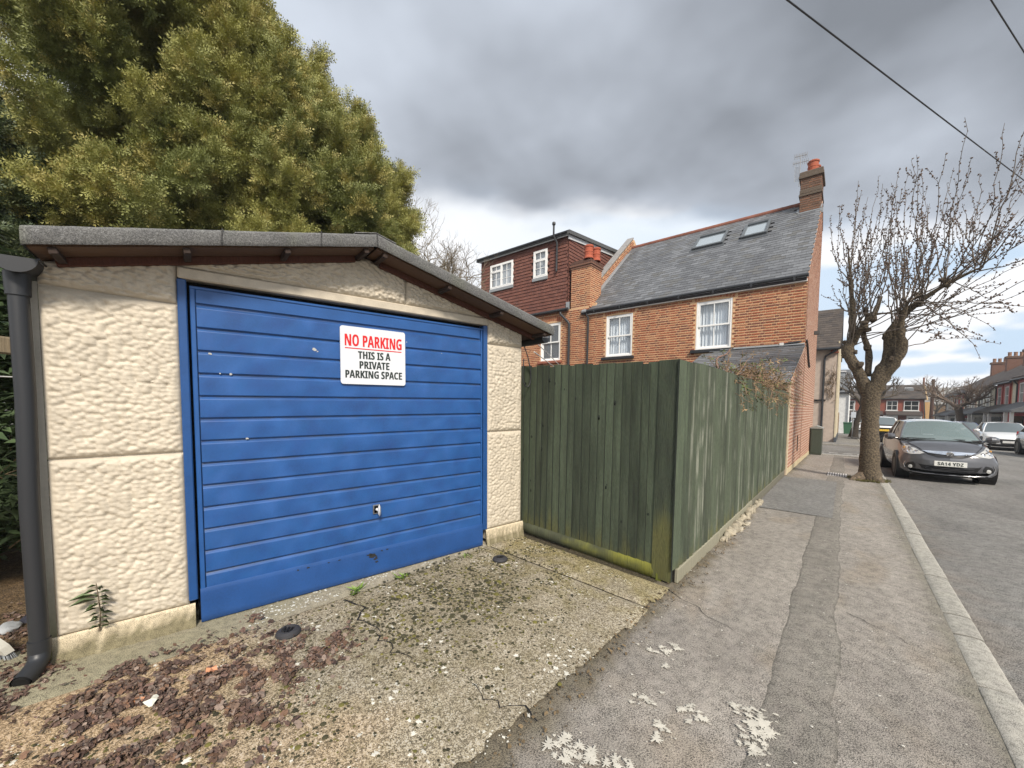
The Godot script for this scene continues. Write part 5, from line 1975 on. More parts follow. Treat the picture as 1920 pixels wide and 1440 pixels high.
	for k in 2:
		var x0: float = [-0.6, 4.3][k]
		var x1: float = [4.3, 8.35][k]
		var cx := (x0 + x1) / 2
		t = thing("end_house", ["red brick house across the road's end, partly behind the street tree trunk", "red brick house with two roof windows at the right end of the far row"][k], "house", T(cx, gy, -81.0), "houses across the end of the road")
		inv = t.transform.affine_inverse()
		mb = MB.new()
		mb.box(inv * T(cx, gy + 2.3, -83.0), Vector3(x1 - x0 - 0.01, 4.6, 6.0), [Color(0.34, 0.1, 0.06), Color(0.36, 0.1, 0.06)][k])
		part("wall", mb, M.brick, t)
		if k == 1:
			mb = MB.new()
			mb.box(inv * T(x1 + 0.35, gy + 2.1, -83.4), Vector3(0.7, 4.2, 5.6), Color(0.62, 0.42, 0.2))
			mb.prism(PackedVector2Array([Vector2(0, 4.5), Vector2(6.4, 4.5), Vector2(3.2, 6.75)]), 0.3, inv * Transform3D(Basis(Vector3(0, 0, -1), Vector3.UP, Vector3(1, 0, 0)), Vector3(x1, gy, -79.8)), Color(0.6, 0.42, 0.22))
			part("side_wall", mb, M.render, t)
			pipe(t, "downpipe", [inv * Vector3(x1 - 0.1, gy + 4.6, -79.85), inv * Vector3(x1 + 0.1, gy + 1.8, -79.85), inv * Vector3(x1 + 0.5, gy + 1.2, -79.85)], 0.07, M.black)
		roof_pair(t, "roof", inv, x0, x1 + 0.15 * k, -79.6, -86.4, gy + 4.62, gy + 6.75, old_tile, M.tile, "old_tile", 0.36, 0.6, 40)
		for wx in ([[0.9, 1.35], [3.0, 1.3]] if k == 0 else [[0.75, 1.2], [2.75, 1.55]]):
			plain_window(t, inv * T(x0 + wx[0], gy + 2.95, -79.95), wx[1], 1.4, Color(0.72, 0.72, 0.7), 2, 2, Color(0.16, 0.15, 0.14))
		for sx in ([[1.0]] if k == 0 else [[0.75], [2.55]]):
			mb = MB.new()
			mb.box(inv * Transform3D(Basis(Vector3.RIGHT, -0.96), Vector3(x0 + sx[0], gy + 5.86, -81.45)), Vector3(0.95, 0.1, 1.0), Color(0.75, 0.78, 0.8))
			part("roof_window", mb, M.paint, t)
		# bay and porch roof across the ground floor
		mb = MB.new()
		mb.prism(PackedVector2Array([Vector2(0, 2.25), Vector2(1.3, 2.25), Vector2(1.3, 2.35), Vector2(0, 2.85)]), x1 - x0 - 0.3, inv * Transform3D(Basis(Vector3(0, 0, 1), Vector3.UP, Vector3(-1, 0, 0)), Vector3(x1 - 0.2, gy, -80.0)), Color(0.075, 0.055, 0.05))
		part("porch_roof", mb, M.tile, t)
		for bx in ([1.3, 3.6] if k == 0 else [0.6, 3.05]):
			mb = MB.new()
			mb.box(inv * T(x0 + bx, gy + 1.1, -79.5), Vector3(1.5, 2.25, 0.9), Color(0.66, 0.66, 0.64))
			var bay := part("bay", mb, M.paint, t)
			mb = MB.new()
			for w in [-0.36, 0.36]:
				mb.box(inv * T(x0 + bx + w, gy + 1.35, -79.04), Vector3(0.52, 1.1, 0.04), Color(0.05, 0.055, 0.06))
			part("pane", mb, M.car_glass, bay)
		mb = MB.new()
		mb.box(inv * T(cx, gy + 0.45, -78.2), Vector3(x1 - x0 - 0.4, 0.9, 0.2), Color(0.3, 0.1, 0.065))
		var gw := part("garden_wall", mb, M.brick, t)
	mb = MB.new()
	mb.lathe(T(8.45, gy + 6.7, -83.0), [Vector2(0.12, 0), Vector2(0.1, 1.0), Vector2(0.14, 1.1), Vector2(0, 1.15)], 8, Color(0.3, 0.13, 0.08))
	tag(part("chimney_pot", mb, M.tile, self), "thin pot standing on the far red row's right gable", "chimney pot")
	# long brown block beyond, with a pale roof
	t = thing("brown_building", "long brown brick building with a pale roof beyond the utility pole", "building", T(13.5, -1.3, -104.0))
	mb = MB.new()
	mb.box(T(1.0, 2.2, 0), Vector3(11, 4.4, 9), Color(0.26, 0.17, 0.1))
	part("wall", mb, M.brick, t)
	mb = MB.new()
	mb.prism(PackedVector2Array([Vector2(-4.7, 4.3), Vector2(4.7, 4.3), Vector2(0.0, 7.4)]), 11.4, Transform3D(Basis(Vector3(0, 0, 1), Vector3.UP, Vector3(-1, 0, 0)), Vector3(6.7, 0, 0)), Color(0.33, 0.32, 0.3))
	part("roof", mb, M.tile, t)
	for i in 3:
		plain_window(t, T(-2.5 + i * 3.2, 2.3, 4.52), 1.2, 1.2, Color(0.4, 0.38, 0.33), 2, 1)

func build_terrace() -> void:
	var walls := [Color(0.56, 0.22, 0.15), Color(0.58, 0.23, 0.15), Color(0.68, 0.63, 0.52), Color(0.54, 0.22, 0.14), Color(0.57, 0.24, 0.16), Color(0.52, 0.2, 0.13)]
	var trims := [Color(0.4, 0.03, 0.04), Color(0.42, 0.06, 0.05), Color(0.6, 0.58, 0.5), Color(0.66, 0.63, 0.55), Color(0.35, 0.05, 0.05), Color(0.62, 0.6, 0.55)]
	var labels := ["nearest red terrace house on the right, maroon window surrounds and white bay", "second red terrace house along the right row, red trimmed windows and cream pier", "cream fronted house in the middle of the right terrace", "red brick terrace house behind the bare tree on the right, pale window surrounds", "fifth house of the right terrace, its bay white under a dark canopy", "last and smallest house of the right terrace, nearest the utility pole"]
	for i in 6:
		var z1 := -40.0 - 5.2 * i
		var z0 := z1 - 5.2
		var zc := (z0 + z1) / 2
		var gy := road_y(zc) - 0.02 * i
		var xf := 9.35
		var t := thing("terrace_house", labels[i], "house", T(xf, gy, zc), "terrace houses on the right of the road")
		# local frame: x along the front (towards the camera), y up, z out to the road
		var fr := Transform3D(Basis(Vector3(0, 0, 1), Vector3.UP, Vector3(-1, 0, 0)), Vector3.ZERO)
		var mb := MB.new()
		mb.box(fr * T(0, 2.3, -3.5), Vector3(5.19, 4.6, 7.0), walls[i])
		part("wall", mb, M.brick, t)
		mb = MB.new()
		mb.box(fr * T(2.2 - 0.2 * (i % 2), 2.3, 0.02), Vector3(0.75, 4.5, 0.06), Color(0.56, 0.52, 0.4))
		part("pier", mb, M.render, t)
		# roof
		mb = MB.new()
		mb.prism(PackedVector2Array([Vector2(0.35, 4.5), Vector2(-3.5, 7.1), Vector2(-7.3, 4.5), Vector2(-7.3, 4.6), Vector2(-3.5, 7.22), Vector2(0.35, 4.62)]), 5.2, Transform3D(Basis(Vector3(-1, 0, 0), Vector3.UP, Vector3(0, 0, -1)), Vector3(0, 0, 2.6)), [Color(0.13, 0.095, 0.08), Color(0.14, 0.12, 0.11), Color(0.12, 0.1, 0.09), Color(0.13, 0.11, 0.1), Color(0.12, 0.09, 0.08), Color(0.13, 0.1, 0.09)][i])
		part("roof", mb, M.tile, t)
		var list := []
		var a := atan2(2.6, 3.85)
		courses(list, Transform3D(Basis(Vector3(0, 0, 1), Vector3(cos(a), sin(a), 0), Vector3(-sin(a), cos(a), 0)), Vector3(-0.33, 4.63, -2.6)), 5.2, 4.5, 0.36, 0.5, 0.03, func(_x, _y): return true, 4)
		var rt := [Color(0.13, 0.1, 0.085), Color(0.11, 0.085, 0.075), Color(0.15, 0.12, 0.1), Color(0.125, 0.105, 0.095)]
		pieces("roof_tile", list, tile_unit, tints("terr", M.tile, rt), rt, M.tile, t, 0)
		pipe(t, "gutter", [fr * Vector3(-2.6, 4.5, 0.38), fr * Vector3(2.6, 4.5, 0.38)], 0.06, M.black)
		pipe(t, "downpipe", [fr * Vector3(-2.45, 4.5, 0.3), fr * Vector3(-2.45, 4.2, 0.08), fr * Vector3(-2.45, 0, 0.08)], 0.05, M.black)
		# upper windows
		for wx in [-1.5, 0.4]:
			mb = MB.new()
			for s in [-1, 1]:
				mb.box(fr * T(wx + s * 0.58, 3.55, 0.03), Vector3(0.24, 1.55, 0.1), trims[i])
			mb.box(fr * T(wx, 4.38, 0.03), Vector3(1.4, 0.16, 0.1), trims[i])
			part("surround", mb, M.paint, t)
			plain_window(t, fr * T(wx, 2.85, 0.03), 0.92, 1.42, Color(0.7, 0.7, 0.68), 1, 2, Color(0.2, 0.2, 0.19))
		# bay, door and canopy
		mb = MB.new()
		mb.prism(PackedVector2Array([Vector2(-2.3, 0), Vector2(-0.2, 0), Vector2(-0.6, 0.75), Vector2(-1.9, 0.75)]), 2.15, Transform3D(fr.basis * Basis(Vector3(1, 0, 0), Vector3(0, 0, 1), Vector3(0, 1, 0)), Vector3.ZERO), Color(0.66, 0.66, 0.63) if i % 3 else Color(0.5, 0.07, 0.07))
		var bay := part("bay", mb, M.paint, t)
		mb = MB.new()
		for e in [[-1.25, 0.765, 1.0, 0.0], [-2.12, 0.4, 0.55, -0.98], [-0.38, 0.4, 0.55, 0.98]]:
			mb.box(fr * Transform3D(Basis(Vector3.UP, e[3]), Vector3(e[0], 1.35, e[1])), Vector3(e[2], 1.15, 0.05), Color(0.06, 0.065, 0.07))
		part("pane", mb, M.car_glass, bay)
		mb = MB.new()
		mb.prism(PackedVector2Array([Vector2(0, 2.95), Vector2(1.25, 2.3), Vector2(1.25, 2.18), Vector2(0, 2.18)]), 4.9, Transform3D(Basis(Vector3(-1, 0, 0), Vector3.UP, Vector3(0, 0, -1)), Vector3(0, 0, 2.45)), Color(0.09, 0.075, 0.065) if i % 2 else Color(0.15, 0.155, 0.16))
		part("canopy", mb, M.tile, t)
		mb = MB.new()
		mb.box(fr * T(1.1, 1.05, 0.03), Vector3(0.9, 2.1, 0.08), [Color(0.3, 0.03, 0.03), Color(0.1, 0.12, 0.14), Color(0.5, 0.5, 0.48)][i % 3], 0.01)
		part("door", mb, M.paint, t)
		mb = MB.new()
		for s in [0.5, 1.8]:
			mb.box(fr * T(s, 1.1, 1.1), Vector3(0.16, 2.2, 0.16), Color(0.7, 0.7, 0.68))
		part("porch_post", mb, M.paint, t)
		mb = MB.new()
		mb.box(fr * T(0, 0.4, 1.9), Vector3(5.0, 0.8, 0.18), [Color(0.34, 0.12, 0.08), Color(0.55, 0.53, 0.47)][i % 2])
		part("garden_wall", mb, M.brick, t)
		# chimney stack with its pots
		mb = MB.new()
		mb.box(fr * T(2.2, 7.3, -3.2), Vector3(0.7, 1.6, 1.5), Color(0.22, 0.11, 0.075))
		mb.box(fr * T(2.2, 8.05, -3.2), Vector3(0.84, 0.2, 1.64), Color(0.18, 0.1, 0.07))
		part("chimney", mb, M.brick, t)
		for k in 4:
			chimney_pot(t, fr * Vector3(2.2, 8.14, -3.75 + k * 0.37), 0.13, 0.42, Color(0.36, 0.2, 0.13))
	# hills beyond
	var mb := MB.new()
	var rows := []
	var H := FastNoiseLite.new()
	H.frequency = 0.012
	for i in 5:
		var r := PackedVector3Array()
		for j in 41:
			var x := -260.0 + j * 16.0
			var h := [-6.0, 4.0, 9.0, 9.0, -6.0][i] as float
			r.append(Vector3(x, -3.0 + h * (0.7 + 0.5 * H.get_noise_1d(x)), -330.0 - i * 30.0))
		rows.append(r)
	mb.sheet(rows, Color(0.06, 0.07, 0.045), true)
	structure("hills", mb, M.plain)

# ---------------------------------------------------------------- trees and plants
# a wandering branch; returns its points
func limb(mb: MB, pts: Array, radii: Array, col: Color, sides := 10, knobs := 0.0) -> void:
	# smooth the control points and roughen the radius
	var P := []
	var R := []
	var n := pts.size()
	for i in n - 1:
		var a: Vector3 = pts[maxi(i - 1, 0)]
		var b: Vector3 = pts[i]
		var c: Vector3 = pts[i + 1]
		var d: Vector3 = pts[mini(i + 2, n - 1)]
		for k in 4:
			var t := k / 4.0
			P.append(b.cubic_interpolate(c, a, d, t))
			R.append(lerpf(radii[i], radii[i + 1], t) * (1.0 + knobs * rf(-0.5, 1.0)))
	P.append(pts[n - 1])
	R.append(radii[n - 1])
	mb.tube(P, R, sides, col)

func shoot(mb: MB, buds: Array, a: Vector3, b: Vector3, sag: Vector3, r0: float, r1: float, col: Color, side: int, bud_gap: float) -> void:
	var n := 12
	var pts := []
	var rad := []
	var c := (a + b) / 2 + sag
	var w := Vector3.ZERO
	var L := a.distance_to(b)
	for i in n + 1:
		var t := float(i) / n
		w = w * 0.75 + Vector3(rf(-1, 1), rf(-1, 1), rf(-1, 1)) * 0.016 * L
		var p := a.lerp(c, t).lerp(c.lerp(b, t), t) + w * minf(1.0, t * 4)
		pts.append(p)
		rad.append(lerpf(r0, r1, pow(t, 0.7)))
	mb.tube(pts, rad, 5, col, false)
	if bud_gap > 0:
		for i in range(3, n):
			var segl: float = pts[i].distance_to(pts[i + 1])
			for k in int(segl / bud_gap) + 1:
				var q: Vector3 = pts[i].lerp(pts[i + 1], rf(0, 1)) + Vector3(rf(-1, 1), rf(-0.3, 1), rf(-1, 1)) * 0.02
				buds.append(Transform3D(Basis.from_euler(Vector3(rf(-1, 1), rf(0, 6), rf(-1, 1))).scaled(Vector3.ONE * rf(0.6, 1.25)), q))
	for k in side:
		var i := rng.randi_range(3, n - 2)
		var d: Vector3 = (pts[i + 1] - pts[i]).normalized()
		var o := (d + Vector3(rf(-1, 1), rf(-0.2, 0.9), rf(-1, 1)) * 0.8).normalized()
		var l := rf(0.12, 0.42) * clampf(L, 0.3, 1.4)
		shoot(mb, buds, pts[i], pts[i] + o * l, Vector3(0, -0.02, 0), rad[i] * 0.7, r1, col, 0, bud_gap)

func bud_mesh() -> ArrayMesh:
	var mb := MB.new()
	mb.lathe(Transform3D(), [Vector2(0.0, -0.012), Vector2(0.011, 0.0), Vector2(0.008, 0.016), Vector2(0.0, 0.028)], 5)
	return mb.mesh()

func street_tree() -> void:
	var base := Vector3(0.4, 0.1 + road_y(-10.8), -10.8)
	var t := thing("street_tree", "bare pollarded street tree with knobbly limbs on the pavement beside the dark grey car", "tree", T(base.x, base.y, base.z))
	var o := base
	var bark := Color(0.17, 0.13, 0.09)
	var mb := MB.new()
	var Z := -10.75
	var tr := func(a: Array) -> Array: return a.map(func(p): return Vector3(p[0], p[1], Z + (p[2] if p.size() > 2 else 0.0)) - o)
	limb(mb, tr.call([[0.44, -0.02], [0.42, 0.14], [0.4, 0.4], [0.385, 0.9], [0.37, 1.4], [0.37, 1.75], [0.39, 2.05]]), [0.24, 0.19, 0.155, 0.138, 0.132, 0.14, 0.15], bark, 16, 0.12)
	# root flare to the left
	limb(mb, tr.call([[0.4, 0.25], [0.25, 0.1, 0.1], [0.1, 0.02, 0.22]]), [0.14, 0.11, 0.04], bark * 1.2, 9, 0.1)
	limb(mb, tr.call([[0.42, 0.22], [0.55, 0.06, 0.15], [0.6, 0.0, 0.25]]), [0.13, 0.1, 0.04], bark, 8, 0.1)
	var L1 := tr.call([[0.36, 1.75], [0.24, 2.05], [0.12, 2.35], [0.0, 2.6], [-0.03, 2.78], [0.02, 3.0], [0.01, 3.5], [-0.05, 4.2], [-0.12, 4.9]]) as Array
	limb(mb, L1, [0.13, 0.11, 0.1, 0.095, 0.11, 0.062, 0.05, 0.028, 0.008], bark, 10, 0.2)
	var L2 := tr.call([[0.4, 1.9], [0.52, 2.25], [0.6, 2.6, -0.05], [0.62, 3.05, -0.1], [0.78, 3.38, -0.1], [1.0, 3.6], [1.3, 3.82, 0.1], [1.65, 4.0, 0.2]]) as Array
	limb(mb, L2, [0.14, 0.13, 0.11, 0.085, 0.066, 0.05, 0.032, 0.012], bark, 10, 0.28)
	var L3 := tr.call([[0.46, 2.05], [0.66, 2.4, 0.1], [0.76, 2.72, 0.15], [0.72, 3.1, 0.2], [0.78, 3.5, 0.3]]) as Array
	limb(mb, L3, [0.1, 0.085, 0.07, 0.055, 0.02], bark, 9, 0.3)
	var L4 := tr.call([[0.3, 2.2, -0.1], [0.3, 2.7, -0.2], [0.2, 3.1, -0.25], [0.26, 3.5, -0.3]]) as Array
	limb(mb, L4, [0.06, 0.055, 0.045, 0.03], bark, 8, 0.14)
	var L5 := tr.call([[0.06, 2.85], [0.16, 3.15, 0.15], [0.34, 3.4, 0.25], [0.42, 3.7, 0.3]]) as Array
	limb(mb, L5, [0.05, 0.045, 0.04, 0.026], bark, 8, 0.14)
	# pruning knuckles
	var spots := L1.slice(1, 7) + L2.slice(1, 7) + L3.slice(1, 4) + L4.slice(1, 4) + L5.slice(1, 3)
	for i in 46:
		var k := rng.randi_range(0, spots.size() - 1)
		var p: Vector3 = spots[k] + Vector3(rf(-0.09, 0.09), rf(-0.12, 0.12), rf(-0.09, 0.09))
		var s := rf(0.03, 0.075)
		var lm := MB.new()
		lump(lm, Vector3(s, s * rf(0.7, 1.1), s), bark * rf(0.8, 1.1), 300 + i)
		mb.add(lm, T(p.x, p.y, p.z))
	part("trunk", mb, M.bark, t)
	# shoots
	mb = MB.new()
	var buds := []
	var starts := L1.slice(4, 8) + L2.slice(3, 8) + L2.slice(4, 8) + L3.slice(2, 5) + L4.slice(2, 4) + L5.slice(2, 4)
	for i in 112:
		var a: Vector3 = starts[rng.randi_range(0, starts.size() - 1)] + Vector3(rf(-0.05, 0.05), rf(-0.08, 0.08), rf(-0.05, 0.05))
		var kind := rng.randf()
		var tgt: Vector3
		var dz := rf(-1.5, 1.5)
		var ax := a.x + o.x
		if kind < 0.74:
			# upright fan
			var fx := clampf(ax + rf(-0.4, 0.7), -0.42, 2.2)
			var top := 5.5 + rf(-1.2, 0.7)
			tgt = Vector3(fx, clampf(top, 3.9, 6.25), Z + dz) - o
		elif kind < 0.9:
			# reaching to the right
			tgt = Vector3(rf(1.6, 2.35), rf(3.0, 5.3), Z + dz) - o
		else:
			# drooping to the lower right
			tgt = Vector3(rf(1.2, 1.95), rf(2.35, 3.1), Z + dz * 0.8) - o
		var d := tgt - a
		var outv := Vector3(d.x, 0, d.z) * 0.28
		var sag := outv + Vector3(0, -0.06 * d.length(), 0)
		if kind >= 0.9: sag = Vector3(0, 0.22, 0)
		shoot(mb, buds, a, tgt, sag, rf(0.009, 0.015), 0.003, Color(0.14, 0.112, 0.09), rng.randi_range(1, 3), 0.085)
	part("crown", mb, M.twig, t)
	var bc := []
	for b in buds: bc.append(Color(0.12, 0.085, 0.07) * rf(0.7, 1.4))
	multi("buds", bud_mesh(), M.twig, buds, bc, t)
	# moss and weeds at its foot
	var xs := []
	var cs := []
	for i in 420:
		var a := rf(0, TAU)
		var r := rf(0.16, 0.42)
		xs.append(Transform3D(Basis.from_euler(Vector3(rf(-0.7, 0.7), rf(0, 6), rf(-0.7, 0.7))).scaled(Vector3.ONE * rf(0.5, 1.2)), base + Vector3(cos(a) * r * 0.8, 0.01, sin(a) * r)))
		cs.append(Color(0.11, 0.1, 0.03) * rf(0.6, 1.4))
	var ms := multi("moss", blade_mesh(), M.leaf, xs, cs, self)
	tag(ms, "short mossy weeds round the foot of the street tree", "weeds", "", "stuff")

func blade_mesh() -> ArrayMesh:
	var mb := MB.new()
	for k in 4:
		var a := k * 1.7
		var d := Vector3(cos(a), 0, sin(a)) * 0.02
		mb.tri(Vector3(-0.006, 0, 0) + d * 0.3, Vector3(0.006, 0, 0) + d * 0.3, Vector3(0, 0.045, 0) + d * 1.4)
	return mb.mesh()

# forked tree for the distance: recursive
func fork(mb: MB, p: Vector3, d: Vector3, l: float, r: float, depth: int, col: Color, crook: float, up: float) -> void:
	var pts := [p]
	var rad := [r]
	var q := p
	var dd := d
	for i in 4:
		dd = (dd + Vector3(rf(-1, 1), rf(-1, 1) + up, rf(-1, 1)) * crook).normalized()
		q += dd * l / 4
		pts.append(q)
		rad.append(lerpf(r, r * 0.62, (i + 1) / 4.0))
	mb.tube(pts, rad, 6 if depth > 2 else 4, col, false)
	if depth == 0: return
	var n := 2 if rng.randf() < 0.55 else 3
	for k in n:
		var e := (dd + Vector3(rf(-1, 1), rf(-0.5, 0.8), rf(-1, 1)) * 0.75).normalized()
		fork(mb, q, e, l * rf(0.62, 0.85), r * 0.6, depth - 1, col, crook, up)
	if depth > 1:
		var e2 := (dd + Vector3(rf(-1, 1), rf(-0.5, 0.8), rf(-1, 1)) * 1.1).normalized()
		fork(mb, pts[2], e2, l * rf(0.5, 0.7), r * 0.45, depth - 2, col, crook, up)

func bare_tree(called: String, label: String, base: Vector3, h: float, r: float, lean: Vector3, depth: int, col: Color, trunk: float, crook := 0.22, spread := 0.8, n := 4) -> Node3D:
	var t := thing(called, label, "tree", T(base.x, base.y, base.z))
	var mb := MB.new()
	var top := Vector3(lean.x, trunk, lean.z)
	limb(mb, [Vector3(0, -0.1, 0), Vector3(lean.x * 0.2, trunk * 0.3, lean.z * 0.2), Vector3(lean.x * 0.6, trunk * 0.7, lean.z * 0.6), top], [r * 1.5, r, r * 0.9, r * 0.85], col, 9, 0.12)
	part("trunk", mb, M.bark, t)
	mb = MB.new()
	for k in n:
		var a := TAU * (k + rf(0, 0.6)) / n
		fork(mb, top - Vector3(0, 0.05, 0), Vector3(cos(a) * spread, 0.75, sin(a) * spread).normalized(), (h - trunk) * 0.36, r * 0.6, depth, col, crook, 0.12)
	part("crown", mb, M.twig, t)
	return t

# a yew tuft: a stem with short shoots all round it, leaves ranked along each
func spray_mesh() -> ArrayMesh:
	var mb := MB.new()
	var twigs := [[Vector3.ZERO, Vector3(0, 0, 1), 0.27]]
	for k in 9:
		var a := k * 2.4
		twigs.append([Vector3(0, 0, 0.02 + 0.023 * k), Vector3(cos(a) * 0.8, sin(a) * 0.8, 0.72).normalized(), 0.15 - 0.006 * k])
	var t := 0
	for tw in twigs:
		t += 1
		var d: Vector3 = tw[1]
		var sd := d.cross(Vector3(0.3, 0.9, 0.1)).normalized().rotated(d, t * 0.9)
		var n := int(tw[2] / 0.023)
		for i in n + 1:
			var p: Vector3 = tw[0] + d * (0.008 + 0.023 * i)
			for s in [-1.0, 1.0]:
				var ld: Vector3 = (sd * s + d * 0.6 + d.cross(sd) * (0.4 if i % 2 else -0.3)).normalized()
				if i == n: ld = (d + sd * s * 0.25).normalized()
				var w := ld.cross(d.cross(sd)).normalized() * 0.0058
				mb.quad(p, p + ld * 0.02 + w, p + ld * 0.044, p + ld * 0.02 - w)
	return mb.mesh()

func crown_points(e: Array, n: int, N: FastNoiseLite, out: Array, cols: Array, lightc: Array, hole: float, droop: float, org: Vector3) -> void:
	# e: centre, radii.  The foliage stands in plumes: each a bunch of tufts round its own axis
	var c: Vector3 = e[0]
	var r: Vector3 = e[1]
	var made := 0
	var tries := 0
	while made < n and tries < n:
		tries += 1
		var d := Vector3(rng.randfn(), rng.randfn(), rng.randfn()).normalized()
		var k := 0.94 - absf(rng.randfn()) * 0.13
		if k < 0.4: continue
		var wob := 1.0 + 0.26 * N.get_noise_3dv(d * 2.1 + c)
		var p := c + d * r * k * wob
		if N.get_noise_3dv(p * 1.2) < hole: continue
		if p.y < 1.9: continue
		var ax := (d * 0.75 + Vector3(rf(-0.35, 0.35), rf(0.15, 0.95) - droop, rf(-0.35, 0.35))).normalized()
		var sx := ax.cross(Vector3(0.31, 0.2, 0.93)).normalized()
		var sy := ax.cross(sx)
		var len := rf(0.5, 0.95)
		var fat := rf(0.13, 0.2)
		var tone := N.get_noise_3dv(p * 0.8 + Vector3(30, 0, 0)) * 1.1 + rf(-0.2, 0.2)
		var m := int(len * 62.0)
		for q in m:
			var t := pow(rng.randf(), 0.8)
			var a := rf(0, TAU)
			var w := fat * sqrt(rng.randf()) * (1.0 - 0.75 * t * t)
			var side := sx * cos(a) + sy * sin(a)
			var pos := p + ax * (t - 0.45) * len + side * w
			var f := (ax * (0.55 + t) + side * 0.8 + Vector3(0, rf(-0.35, 0.25), 0)).normalized()
			var u := Vector3.UP if absf(f.y) < 0.9 else Vector3.RIGHT
			var x := u.cross(f).normalized()
			var b := Basis(x, f.cross(x), f).rotated(f, rf(-1.2, 1.2))
			out.append(Transform3D(b.scaled(Vector3.ONE * rf(0.6, 1.05)), pos - org))
			var cc: Color = (lightc[0] as Color).lerp(lightc[1], clampf(0.35 + tone + 0.35 * t + rf(-0.1, 0.1), 0, 1))
			if t > 0.55 and rng.randf() < 0.22: cc = cc.lerp(lightc[2], 0.8)
			cols.append(cc)
			made += 1

func build_trees() -> void:
	street_tree()
	var N := FastNoiseLite.new()
	N.noise_type = FastNoiseLite.TYPE_SIMPLEX_SMOOTH
	N.fractal_octaves = 3
	N.frequency = 0.75
	N.seed = 19
	# yew behind the garage
	var org := Vector3(-8.2, 0, -2.2)
	var t := thing("yew_tree", "big olive green yew filling the sky behind the garage, tipped with gold", "tree", T(org.x, org.y, org.z))
	var mb := MB.new()
	var bark := Color(0.075, 0.045, 0.035)
	limb(mb, [Vector3(0, -0.1, 0), Vector3(0.05, 1.5, 0.1), Vector3(-0.1, 3.5, 0.2), Vector3(0, 6.0, 0.4), Vector3(-0.1, 8.2, 0.7)], [0.4, 0.32, 0.26, 0.16, 0.05], bark, 12, 0.1)
	for k in 16:
		var a := rf(0, TAU)
		var y := rf(1.8, 6.0)
		var d := Vector3(cos(a), rf(0.3, 0.9), sin(a)).normalized()
		limb(mb, [Vector3(0, y, 0.2), Vector3(0, y, 0.2) + d * 0.8, Vector3(0, y, 0.2) + d * 1.5 + Vector3(0, 0.1, 0)], [0.11, 0.07, 0.025], bark, 6, 0.1)
	limb(mb, [Vector3(0.1, 1.2, -0.2), Vector3(0.8, 2.9, -1.4), Vector3(1.2, 4.4, -2.0)], [0.16, 0.11, 0.05], bark, 8, 0.1)
	limb(mb, [Vector3(0.1, 1.2, -0.2), Vector3(0.5, 3.0, -2.0), Vector3(0.6, 4.2, -2.9)], [0.15, 0.1, 0.04], bark, 8, 0.1)
	part("trunk", mb, M.bark, t)
	var xs := []
	var cs := []
	var olive := [Color(0.15, 0.175, 0.05), Color(0.34, 0.335, 0.1), Color(0.42, 0.36, 0.12)]
	for e in [
		[Vector3(-8.0, 5.4, -1.1), Vector3(1.75, 4.3, 1.4), 24000],
		[Vector3(-7.5, 4.4, -3.1), Vector3(1.65, 2.05, 1.55), 16000],
		[Vector3(-7.9, 5.6, -2.05), Vector3(1.65, 1.95, 1.4), 14000],
		[Vector3(-8.3, 3.4, -2.2), Vector3(2.0, 1.6, 2.3), 12000],
		[Vector3(-7.6, 3.6, -3.7), Vector3(1.15, 1.45, 1.25), 6000],
	]:
		crown_points(e, e[2], N, xs, cs, olive, -0.16, 0.1, org)
	var sp := spray_mesh()
	multi("crown", sp, M.leaf, xs, cs, t)
	# darker conifer at the left edge
	org = Vector3(-8.4, 0, 1.1)
	t = thing("dark_conifer", "dark blue green conifer at the left edge, left of the yew", "tree", T(org.x, org.y, org.z))
	mb = MB.new()
	limb(mb, [Vector3(0, -0.1, 0), Vector3(0, 2.5, 0), Vector3(0.1, 5.0, 0)], [0.22, 0.16, 0.06], bark, 9, 0.1)
	part("trunk", mb, M.bark, t)
	xs = []
	cs = []
	for e in [[Vector3(-8.2, 2.9, 0.7), Vector3(1.4, 2.0, 1.2), 11000], [Vector3(-8.6, 3.4, 1.7), Vector3(1.3, 1.7, 1.2), 8000]]:
		crown_points(e, e[2], N, xs, cs, [Color(0.05, 0.075, 0.035), Color(0.1, 0.13, 0.055), Color(0.13, 0.15, 0.06)], -0.22, 0.3, org)
	multi("crown", sp, M.leaf, xs, cs, t)
	# laurel and ivy behind the downpipe
	org = Vector3(-4.9, 0.1, 0.55)
	t = thing("evergreen_bush", "shaded evergreen bush with broad leaves behind the downpipe at the left edge", "bush", T(org.x, org.y, org.z))
	var lm := MB.new()
	for k in 5:
		var a := k * 2.4
		var d := Vector3(cos(a), 0.15, sin(a)).normalized()
		var s := d.cross(Vector3.UP).normalized() * 0.017
		var p := Vector3(0, 0.03 * k, 0)
		lm.quad(p, p + d * 0.045 + s, p + d * 0.1 + Vector3(0, -0.02, 0), p + d * 0.045 - s)
	var leafm := lm.mesh()
	xs = []
	cs = []
	for i in 5200:
		var d := Vector3(rng.randfn(), rng.randfn(), rng.randfn()).normalized() * (1.0 - absf(rng.randfn()) * 0.2)
		var p := Vector3(0, 1.25, 0) + d * Vector3(1.0, 1.25, 0.75)
		if p.y < 0.15 or N.get_noise_3dv(p * 2.5) < -0.15: continue
		xs.append(Transform3D(Basis.from_euler(Vector3(rf(-0.8, 0.8), rf(0, 6), rf(-0.8, 0.8))).scaled(Vector3.ONE * rf(0.7, 1.3)), p))
		cs.append(Color(0.075, 0.115, 0.05) * rf(0.5, 1.5))
	multi("foliage", leafm, M.leaf, xs, cs, t)
	mb = MB.new()
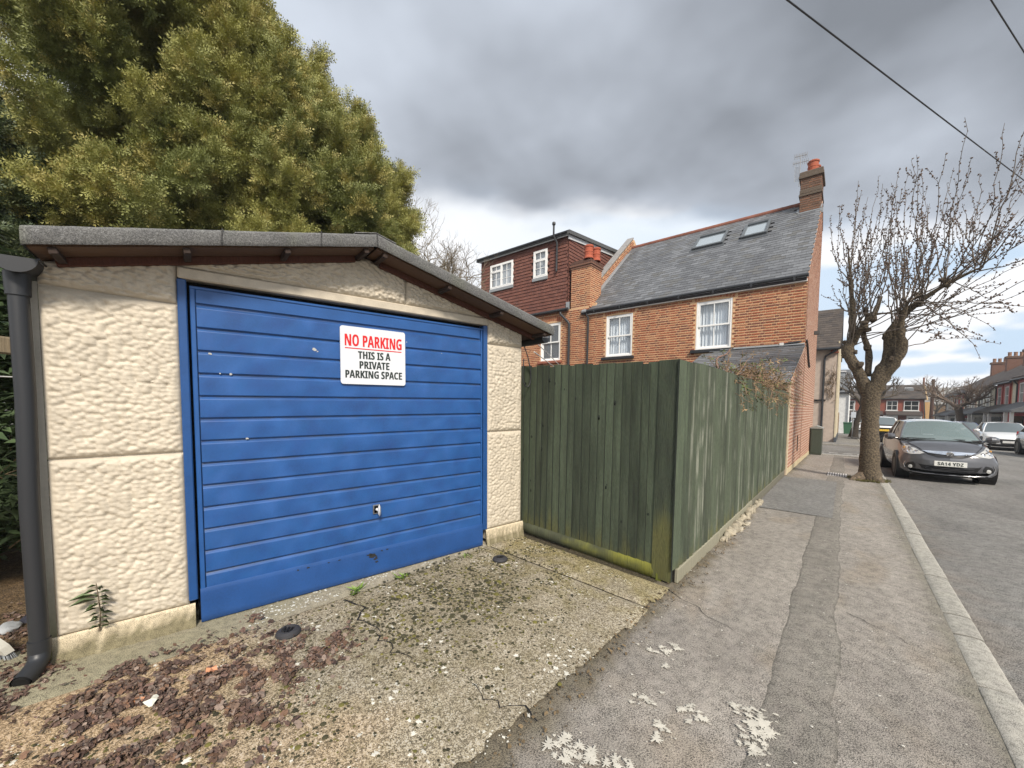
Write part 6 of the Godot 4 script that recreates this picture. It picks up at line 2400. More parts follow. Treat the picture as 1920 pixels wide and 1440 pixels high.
	for k in 50:
		var p := Vector3(rf(-0.5, 0.8), rf(0.0, 0.9), rf(-0.6, 0.2))
		var pts := [p]
		for i in 6:
			p += Vector3(rf(-0.12, 0.12), rf(-0.03, 0.16), rf(-0.12, 0.12))
			pts.append(p)
		mb.tube(pts, [0.007, 0.006, 0.006, 0.005, 0.005, 0.004, 0.003], 4, Color(0.16, 0.12, 0.07), false)
	part("stems", mb, M.twig, t)
	# hedge mass that closes the view to the left of the garage
	org = Vector3(-6.6, 0.1, 1.4)
	xs = []
	cs = []
	for i in 6000:
		var p := Vector3(rf(-1.2, 1.0), rf(0.0, 2.9), rf(-1.1, 2.0))
		xs.append(Transform3D(Basis.from_euler(Vector3(rf(-0.8, 0.8), rf(0, 6), rf(-0.8, 0.8))).scaled(Vector3.ONE * rf(1.0, 1.9)), p + org))
		cs.append(Color(0.05, 0.07, 0.03) * rf(0.4, 1.4))
	tag(multi("hedge", leafm, M.leaf, xs, cs, self), "dense dark hedge closing the gap left of the garage", "hedge", "", "stuff")
	# bare tree between the garage roof and the dormer house
	bare_tree("bare_garden_tree", "bare crooked garden tree standing between the garage roof and the tile-hung dormer", Vector3(-9.3, 0, -7.6), 6.6, 0.12, Vector3(0.0, 0, 0.3), 6, Color(0.17, 0.14, 0.1), 3.4, 0.42, 0.85, 6)
	bare_tree("bare_garden_tree", "pale twiggy garden tree behind the right flank of the yew", Vector3(-9.9, 0, -6.3), 6.6, 0.1, Vector3(-0.1, 0, 0.1), 6, Color(0.24, 0.2, 0.14), 3.3, 0.42, 0.8, 5)
	# second street tree, leaning, past the side street
	bare_tree("leaning_street_tree", "dark bare street tree past the side street, left of the big trunk", Vector3(0.45, road_y(-38.0) + 0.1, -38.0), 5.2, 0.2, Vector3(0.45, 0, 0), 4, Color(0.08, 0.064, 0.05), 2.3, 0.2, 0.8, 4)
	bare_tree("spreading_tree", "spreading bare tree in front of the right terrace", Vector3(7.6, road_y(-50.0) + 0.1, -50.0), 5.6, 0.26, Vector3(-0.4, 0, 0), 5, Color(0.15, 0.11, 0.085), 2.6, 0.24, 1.2, 5)
	bare_tree("distant_tree", "small bare tree in the gap beyond the utility pole", Vector3(11.0, -1.2, -92.0), 8.0, 0.2, Vector3(0, 0, 0), 5, Color(0.11, 0.095, 0.075), 3.0, 0.2, 0.8, 4)
	# creeper over the roadside fence
	mb = MB.new()
	org = Vector3(-1.2, 1.7, -8.2)
	t = thing("creeper", "dry brown tangled creeper with a few green leaves spilling over the roadside fence top", "creeper", T(org.x, org.y, org.z))
	xs = []
	cs = []
	for i in 420:
		var z := -4.9 - 5.1 * pow(rng.randf(), 0.75)
		var k := clampf((-z - 4.6) / 3.0, 0.1, 1.0)
		var p := Vector3(-1.1 + rf(-0.35, 0.12) * k, 1.8 + rf(-0.08, 0.3) * k, z)
		var pts := []
		var rad := []
		var d := Vector3(rf(-0.5, 0.6), rf(-0.3, 0.6), rf(-1, 1)).normalized()
		for q in 7:
			pts.append(p - org)
			rad.append(0.0055 - 0.0006 * q)
			d = (d + Vector3(rf(-0.5, 0.55), rf(-0.6, 0.3), rf(-0.5, 0.5))).normalized()
			p += d * 0.085
			if p.x > -0.99 and p.y < 1.85: p.x = maxf(p.x, -0.945)
		mb.tube(pts, rad, 4, Color(0.24, 0.155, 0.1) * rf(0.6, 1.4), false)
		for q in 3:
			var lp: Vector3 = pts[rng.randi_range(2, 6)]
			xs.append(Transform3D(Basis.from_euler(Vector3(rf(-1.2, 1.2), rf(0, 6), rf(-1.2, 1.2))).scaled(Vector3.ONE * rf(0.25, 0.55)), lp))
			cs.append((Color(0.28, 0.19, 0.1) if rng.randf() < 0.62 else Color(0.11, 0.14, 0.04)) * rf(0.6, 1.4))
	part("stems", mb, M.twig, t)
	multi("leaves", leafm, M.leaf, xs, cs, t)
	# a thick old stem looping up to the window sill
	mb = MB.new()
	limb(mb, [Vector3(-1.3, 1.8, -6.0), Vector3(-2.1, 2.5, -9.0), Vector3(-2.6, 3.0, -12.2), Vector3(-2.75, 3.3, -13.35)], [0.014, 0.02, 0.02, 0.012], Color(0.2, 0.12, 0.09), 6, 0.1)
	tag(part("woody_vine", mb, M.twig, self), "woody vine reaching from the fence up to the right rear window sill", "vine")

# ---------------------------------------------------------------- cars
# stations of the body from tail to nose: [z, half width, bottom, widest height, shoulder height, shoulder half width, centre top, bow]
func car_shell(st: Array, sub := 4) -> MB:
	var mb := MB.new()
	var rows := []
	var n := st.size()
	for i in n - 1:
		for k in (sub if i < n - 2 else sub + 1):
			var t := float(k) / sub
			var q := []
			for e in 8:
				q.append(cubic_interpolate(st[i][e], st[i + 1][e], st[maxi(i - 1, 0)][e], st[mini(i + 2, n - 1)][e], t) if e != 0 else lerpf(st[i][0], st[i + 1][0], t))
			var z: float = q[0]
			var w: float = q[1]
			var prof := [Vector2(0, q[2]), Vector2(w * 0.55, q[2]), Vector2(w * 0.86, q[2] + 0.015), Vector2(w * 0.965, q[2] + 0.08), Vector2(w, q[3]), Vector2(lerpf(w, q[5], 0.45), lerpf(q[3], q[4], 0.6)), Vector2(q[5], q[4]), Vector2(q[5] * 0.93, lerpf(q[4], q[6], 0.35)), Vector2(q[5] * 0.72, lerpf(q[4], q[6], 0.7)), Vector2(q[5] * 0.4, lerpf(q[4], q[6], 0.93)), Vector2(0, q[6])]
			var r := PackedVector3Array()
			for j in range(prof.size() - 1, 0, -1):
				r.append(Vector3(-prof[j].x, prof[j].y, z - q[7] * pow(prof[j].x / 0.85, 2)))
			for j in prof.size():
				r.append(Vector3(prof[j].x, prof[j].y, z - q[7] * pow(prof[j].x / 0.85, 2)))
			# order: top centre (left) .. bottom .. right .. top centre
			var rr := PackedVector3Array()
			for j in range(prof.size() - 1, -1, -1):
				rr.append(Vector3(-prof[j].x, prof[j].y, z - q[7] * pow(prof[j].x / 0.85, 2)))
			for j in range(1, prof.size()):
				rr.append(Vector3(prof[j].x, prof[j].y, z - q[7] * pow(prof[j].x / 0.85, 2)))
			rows.append(rr)
	mb.sheet(rows)
	return mb

func wheel(parent: Node3D, p: Vector3, r: float, w: float, steer := 0.0) -> void:
	var x := Transform3D(Basis(Vector3.UP, steer) * Basis(Vector3.BACK, -PI / 2 * signf(p.x)), p)
	var mb := MB.new()
	mb.lathe(x, [Vector2(r * 0.62, -w / 2), Vector2(r * 0.93, -w / 2), Vector2(r, -w / 2 + 0.03), Vector2(r, w / 2 - 0.03), Vector2(r * 0.94, w / 2), Vector2(r * 0.64, w / 2 - 0.004), Vector2(r * 0.62, w / 2 - 0.03)], 28)
	var t := part("wheel", mb, M.tyre, parent)
	mb = MB.new()
	mb.lathe(x, [Vector2(r * 0.63, w / 2 - 0.02), Vector2(r * 0.6, w / 2 - 0.012), Vector2(r * 0.55, w / 2 - 0.05), Vector2(0.06, w / 2 - 0.06), Vector2(0.05, w / 2 - 0.02), Vector2(0, w / 2 - 0.018)], 24, Color(0.25, 0.25, 0.26))
	for k in 7:
		var a := TAU * k / 7
		mb.box(x * Transform3D(Basis(Vector3.UP, a), Vector3.ZERO) * T(r * 0.34, w / 2 - 0.026, 0), Vector3(r * 0.52, 0.02, 0.05), Color(1, 1, 1), 0.004)
	part("rim", mb, M.rim, t)

# glass house: base and roof outlines; c = [z screen base, y belt, hw base, z roof front, y roof, hw roof front, z roof rear, hw roof rear, z rear base, y rear belt, hw rear base]
func glasshouse(t: Node3D, c: Array, paint: Material, pillar: Material) -> void:
	var mb := MB.new()
	var sheet := func(a: float, ya: float, wa: float, b: float, yb: float, wb: float, bow_a: float, bow_b: float, crown: float, n: int) -> Array:
		var rows := []
		for i in n + 1:
			var f := float(i) / n
			var r := PackedVector3Array()
			for j in 13:
				var s := j / 6.0 - 1.0
				var w := lerpf(wa, wb, f)
				var z := lerpf(a, b, f) - lerpf(bow_a, bow_b, f) * s * s
				var y := lerpf(ya, yb, f) - crown * f * s * s * 0.6 + 0.02 * sin(PI * f) - 0.012 * s * s
				r.append(Vector3(s * w, y, z))
			rows.append(r)
		return rows
	var bf := 0.2
	var rb := 0.1
	var ws: Array = sheet.call(c[0], c[1], c[2], c[3], c[4], c[5], bf, rb, 0.05, 5)
	mb.sheet(ws)
	part("windscreen", mb, M.tinted_glass if pillar == null else M.car_glass, t)
	mb = MB.new()
	var top := []
	for i in 7:
		var f := i / 6.0
		var r := PackedVector3Array()
		for j in 13:
			var s := j / 6.0 - 1.0
			var w := lerpf(c[5], c[7], f)
			var z := lerpf(c[3], c[6], f) - lerpf(rb, -0.06, f) * s * s
			r.append(Vector3(s * w, c[4] + 0.045 * sin(PI * f) - 0.03 * s * s - 0.012 * s * s - 0.02 * pow(absf(s), 6), z))
		top.append(r)
	mb.sheet(top)
	part("roof", mb, paint, t)
	mb = MB.new()
	var rw: Array = sheet.call(c[8], c[9], c[10], c[6], c[4], c[7], -0.12, -0.06, 0.05, 4)
	mb.sheet(rw, null, true)
	part("rear_window", mb, M.car_glass, t)
	for s in [-1.0, 1.0]:
		mb = MB.new()
		var a0 := Vector3(s * c[2], c[1] - 0.012, c[0] - bf)
		var a1 := Vector3(s * c[5], c[4] - 0.06, c[3] - rb)
		var b1 := Vector3(s * c[7], c[4] - 0.06, c[6] + 0.06)
		var b0 := Vector3(s * c[10], c[9] - 0.012, c[8] + 0.12)
		var rows := []
		for k in 7:
			var f := k / 6.0
			var lo := a0.lerp(b0, f)
			var hi := a1.lerp(b1, f)
			lo.x += s * 0.05 * sin(PI * f)
			hi.x += s * 0.02 * sin(PI * f)
			hi.y += 0.03 * sin(PI * f)
			rows.append(PackedVector3Array([lo, lo.lerp(hi, 0.5) + Vector3(s * 0.015, 0, 0), hi]))
		mb.sheet(rows, null, s > 0)
		part("side_window", mb, M.car_glass, t)
		mb = MB.new()
		mb.tube([a0 + Vector3(0, -0.02, 0.0), a0.lerp(a1, 0.5) + Vector3(s * 0.012, 0.012, 0), a1 + Vector3(0, 0.01, 0)], [0.034, 0.03, 0.03], 8)
		mb.tube([a1, a1.lerp(b1, 0.5) + Vector3(s * 0.02, 0.035, 0), b1], [0.028, 0.028, 0.03], 8)
		mb.tube([b1, b0 + Vector3(0, -0.02, 0)], [0.04, 0.07], 8)
		var m := a0.lerp(b0, 0.5)
		var h := a1.lerp(b1, 0.55)
		part("pillar", mb, paint, t)
		mb = MB.new()
		mb.tube([m + Vector3(s * 0.052, 0, 0), h + Vector3(s * 0.016, 0.03, 0)], [0.028, 0.026], 6)
		part("door_post", mb, M.black_trim, t)

func lens_shape(x: Transform3D) -> MB:
	var mb := MB.new()
	mb.lathe(x, [Vector2(0, -0.5), Vector2(0.3, -0.4), Vector2(0.46, -0.18), Vector2(0.5, 0), Vector2(0.46, 0.2), Vector2(0.33, 0.37), Vector2(0.18, 0.46), Vector2(0, 0.5)], 20)
	return mb

func text_mesh(s: String, size: float, depth: float, bold := 0.0) -> TextMesh:
	var tm := TextMesh.new()
	tm.text = s
	var f := SystemFont.new()
	f.font_names = PackedStringArray(["Droid Sans"])
	f.font_weight = 700
	var fv := FontVariation.new()
	fv.base_font = f
	fv.variation_embolden = bold
	tm.font = fv
	tm.font_size = 64
	tm.pixel_size = size / 64.0
	tm.depth = depth
	return tm

func patch(t: Node3D, called: String, pts: Array, mat_: Material, z_of: Callable, lift: float, col := Color.WHITE) -> MeshInstance3D:
	# a flat outline (x, y) draped on the nose: z from z_of(x, y)
	var mb := MB.new()
	var poly := PackedVector2Array()
	for i in pts.size():
		var a: Vector2 = pts[i]
		var b: Vector2 = pts[(i + 1) % pts.size()]
		for k in 4: poly.append(a.lerp(b, k / 4.0))
	var tris := Geometry2D.triangulate_polygon(poly)
	var flat := []
	for i in range(0, tris.size(), 3):
		flat.append([poly[tris[i]], poly[tris[i + 1]], poly[tris[i + 2]]])
	for again in 2:
		var finer := []
		for f in flat:
			if (f[0] as Vector2).distance_to(f[1]) + (f[1] as Vector2).distance_to(f[2]) < 0.09:
				finer.append(f)
				continue
			var ab: Vector2 = (f[0] + f[1]) / 2
			var bc: Vector2 = (f[1] + f[2]) / 2
			var ca: Vector2 = (f[2] + f[0]) / 2
			finer.append_array([[f[0], ab, ca], [ab, f[1], bc], [ca, bc, f[2]], [ab, bc, ca]])
		flat = finer
	var known := {}
	for f in flat:
		var v := []
		for k in 3:
			var p: Vector2 = f[k]
			if not known.has(p): known[p] = z_of.call(p.x, p.y)
			v.append(Vector3(p.x, p.y, known[p] + lift))
		if (v[1] - v[0]).cross(v[2] - v[0]).z < 0: v = [v[0], v[2], v[1]]
		mb.tri(v[0], v[1], v[2], col)
	return part(called, mb, mat_, t)

func mirrorx(pts: Array) -> Array:
	return pts.map(func(p): return Vector2(-p.x, p.y))

func hatchback() -> void:
	# the grey supermini facing us; z forwards
	var z := -12.1
	var x := Transform3D(Basis(Vector3.UP, deg_to_rad(3.0)).scaled(Vector3(0.89, 0.95, 0.95)), Vector3(1.635, road_y(-14.0) + 0.012, -14.3))
	var t := thing("hatchback", "dark grey hatchback parked nose towards us at the kerb, front plate SA14 YDZ", "car", x)
	var paint := car_paint(lin(0.105, 0.107, 0.116), 0.4)
	var st := [
		[-2.0, 0.72, 0.36, 0.6, 0.8, 0.62, 0.82, -0.18],
		[-1.9, 0.8, 0.26, 0.6, 0.92, 0.74, 0.94, -0.14],
		[-1.3, 0.85, 0.2, 0.6, 0.98, 0.79, 0.97, 0.0],
		[-0.3, 0.866, 0.19, 0.58, 0.95, 0.79, 0.95, 0.0],
		[0.7, 0.866, 0.19, 0.57, 0.92, 0.78, 0.94, 0.0],
		[1.1, 0.862, 0.2, 0.56, 0.88, 0.76, 0.965, 0.02],
		[1.45, 0.856, 0.2, 0.55, 0.83, 0.73, 0.915, 0.07],
		[1.72, 0.845, 0.2, 0.54, 0.765, 0.70, 0.835, 0.14],
		[1.87, 0.835, 0.2, 0.52, 0.70, 0.69, 0.745, 0.2],
		[1.945, 0.825, 0.205, 0.48, 0.62, 0.70, 0.665, 0.24],
		[1.985, 0.81, 0.21, 0.42, 0.52, 0.70, 0.55, 0.27],
		[2.0, 0.79, 0.22, 0.36, 0.42, 0.7, 0.42, 0.28],
		[1.99, 0.74, 0.235, 0.29, 0.32, 0.66, 0.3, 0.28],
	]
	var shell := car_shell(st)
	part("body", shell, paint, t)
	# front faces of the shell, to lay lamps and grilles on
	var front := []
	for i in range(0, shell.ix.size(), 3):
		var tri := [shell.v[shell.ix[i]], shell.v[shell.ix[i + 1]], shell.v[shell.ix[i + 2]]]
		if tri[0].z > 1.0: front.append(tri)
	var skin := func(px: float, py: float) -> float:
		var best := -9.0
		for f in front:
			if absf(f[0].x - px) > 0.3: continue
			var hit = Geometry3D.ray_intersects_triangle(Vector3(px, py, 5.0), Vector3(0, 0, -1), f[0], f[1], f[2])
			if hit != null and hit.z > best: best = hit.z
		return best if best > -1.0 else 1.6
	glasshouse(t, [1.12, 0.95, 0.74, 0.3, 1.41, 0.55, -1.35, 0.52, -1.8, 1.0, 0.62], paint, null)
	var nose := skin
	# lower grille with mesh, plate recess, chrome bar
	patch(t, "lower_grille", [Vector2(-0.52, 0.43), Vector2(-0.25, 0.4), Vector2(0.25, 0.4), Vector2(0.52, 0.43), Vector2(0.44, 0.31), Vector2(0.24, 0.265), Vector2(-0.24, 0.265), Vector2(-0.44, 0.31)], M.dark, nose, 0.014)
	var mb := MB.new()
	for k in 3:
		var gp := []
		var gr := []
		for q in 13:
			var gx := lerpf(-0.4, 0.4, q / 12.0)
			var gy := 0.295 + 0.036 * k + 0.02 * pow(gx / 0.4, 2)
			gp.append(Vector3(gx, gy, nose.call(gx, gy) + 0.02))
			gr.append(0.005)
		mb.tube(gp, gr, 5, Color(0.05, 0.05, 0.055))
	part("grille_bar", mb, M.plain, t)
	patch(t, "lip", [Vector2(-0.56, 0.47), Vector2(-0.5, 0.44), Vector2(-0.44, 0.31), Vector2(-0.24, 0.262), Vector2(0.24, 0.262), Vector2(0.44, 0.31), Vector2(0.5, 0.44), Vector2(0.56, 0.47), Vector2(0.52, 0.36), Vector2(0.42, 0.26), Vector2(0.24, 0.235), Vector2(-0.24, 0.235), Vector2(-0.42, 0.26), Vector2(-0.52, 0.36)], car_paint(lin(0.085, 0.085, 0.095), 0.4), nose, 0.012)
	patch(t, "upper_grille", [Vector2(-0.44, 0.735), Vector2(0.44, 0.735), Vector2(0.36, 0.66), Vector2(0.2, 0.61), Vector2(-0.2, 0.61), Vector2(-0.36, 0.66)], M.black_trim, nose, 0.01)
	patch(t, "chrome_bar", [Vector2(-0.45, 0.745), Vector2(-0.2, 0.752), Vector2(0.2, 0.752), Vector2(0.45, 0.745), Vector2(0.36, 0.7), Vector2(0.12, 0.678), Vector2(-0.12, 0.678), Vector2(-0.36, 0.7)], M.chrome, nose, 0.024)
	# round badge: a ring with a bent-winged figure in it
	mb = MB.new()
	var bz: float = nose.call(0, 0.69) + 0.03
	var face := Transform3D(Basis(Vector3(1, 0, 0), Vector3(0, -0.25, 1).normalized(), Vector3(0, -1, -0.25).normalized()), Vector3(0, 0.69, bz))
	mb.lathe(face, [Vector2(0.062, -0.012), Vector2(0.064, 0.004), Vector2(0.056, 0.01), Vector2(0.05, 0.004), Vector2(0.0, 0.004)], 24)
	var badge := part("badge", mb, M.chrome, t)
	mb = MB.new()
	mb.prism(PackedVector2Array([Vector2(-0.04, 0.012), Vector2(-0.012, 0.034), Vector2(0.02, 0.03), Vector2(0.004, 0.016), Vector2(0.03, 0.012), Vector2(0.04, -0.008), Vector2(0.018, -0.004), Vector2(0.008, -0.03), Vector2(-0.012, -0.036), Vector2(-0.006, -0.008), Vector2(-0.024, 0.006)]), 0.004, Transform3D(Basis(Vector3(1, 0, 0), Vector3(0, 1, -0.25).normalized(), Vector3(0, 0.25, 1).normalized()), Vector3(0, 0.69, bz + 0.006)), Color(0.05, 0.05, 0.055))
	part("emblem", mb, M.plain, badge)
	# number plate
	mb = MB.new()
	mb.box(TR(Vector3(0, 0.475, 2.02), Vector3(-0.06, 0, 0)), Vector3(0.54, 0.115, 0.02), Color(0.74, 0.74, 0.7), 0.006)
	var plate := part("number_plate", mb, M.paint, t)
	var tx := part("lettering", text_mesh("SA14 YDZ", 0.1, 0.003), M.black_ink, plate, TR(Vector3(0, 0.4755, 2.033), Vector3(-0.06, 0, 0)).scaled_local(Vector3(0.98, 1, 1)))
	tx.name = "lettering"
	# lamps, each a swept lens with a bright reflector
	for s in [-1.0, 1.0]:
		var hp := [Vector2(0.42, 0.69), Vector2(0.5, 0.655), Vector2(0.66, 0.64), Vector2(0.755, 0.66), Vector2(0.775, 0.74), Vector2(0.74, 0.84), Vector2(0.7, 0.865), Vector2(0.62, 0.815), Vector2(0.5, 0.74)]
		var hz := skin
		var h := patch(t, "headlight", hp if s > 0 else mirrorx(hp), M.lens, hz, 0.012)
		mb = MB.new()
		for q in [[0.66, 0.72, 0.062], [0.55, 0.705, 0.045]]:
			mb.lathe(Transform3D(Basis(Vector3(1, 0, 0), Vector3(s * 0.25, 0.1, 1).normalized(), Vector3(0, -1, 0.1)), Vector3(s * q[0], q[1], hz.call(q[0], q[1]) + 0.012)), [Vector2(q[2], 0), Vector2(q[2] * 0.9, 0.012), Vector2(q[2] * 0.5, 0.004), Vector2(0, 0.012)], 14)
		part("reflector", mb, M.chrome, h)
		mb = MB.new()
		mb.lathe(Transform3D(Basis(Vector3(1, 0, 0), Vector3(0, 0, 1), Vector3(0, -1, 0)), Vector3(s * 0.73, 0.775, hz.call(0.73, 0.775) + 0.012)), [Vector2(0.028, 0), Vector2(0.02, 0.012), Vector2(0, 0.014)], 10, Color(0.6, 0.3, 0.06))
		part("indicator", mb, M.paint, h)
		# fog lamp recess with its bright crescent
		var fp := [Vector2(0.6, 0.47), Vector2(0.7, 0.44), Vector2(0.745, 0.36), Vector2(0.7, 0.31), Vector2(0.57, 0.31), Vector2(0.56, 0.38)]
		var fz := skin
		patch(t, "fog_recess", fp if s > 0 else mirrorx(fp), M.black_trim, fz, 0.012)
		mb = MB.new()
		mb.lathe(Transform3D(Basis(Vector3(1, 0, 0), Vector3(s * 0.3, 0, 1).normalized(), Vector3(0, -1, 0)), Vector3(s * 0.645, 0.355, fz.call(0.645, 0.355) + 0.014)), [Vector2(0.042, 0), Vector2(0.04, 0.012), Vector2(0, 0.018)], 14)
		part("fog_lamp", mb, M.lens, t)
		mb = MB.new()
		mb.tube([Vector3(s * 0.735, 0.47, fz.call(0.735, 0.47) + 0.015), Vector3(s * 0.765, 0.4, fz.call(0.765, 0.4) + 0.015), Vector3(s * 0.74, 0.32, fz.call(0.74, 0.32) + 0.015)], [0.006, 0.01, 0.006], 6)
		part("fog_trim", mb, M.chrome, t)
		# mirror
		mb = MB.new()
		mb.lathe(Transform3D(Basis(Vector3(0, 0, 0.15 * s), Vector3(s * 0.24, 0, 0), Vector3(0, 0.17, 0)), Vector3(s * 0.93, 1.0, 0.82)), [Vector2(0, -0.5), Vector2(0.36, -0.42), Vector2(0.5, -0.1), Vector2(0.48, 0.2), Vector2(0.3, 0.45), Vector2(0, 0.5)], 14)
		mb.tube([Vector3(s * 0.75, 0.94, 0.8), Vector3(s * 0.86, 0.98, 0.81)], [0.03, 0.026], 6)
		part("mirror", mb, paint, t)
		# bonnet crease
		mb = MB.new()
		mb.tube([Vector3(s * 0.73, 0.93, 1.0), Vector3(s * 0.68, 0.905, 1.3), Vector3(s * 0.58, 0.845, 1.58), Vector3(s * 0.46, 0.76, 1.8)], [0.006, 0.007, 0.007, 0.006], 5)
		part("bonnet_seam", mb, M.black_trim, t)
		mb = MB.new()
		mb.tube([Vector3(s * (0.42 if s > 0 else 0.1), 0.985, 1.06), Vector3(s * (0.0 if s > 0 else 0.62), 0.985, 0.99)], [0.012, 0.009], 5)
		part("wiper", mb, M.black_trim, t)
		# wheel arches
		for wz in [1.22, -1.28]:
			mb = MB.new()
			mb.lathe(Transform3D(Basis(Vector3.BACK, -PI / 2 * s), Vector3(s * 0.6, 0.32, wz)), [Vector2(0.355, 0), Vector2(0.355, 0.268), Vector2(0.0, 0.268)], 26)
			part("wheel_arch", mb, M.black_trim, t)
			wheel(t, Vector3(s * 0.775, 0.308, wz), 0.308, 0.2, 0.0)
	# dash, wheel and seats glimpsed; tax disc
	mb = MB.new()
	mb.box(T(0, 0.955, -0.3), Vector3(1.46, 0.05, 2.5), Color(0.012, 0.012, 0.013))
	mb.box(TR(Vector3(0, 0.985, 0.72), Vector3(0.12, 0, 0)), Vector3(1.3, 0.04, 0.5), Color(0.02, 0.02, 0.021), 0.015)
	part("cabin", mb, M.plain, t)
	for sx in [-0.34, 0.34]:
		mb = MB.new()
		mb.box(TR(Vector3(sx, 1.08, -0.32), Vector3(-0.2, 0, 0)), Vector3(0.46, 0.34, 0.12), Color(0.05, 0.05, 0.055), 0.05)
		mb.box(TR(Vector3(sx, 1.31, -0.4), Vector3(-0.2, 0, 0)), Vector3(0.26, 0.17, 0.09), Color(0.045, 0.045, 0.05), 0.04)
		part("seat", mb, M.plain, t)
	mb = MB.new()
	var ring := []
	var rr := []
	for k in 19:
		var a := TAU * k / 18
		ring.append(Vector3(0.34 + cos(a) * 0.18, 1.04 + sin(a) * 0.16, 0.42 + sin(a) * 0.07))
		rr.append(0.014)
	mb.tube(ring, rr, 6)
	part("steering_wheel", mb, M.black_trim, t)
	mb = MB.new()
	mb.box(T(0, 0.955, 1.13), Vector3(1.3, 0.02, 0.12), Color(0.02, 0.02, 0.02), 0.006)
	part("scuttle", mb, M.black_trim, t)
	mb = MB.new()
	mb.box(T(0, 0.21, 0), Vector3(1.3, 0.06, 3.7), Color(0.01, 0.01, 0.01))
	part("underbody", mb, M.dark, t)

func other_car(called: String, label: String, x: Transform3D, col: Color, rear: bool, tall: float, plate: Color) -> void:
	var t := thing(called, label, "car", x)
	var paint := car_paint(col, 0.1)
	var k := tall
	var st := [
		[-2.12, 0.74, 0.36, 0.62, 0.84 * k, 0.64, 0.86 * k, -0.16],
		[-2.02, 0.83, 0.26, 0.62, 0.95 * k, 0.76, 0.96 * k, -0.12],
		[-1.3, 0.88, 0.2, 0.6, 0.98 * k, 0.8, 0.97 * k, 0.0],
		[0.5, 0.89, 0.19, 0.58, 0.93 * k, 0.8, 0.94 * k, 0.0],
		[1.1, 0.885, 0.2, 0.57, 0.9 * k, 0.78, 0.96 * k, 0.03],
		[1.6, 0.87, 0.2, 0.54, 0.8 * k, 0.74, 0.87 * k, 0.1],
		[1.95, 0.85, 0.2, 0.5, 0.68 * k, 0.71, 0.74 * k, 0.2],
		[2.08, 0.83, 0.2, 0.42, 0.52 * k, 0.71, 0.56 * k, 0.25],
		[2.1, 0.78, 0.23, 0.32, 0.36 * k, 0.68, 0.36 * k, 0.27],
	]
	part("body", car_shell(st, 3), paint, t)
	glasshouse(t, [1.1, 0.95 * k, 0.75, 0.2, 1.43 * k, 0.56, -1.45, 0.54, -1.95, 1.02 * k, 0.66], paint, paint)
	for s in [-1.0, 1.0]:
		var hp := [Vector2(0.42, 0.64 * k), Vector2(0.76, 0.66 * k), Vector2(0.8, 0.74 * k), Vector2(0.56, 0.72 * k)]
		var hz := func(px: float, py: float) -> float: return 2.06 - 0.3 * pow(absf(px) / 0.85, 2) - maxf(0, py - 0.56) * 0.5
		patch(t, "headlight", hp if s > 0 else mirrorx(hp), M.lens, hz, 0.03)
		patch(t, "fog_recess", [Vector2(s * 0.5, 0.42), Vector2(s * 0.76, 0.44), Vector2(s * 0.74, 0.36), Vector2(s * 0.56, 0.34)], M.black_trim, hz, 0.03)
		var tz := func(px: float, _py: float) -> float: return -2.14 + 0.16 * pow(absf(px) / 0.85, 2)
		patch(t, "tail_light", [Vector2(s * 0.62, 0.74 * k), Vector2(s * 0.8, 0.72 * k), Vector2(s * 0.78, 0.98 * k), Vector2(s * 0.66, 0.96 * k)], M.paint, tz, 0.0, Color(0.35, 0.01, 0.012))
		var mb := MB.new()
		mb.lathe(Transform3D(Basis(Vector3(0, 0, 0.14 * s), Vector3(s * 0.24, 0, 0), Vector3(0, 0.16, 0)), Vector3(s * 0.96, 1.0 * k, 0.75)), [Vector2(0, -0.5), Vector2(0.42, -0.35), Vector2(0.5, 0), Vector2(0.4, 0.35), Vector2(0, 0.5)], 10)
		part("mirror", mb, paint, t)
		for wz in [1.3, -1.35]:
			mb = MB.new()
			mb.lathe(Transform3D(Basis(Vector3.BACK, -PI / 2 * s), Vector3(s * 0.6, 0.33, wz)), [Vector2(0.37, 0), Vector2(0.37, 0.292), Vector2(0.0, 0.292)], 22)
			part("wheel_arch", mb, M.black_trim, t)
			wheel(t, Vector3(s * 0.8, 0.325, wz), 0.325, 0.21)
	var gz := func(px: float, _py: float) -> float: return 2.1 - 0.27 * pow(absf(px) / 0.85, 2)
	patch(t, "grille", [Vector2(-0.36, 0.62 * k), Vector2(0.36, 0.62 * k), Vector2(0.3, 0.36), Vector2(-0.3, 0.36)], M.black_trim, gz, 0.02)
	var mb := MB.new()
	mb.box(T(0, 0.47, 2.14), Vector3(0.52, 0.11, 0.02), Color(0.72, 0.72, 0.7), 0.004)
	mb.box(T(0, 0.72 * k, -2.17), Vector3(0.52, 0.12, 0.03), plate, 0.004)
	part("number_plate", mb, M.paint, t)
	mb = MB.new()
	mb.box(T(0, 0.42, -2.12), Vector3(1.3, 0.26, 0.1), Color(0.02, 0.02, 0.022), 0.02)
	mb.box(T(0, 0.83 * k, -2.14), Vector3(0.7, 0.05, 0.05), Color(0.03, 0.03, 0.03), 0.01)
	mb.box(T(0, 0.21, 0), Vector3(1.4, 0.06, 3.9), Color(0.01, 0.01, 0.01))
	part("trim", mb, M.black_trim, t)

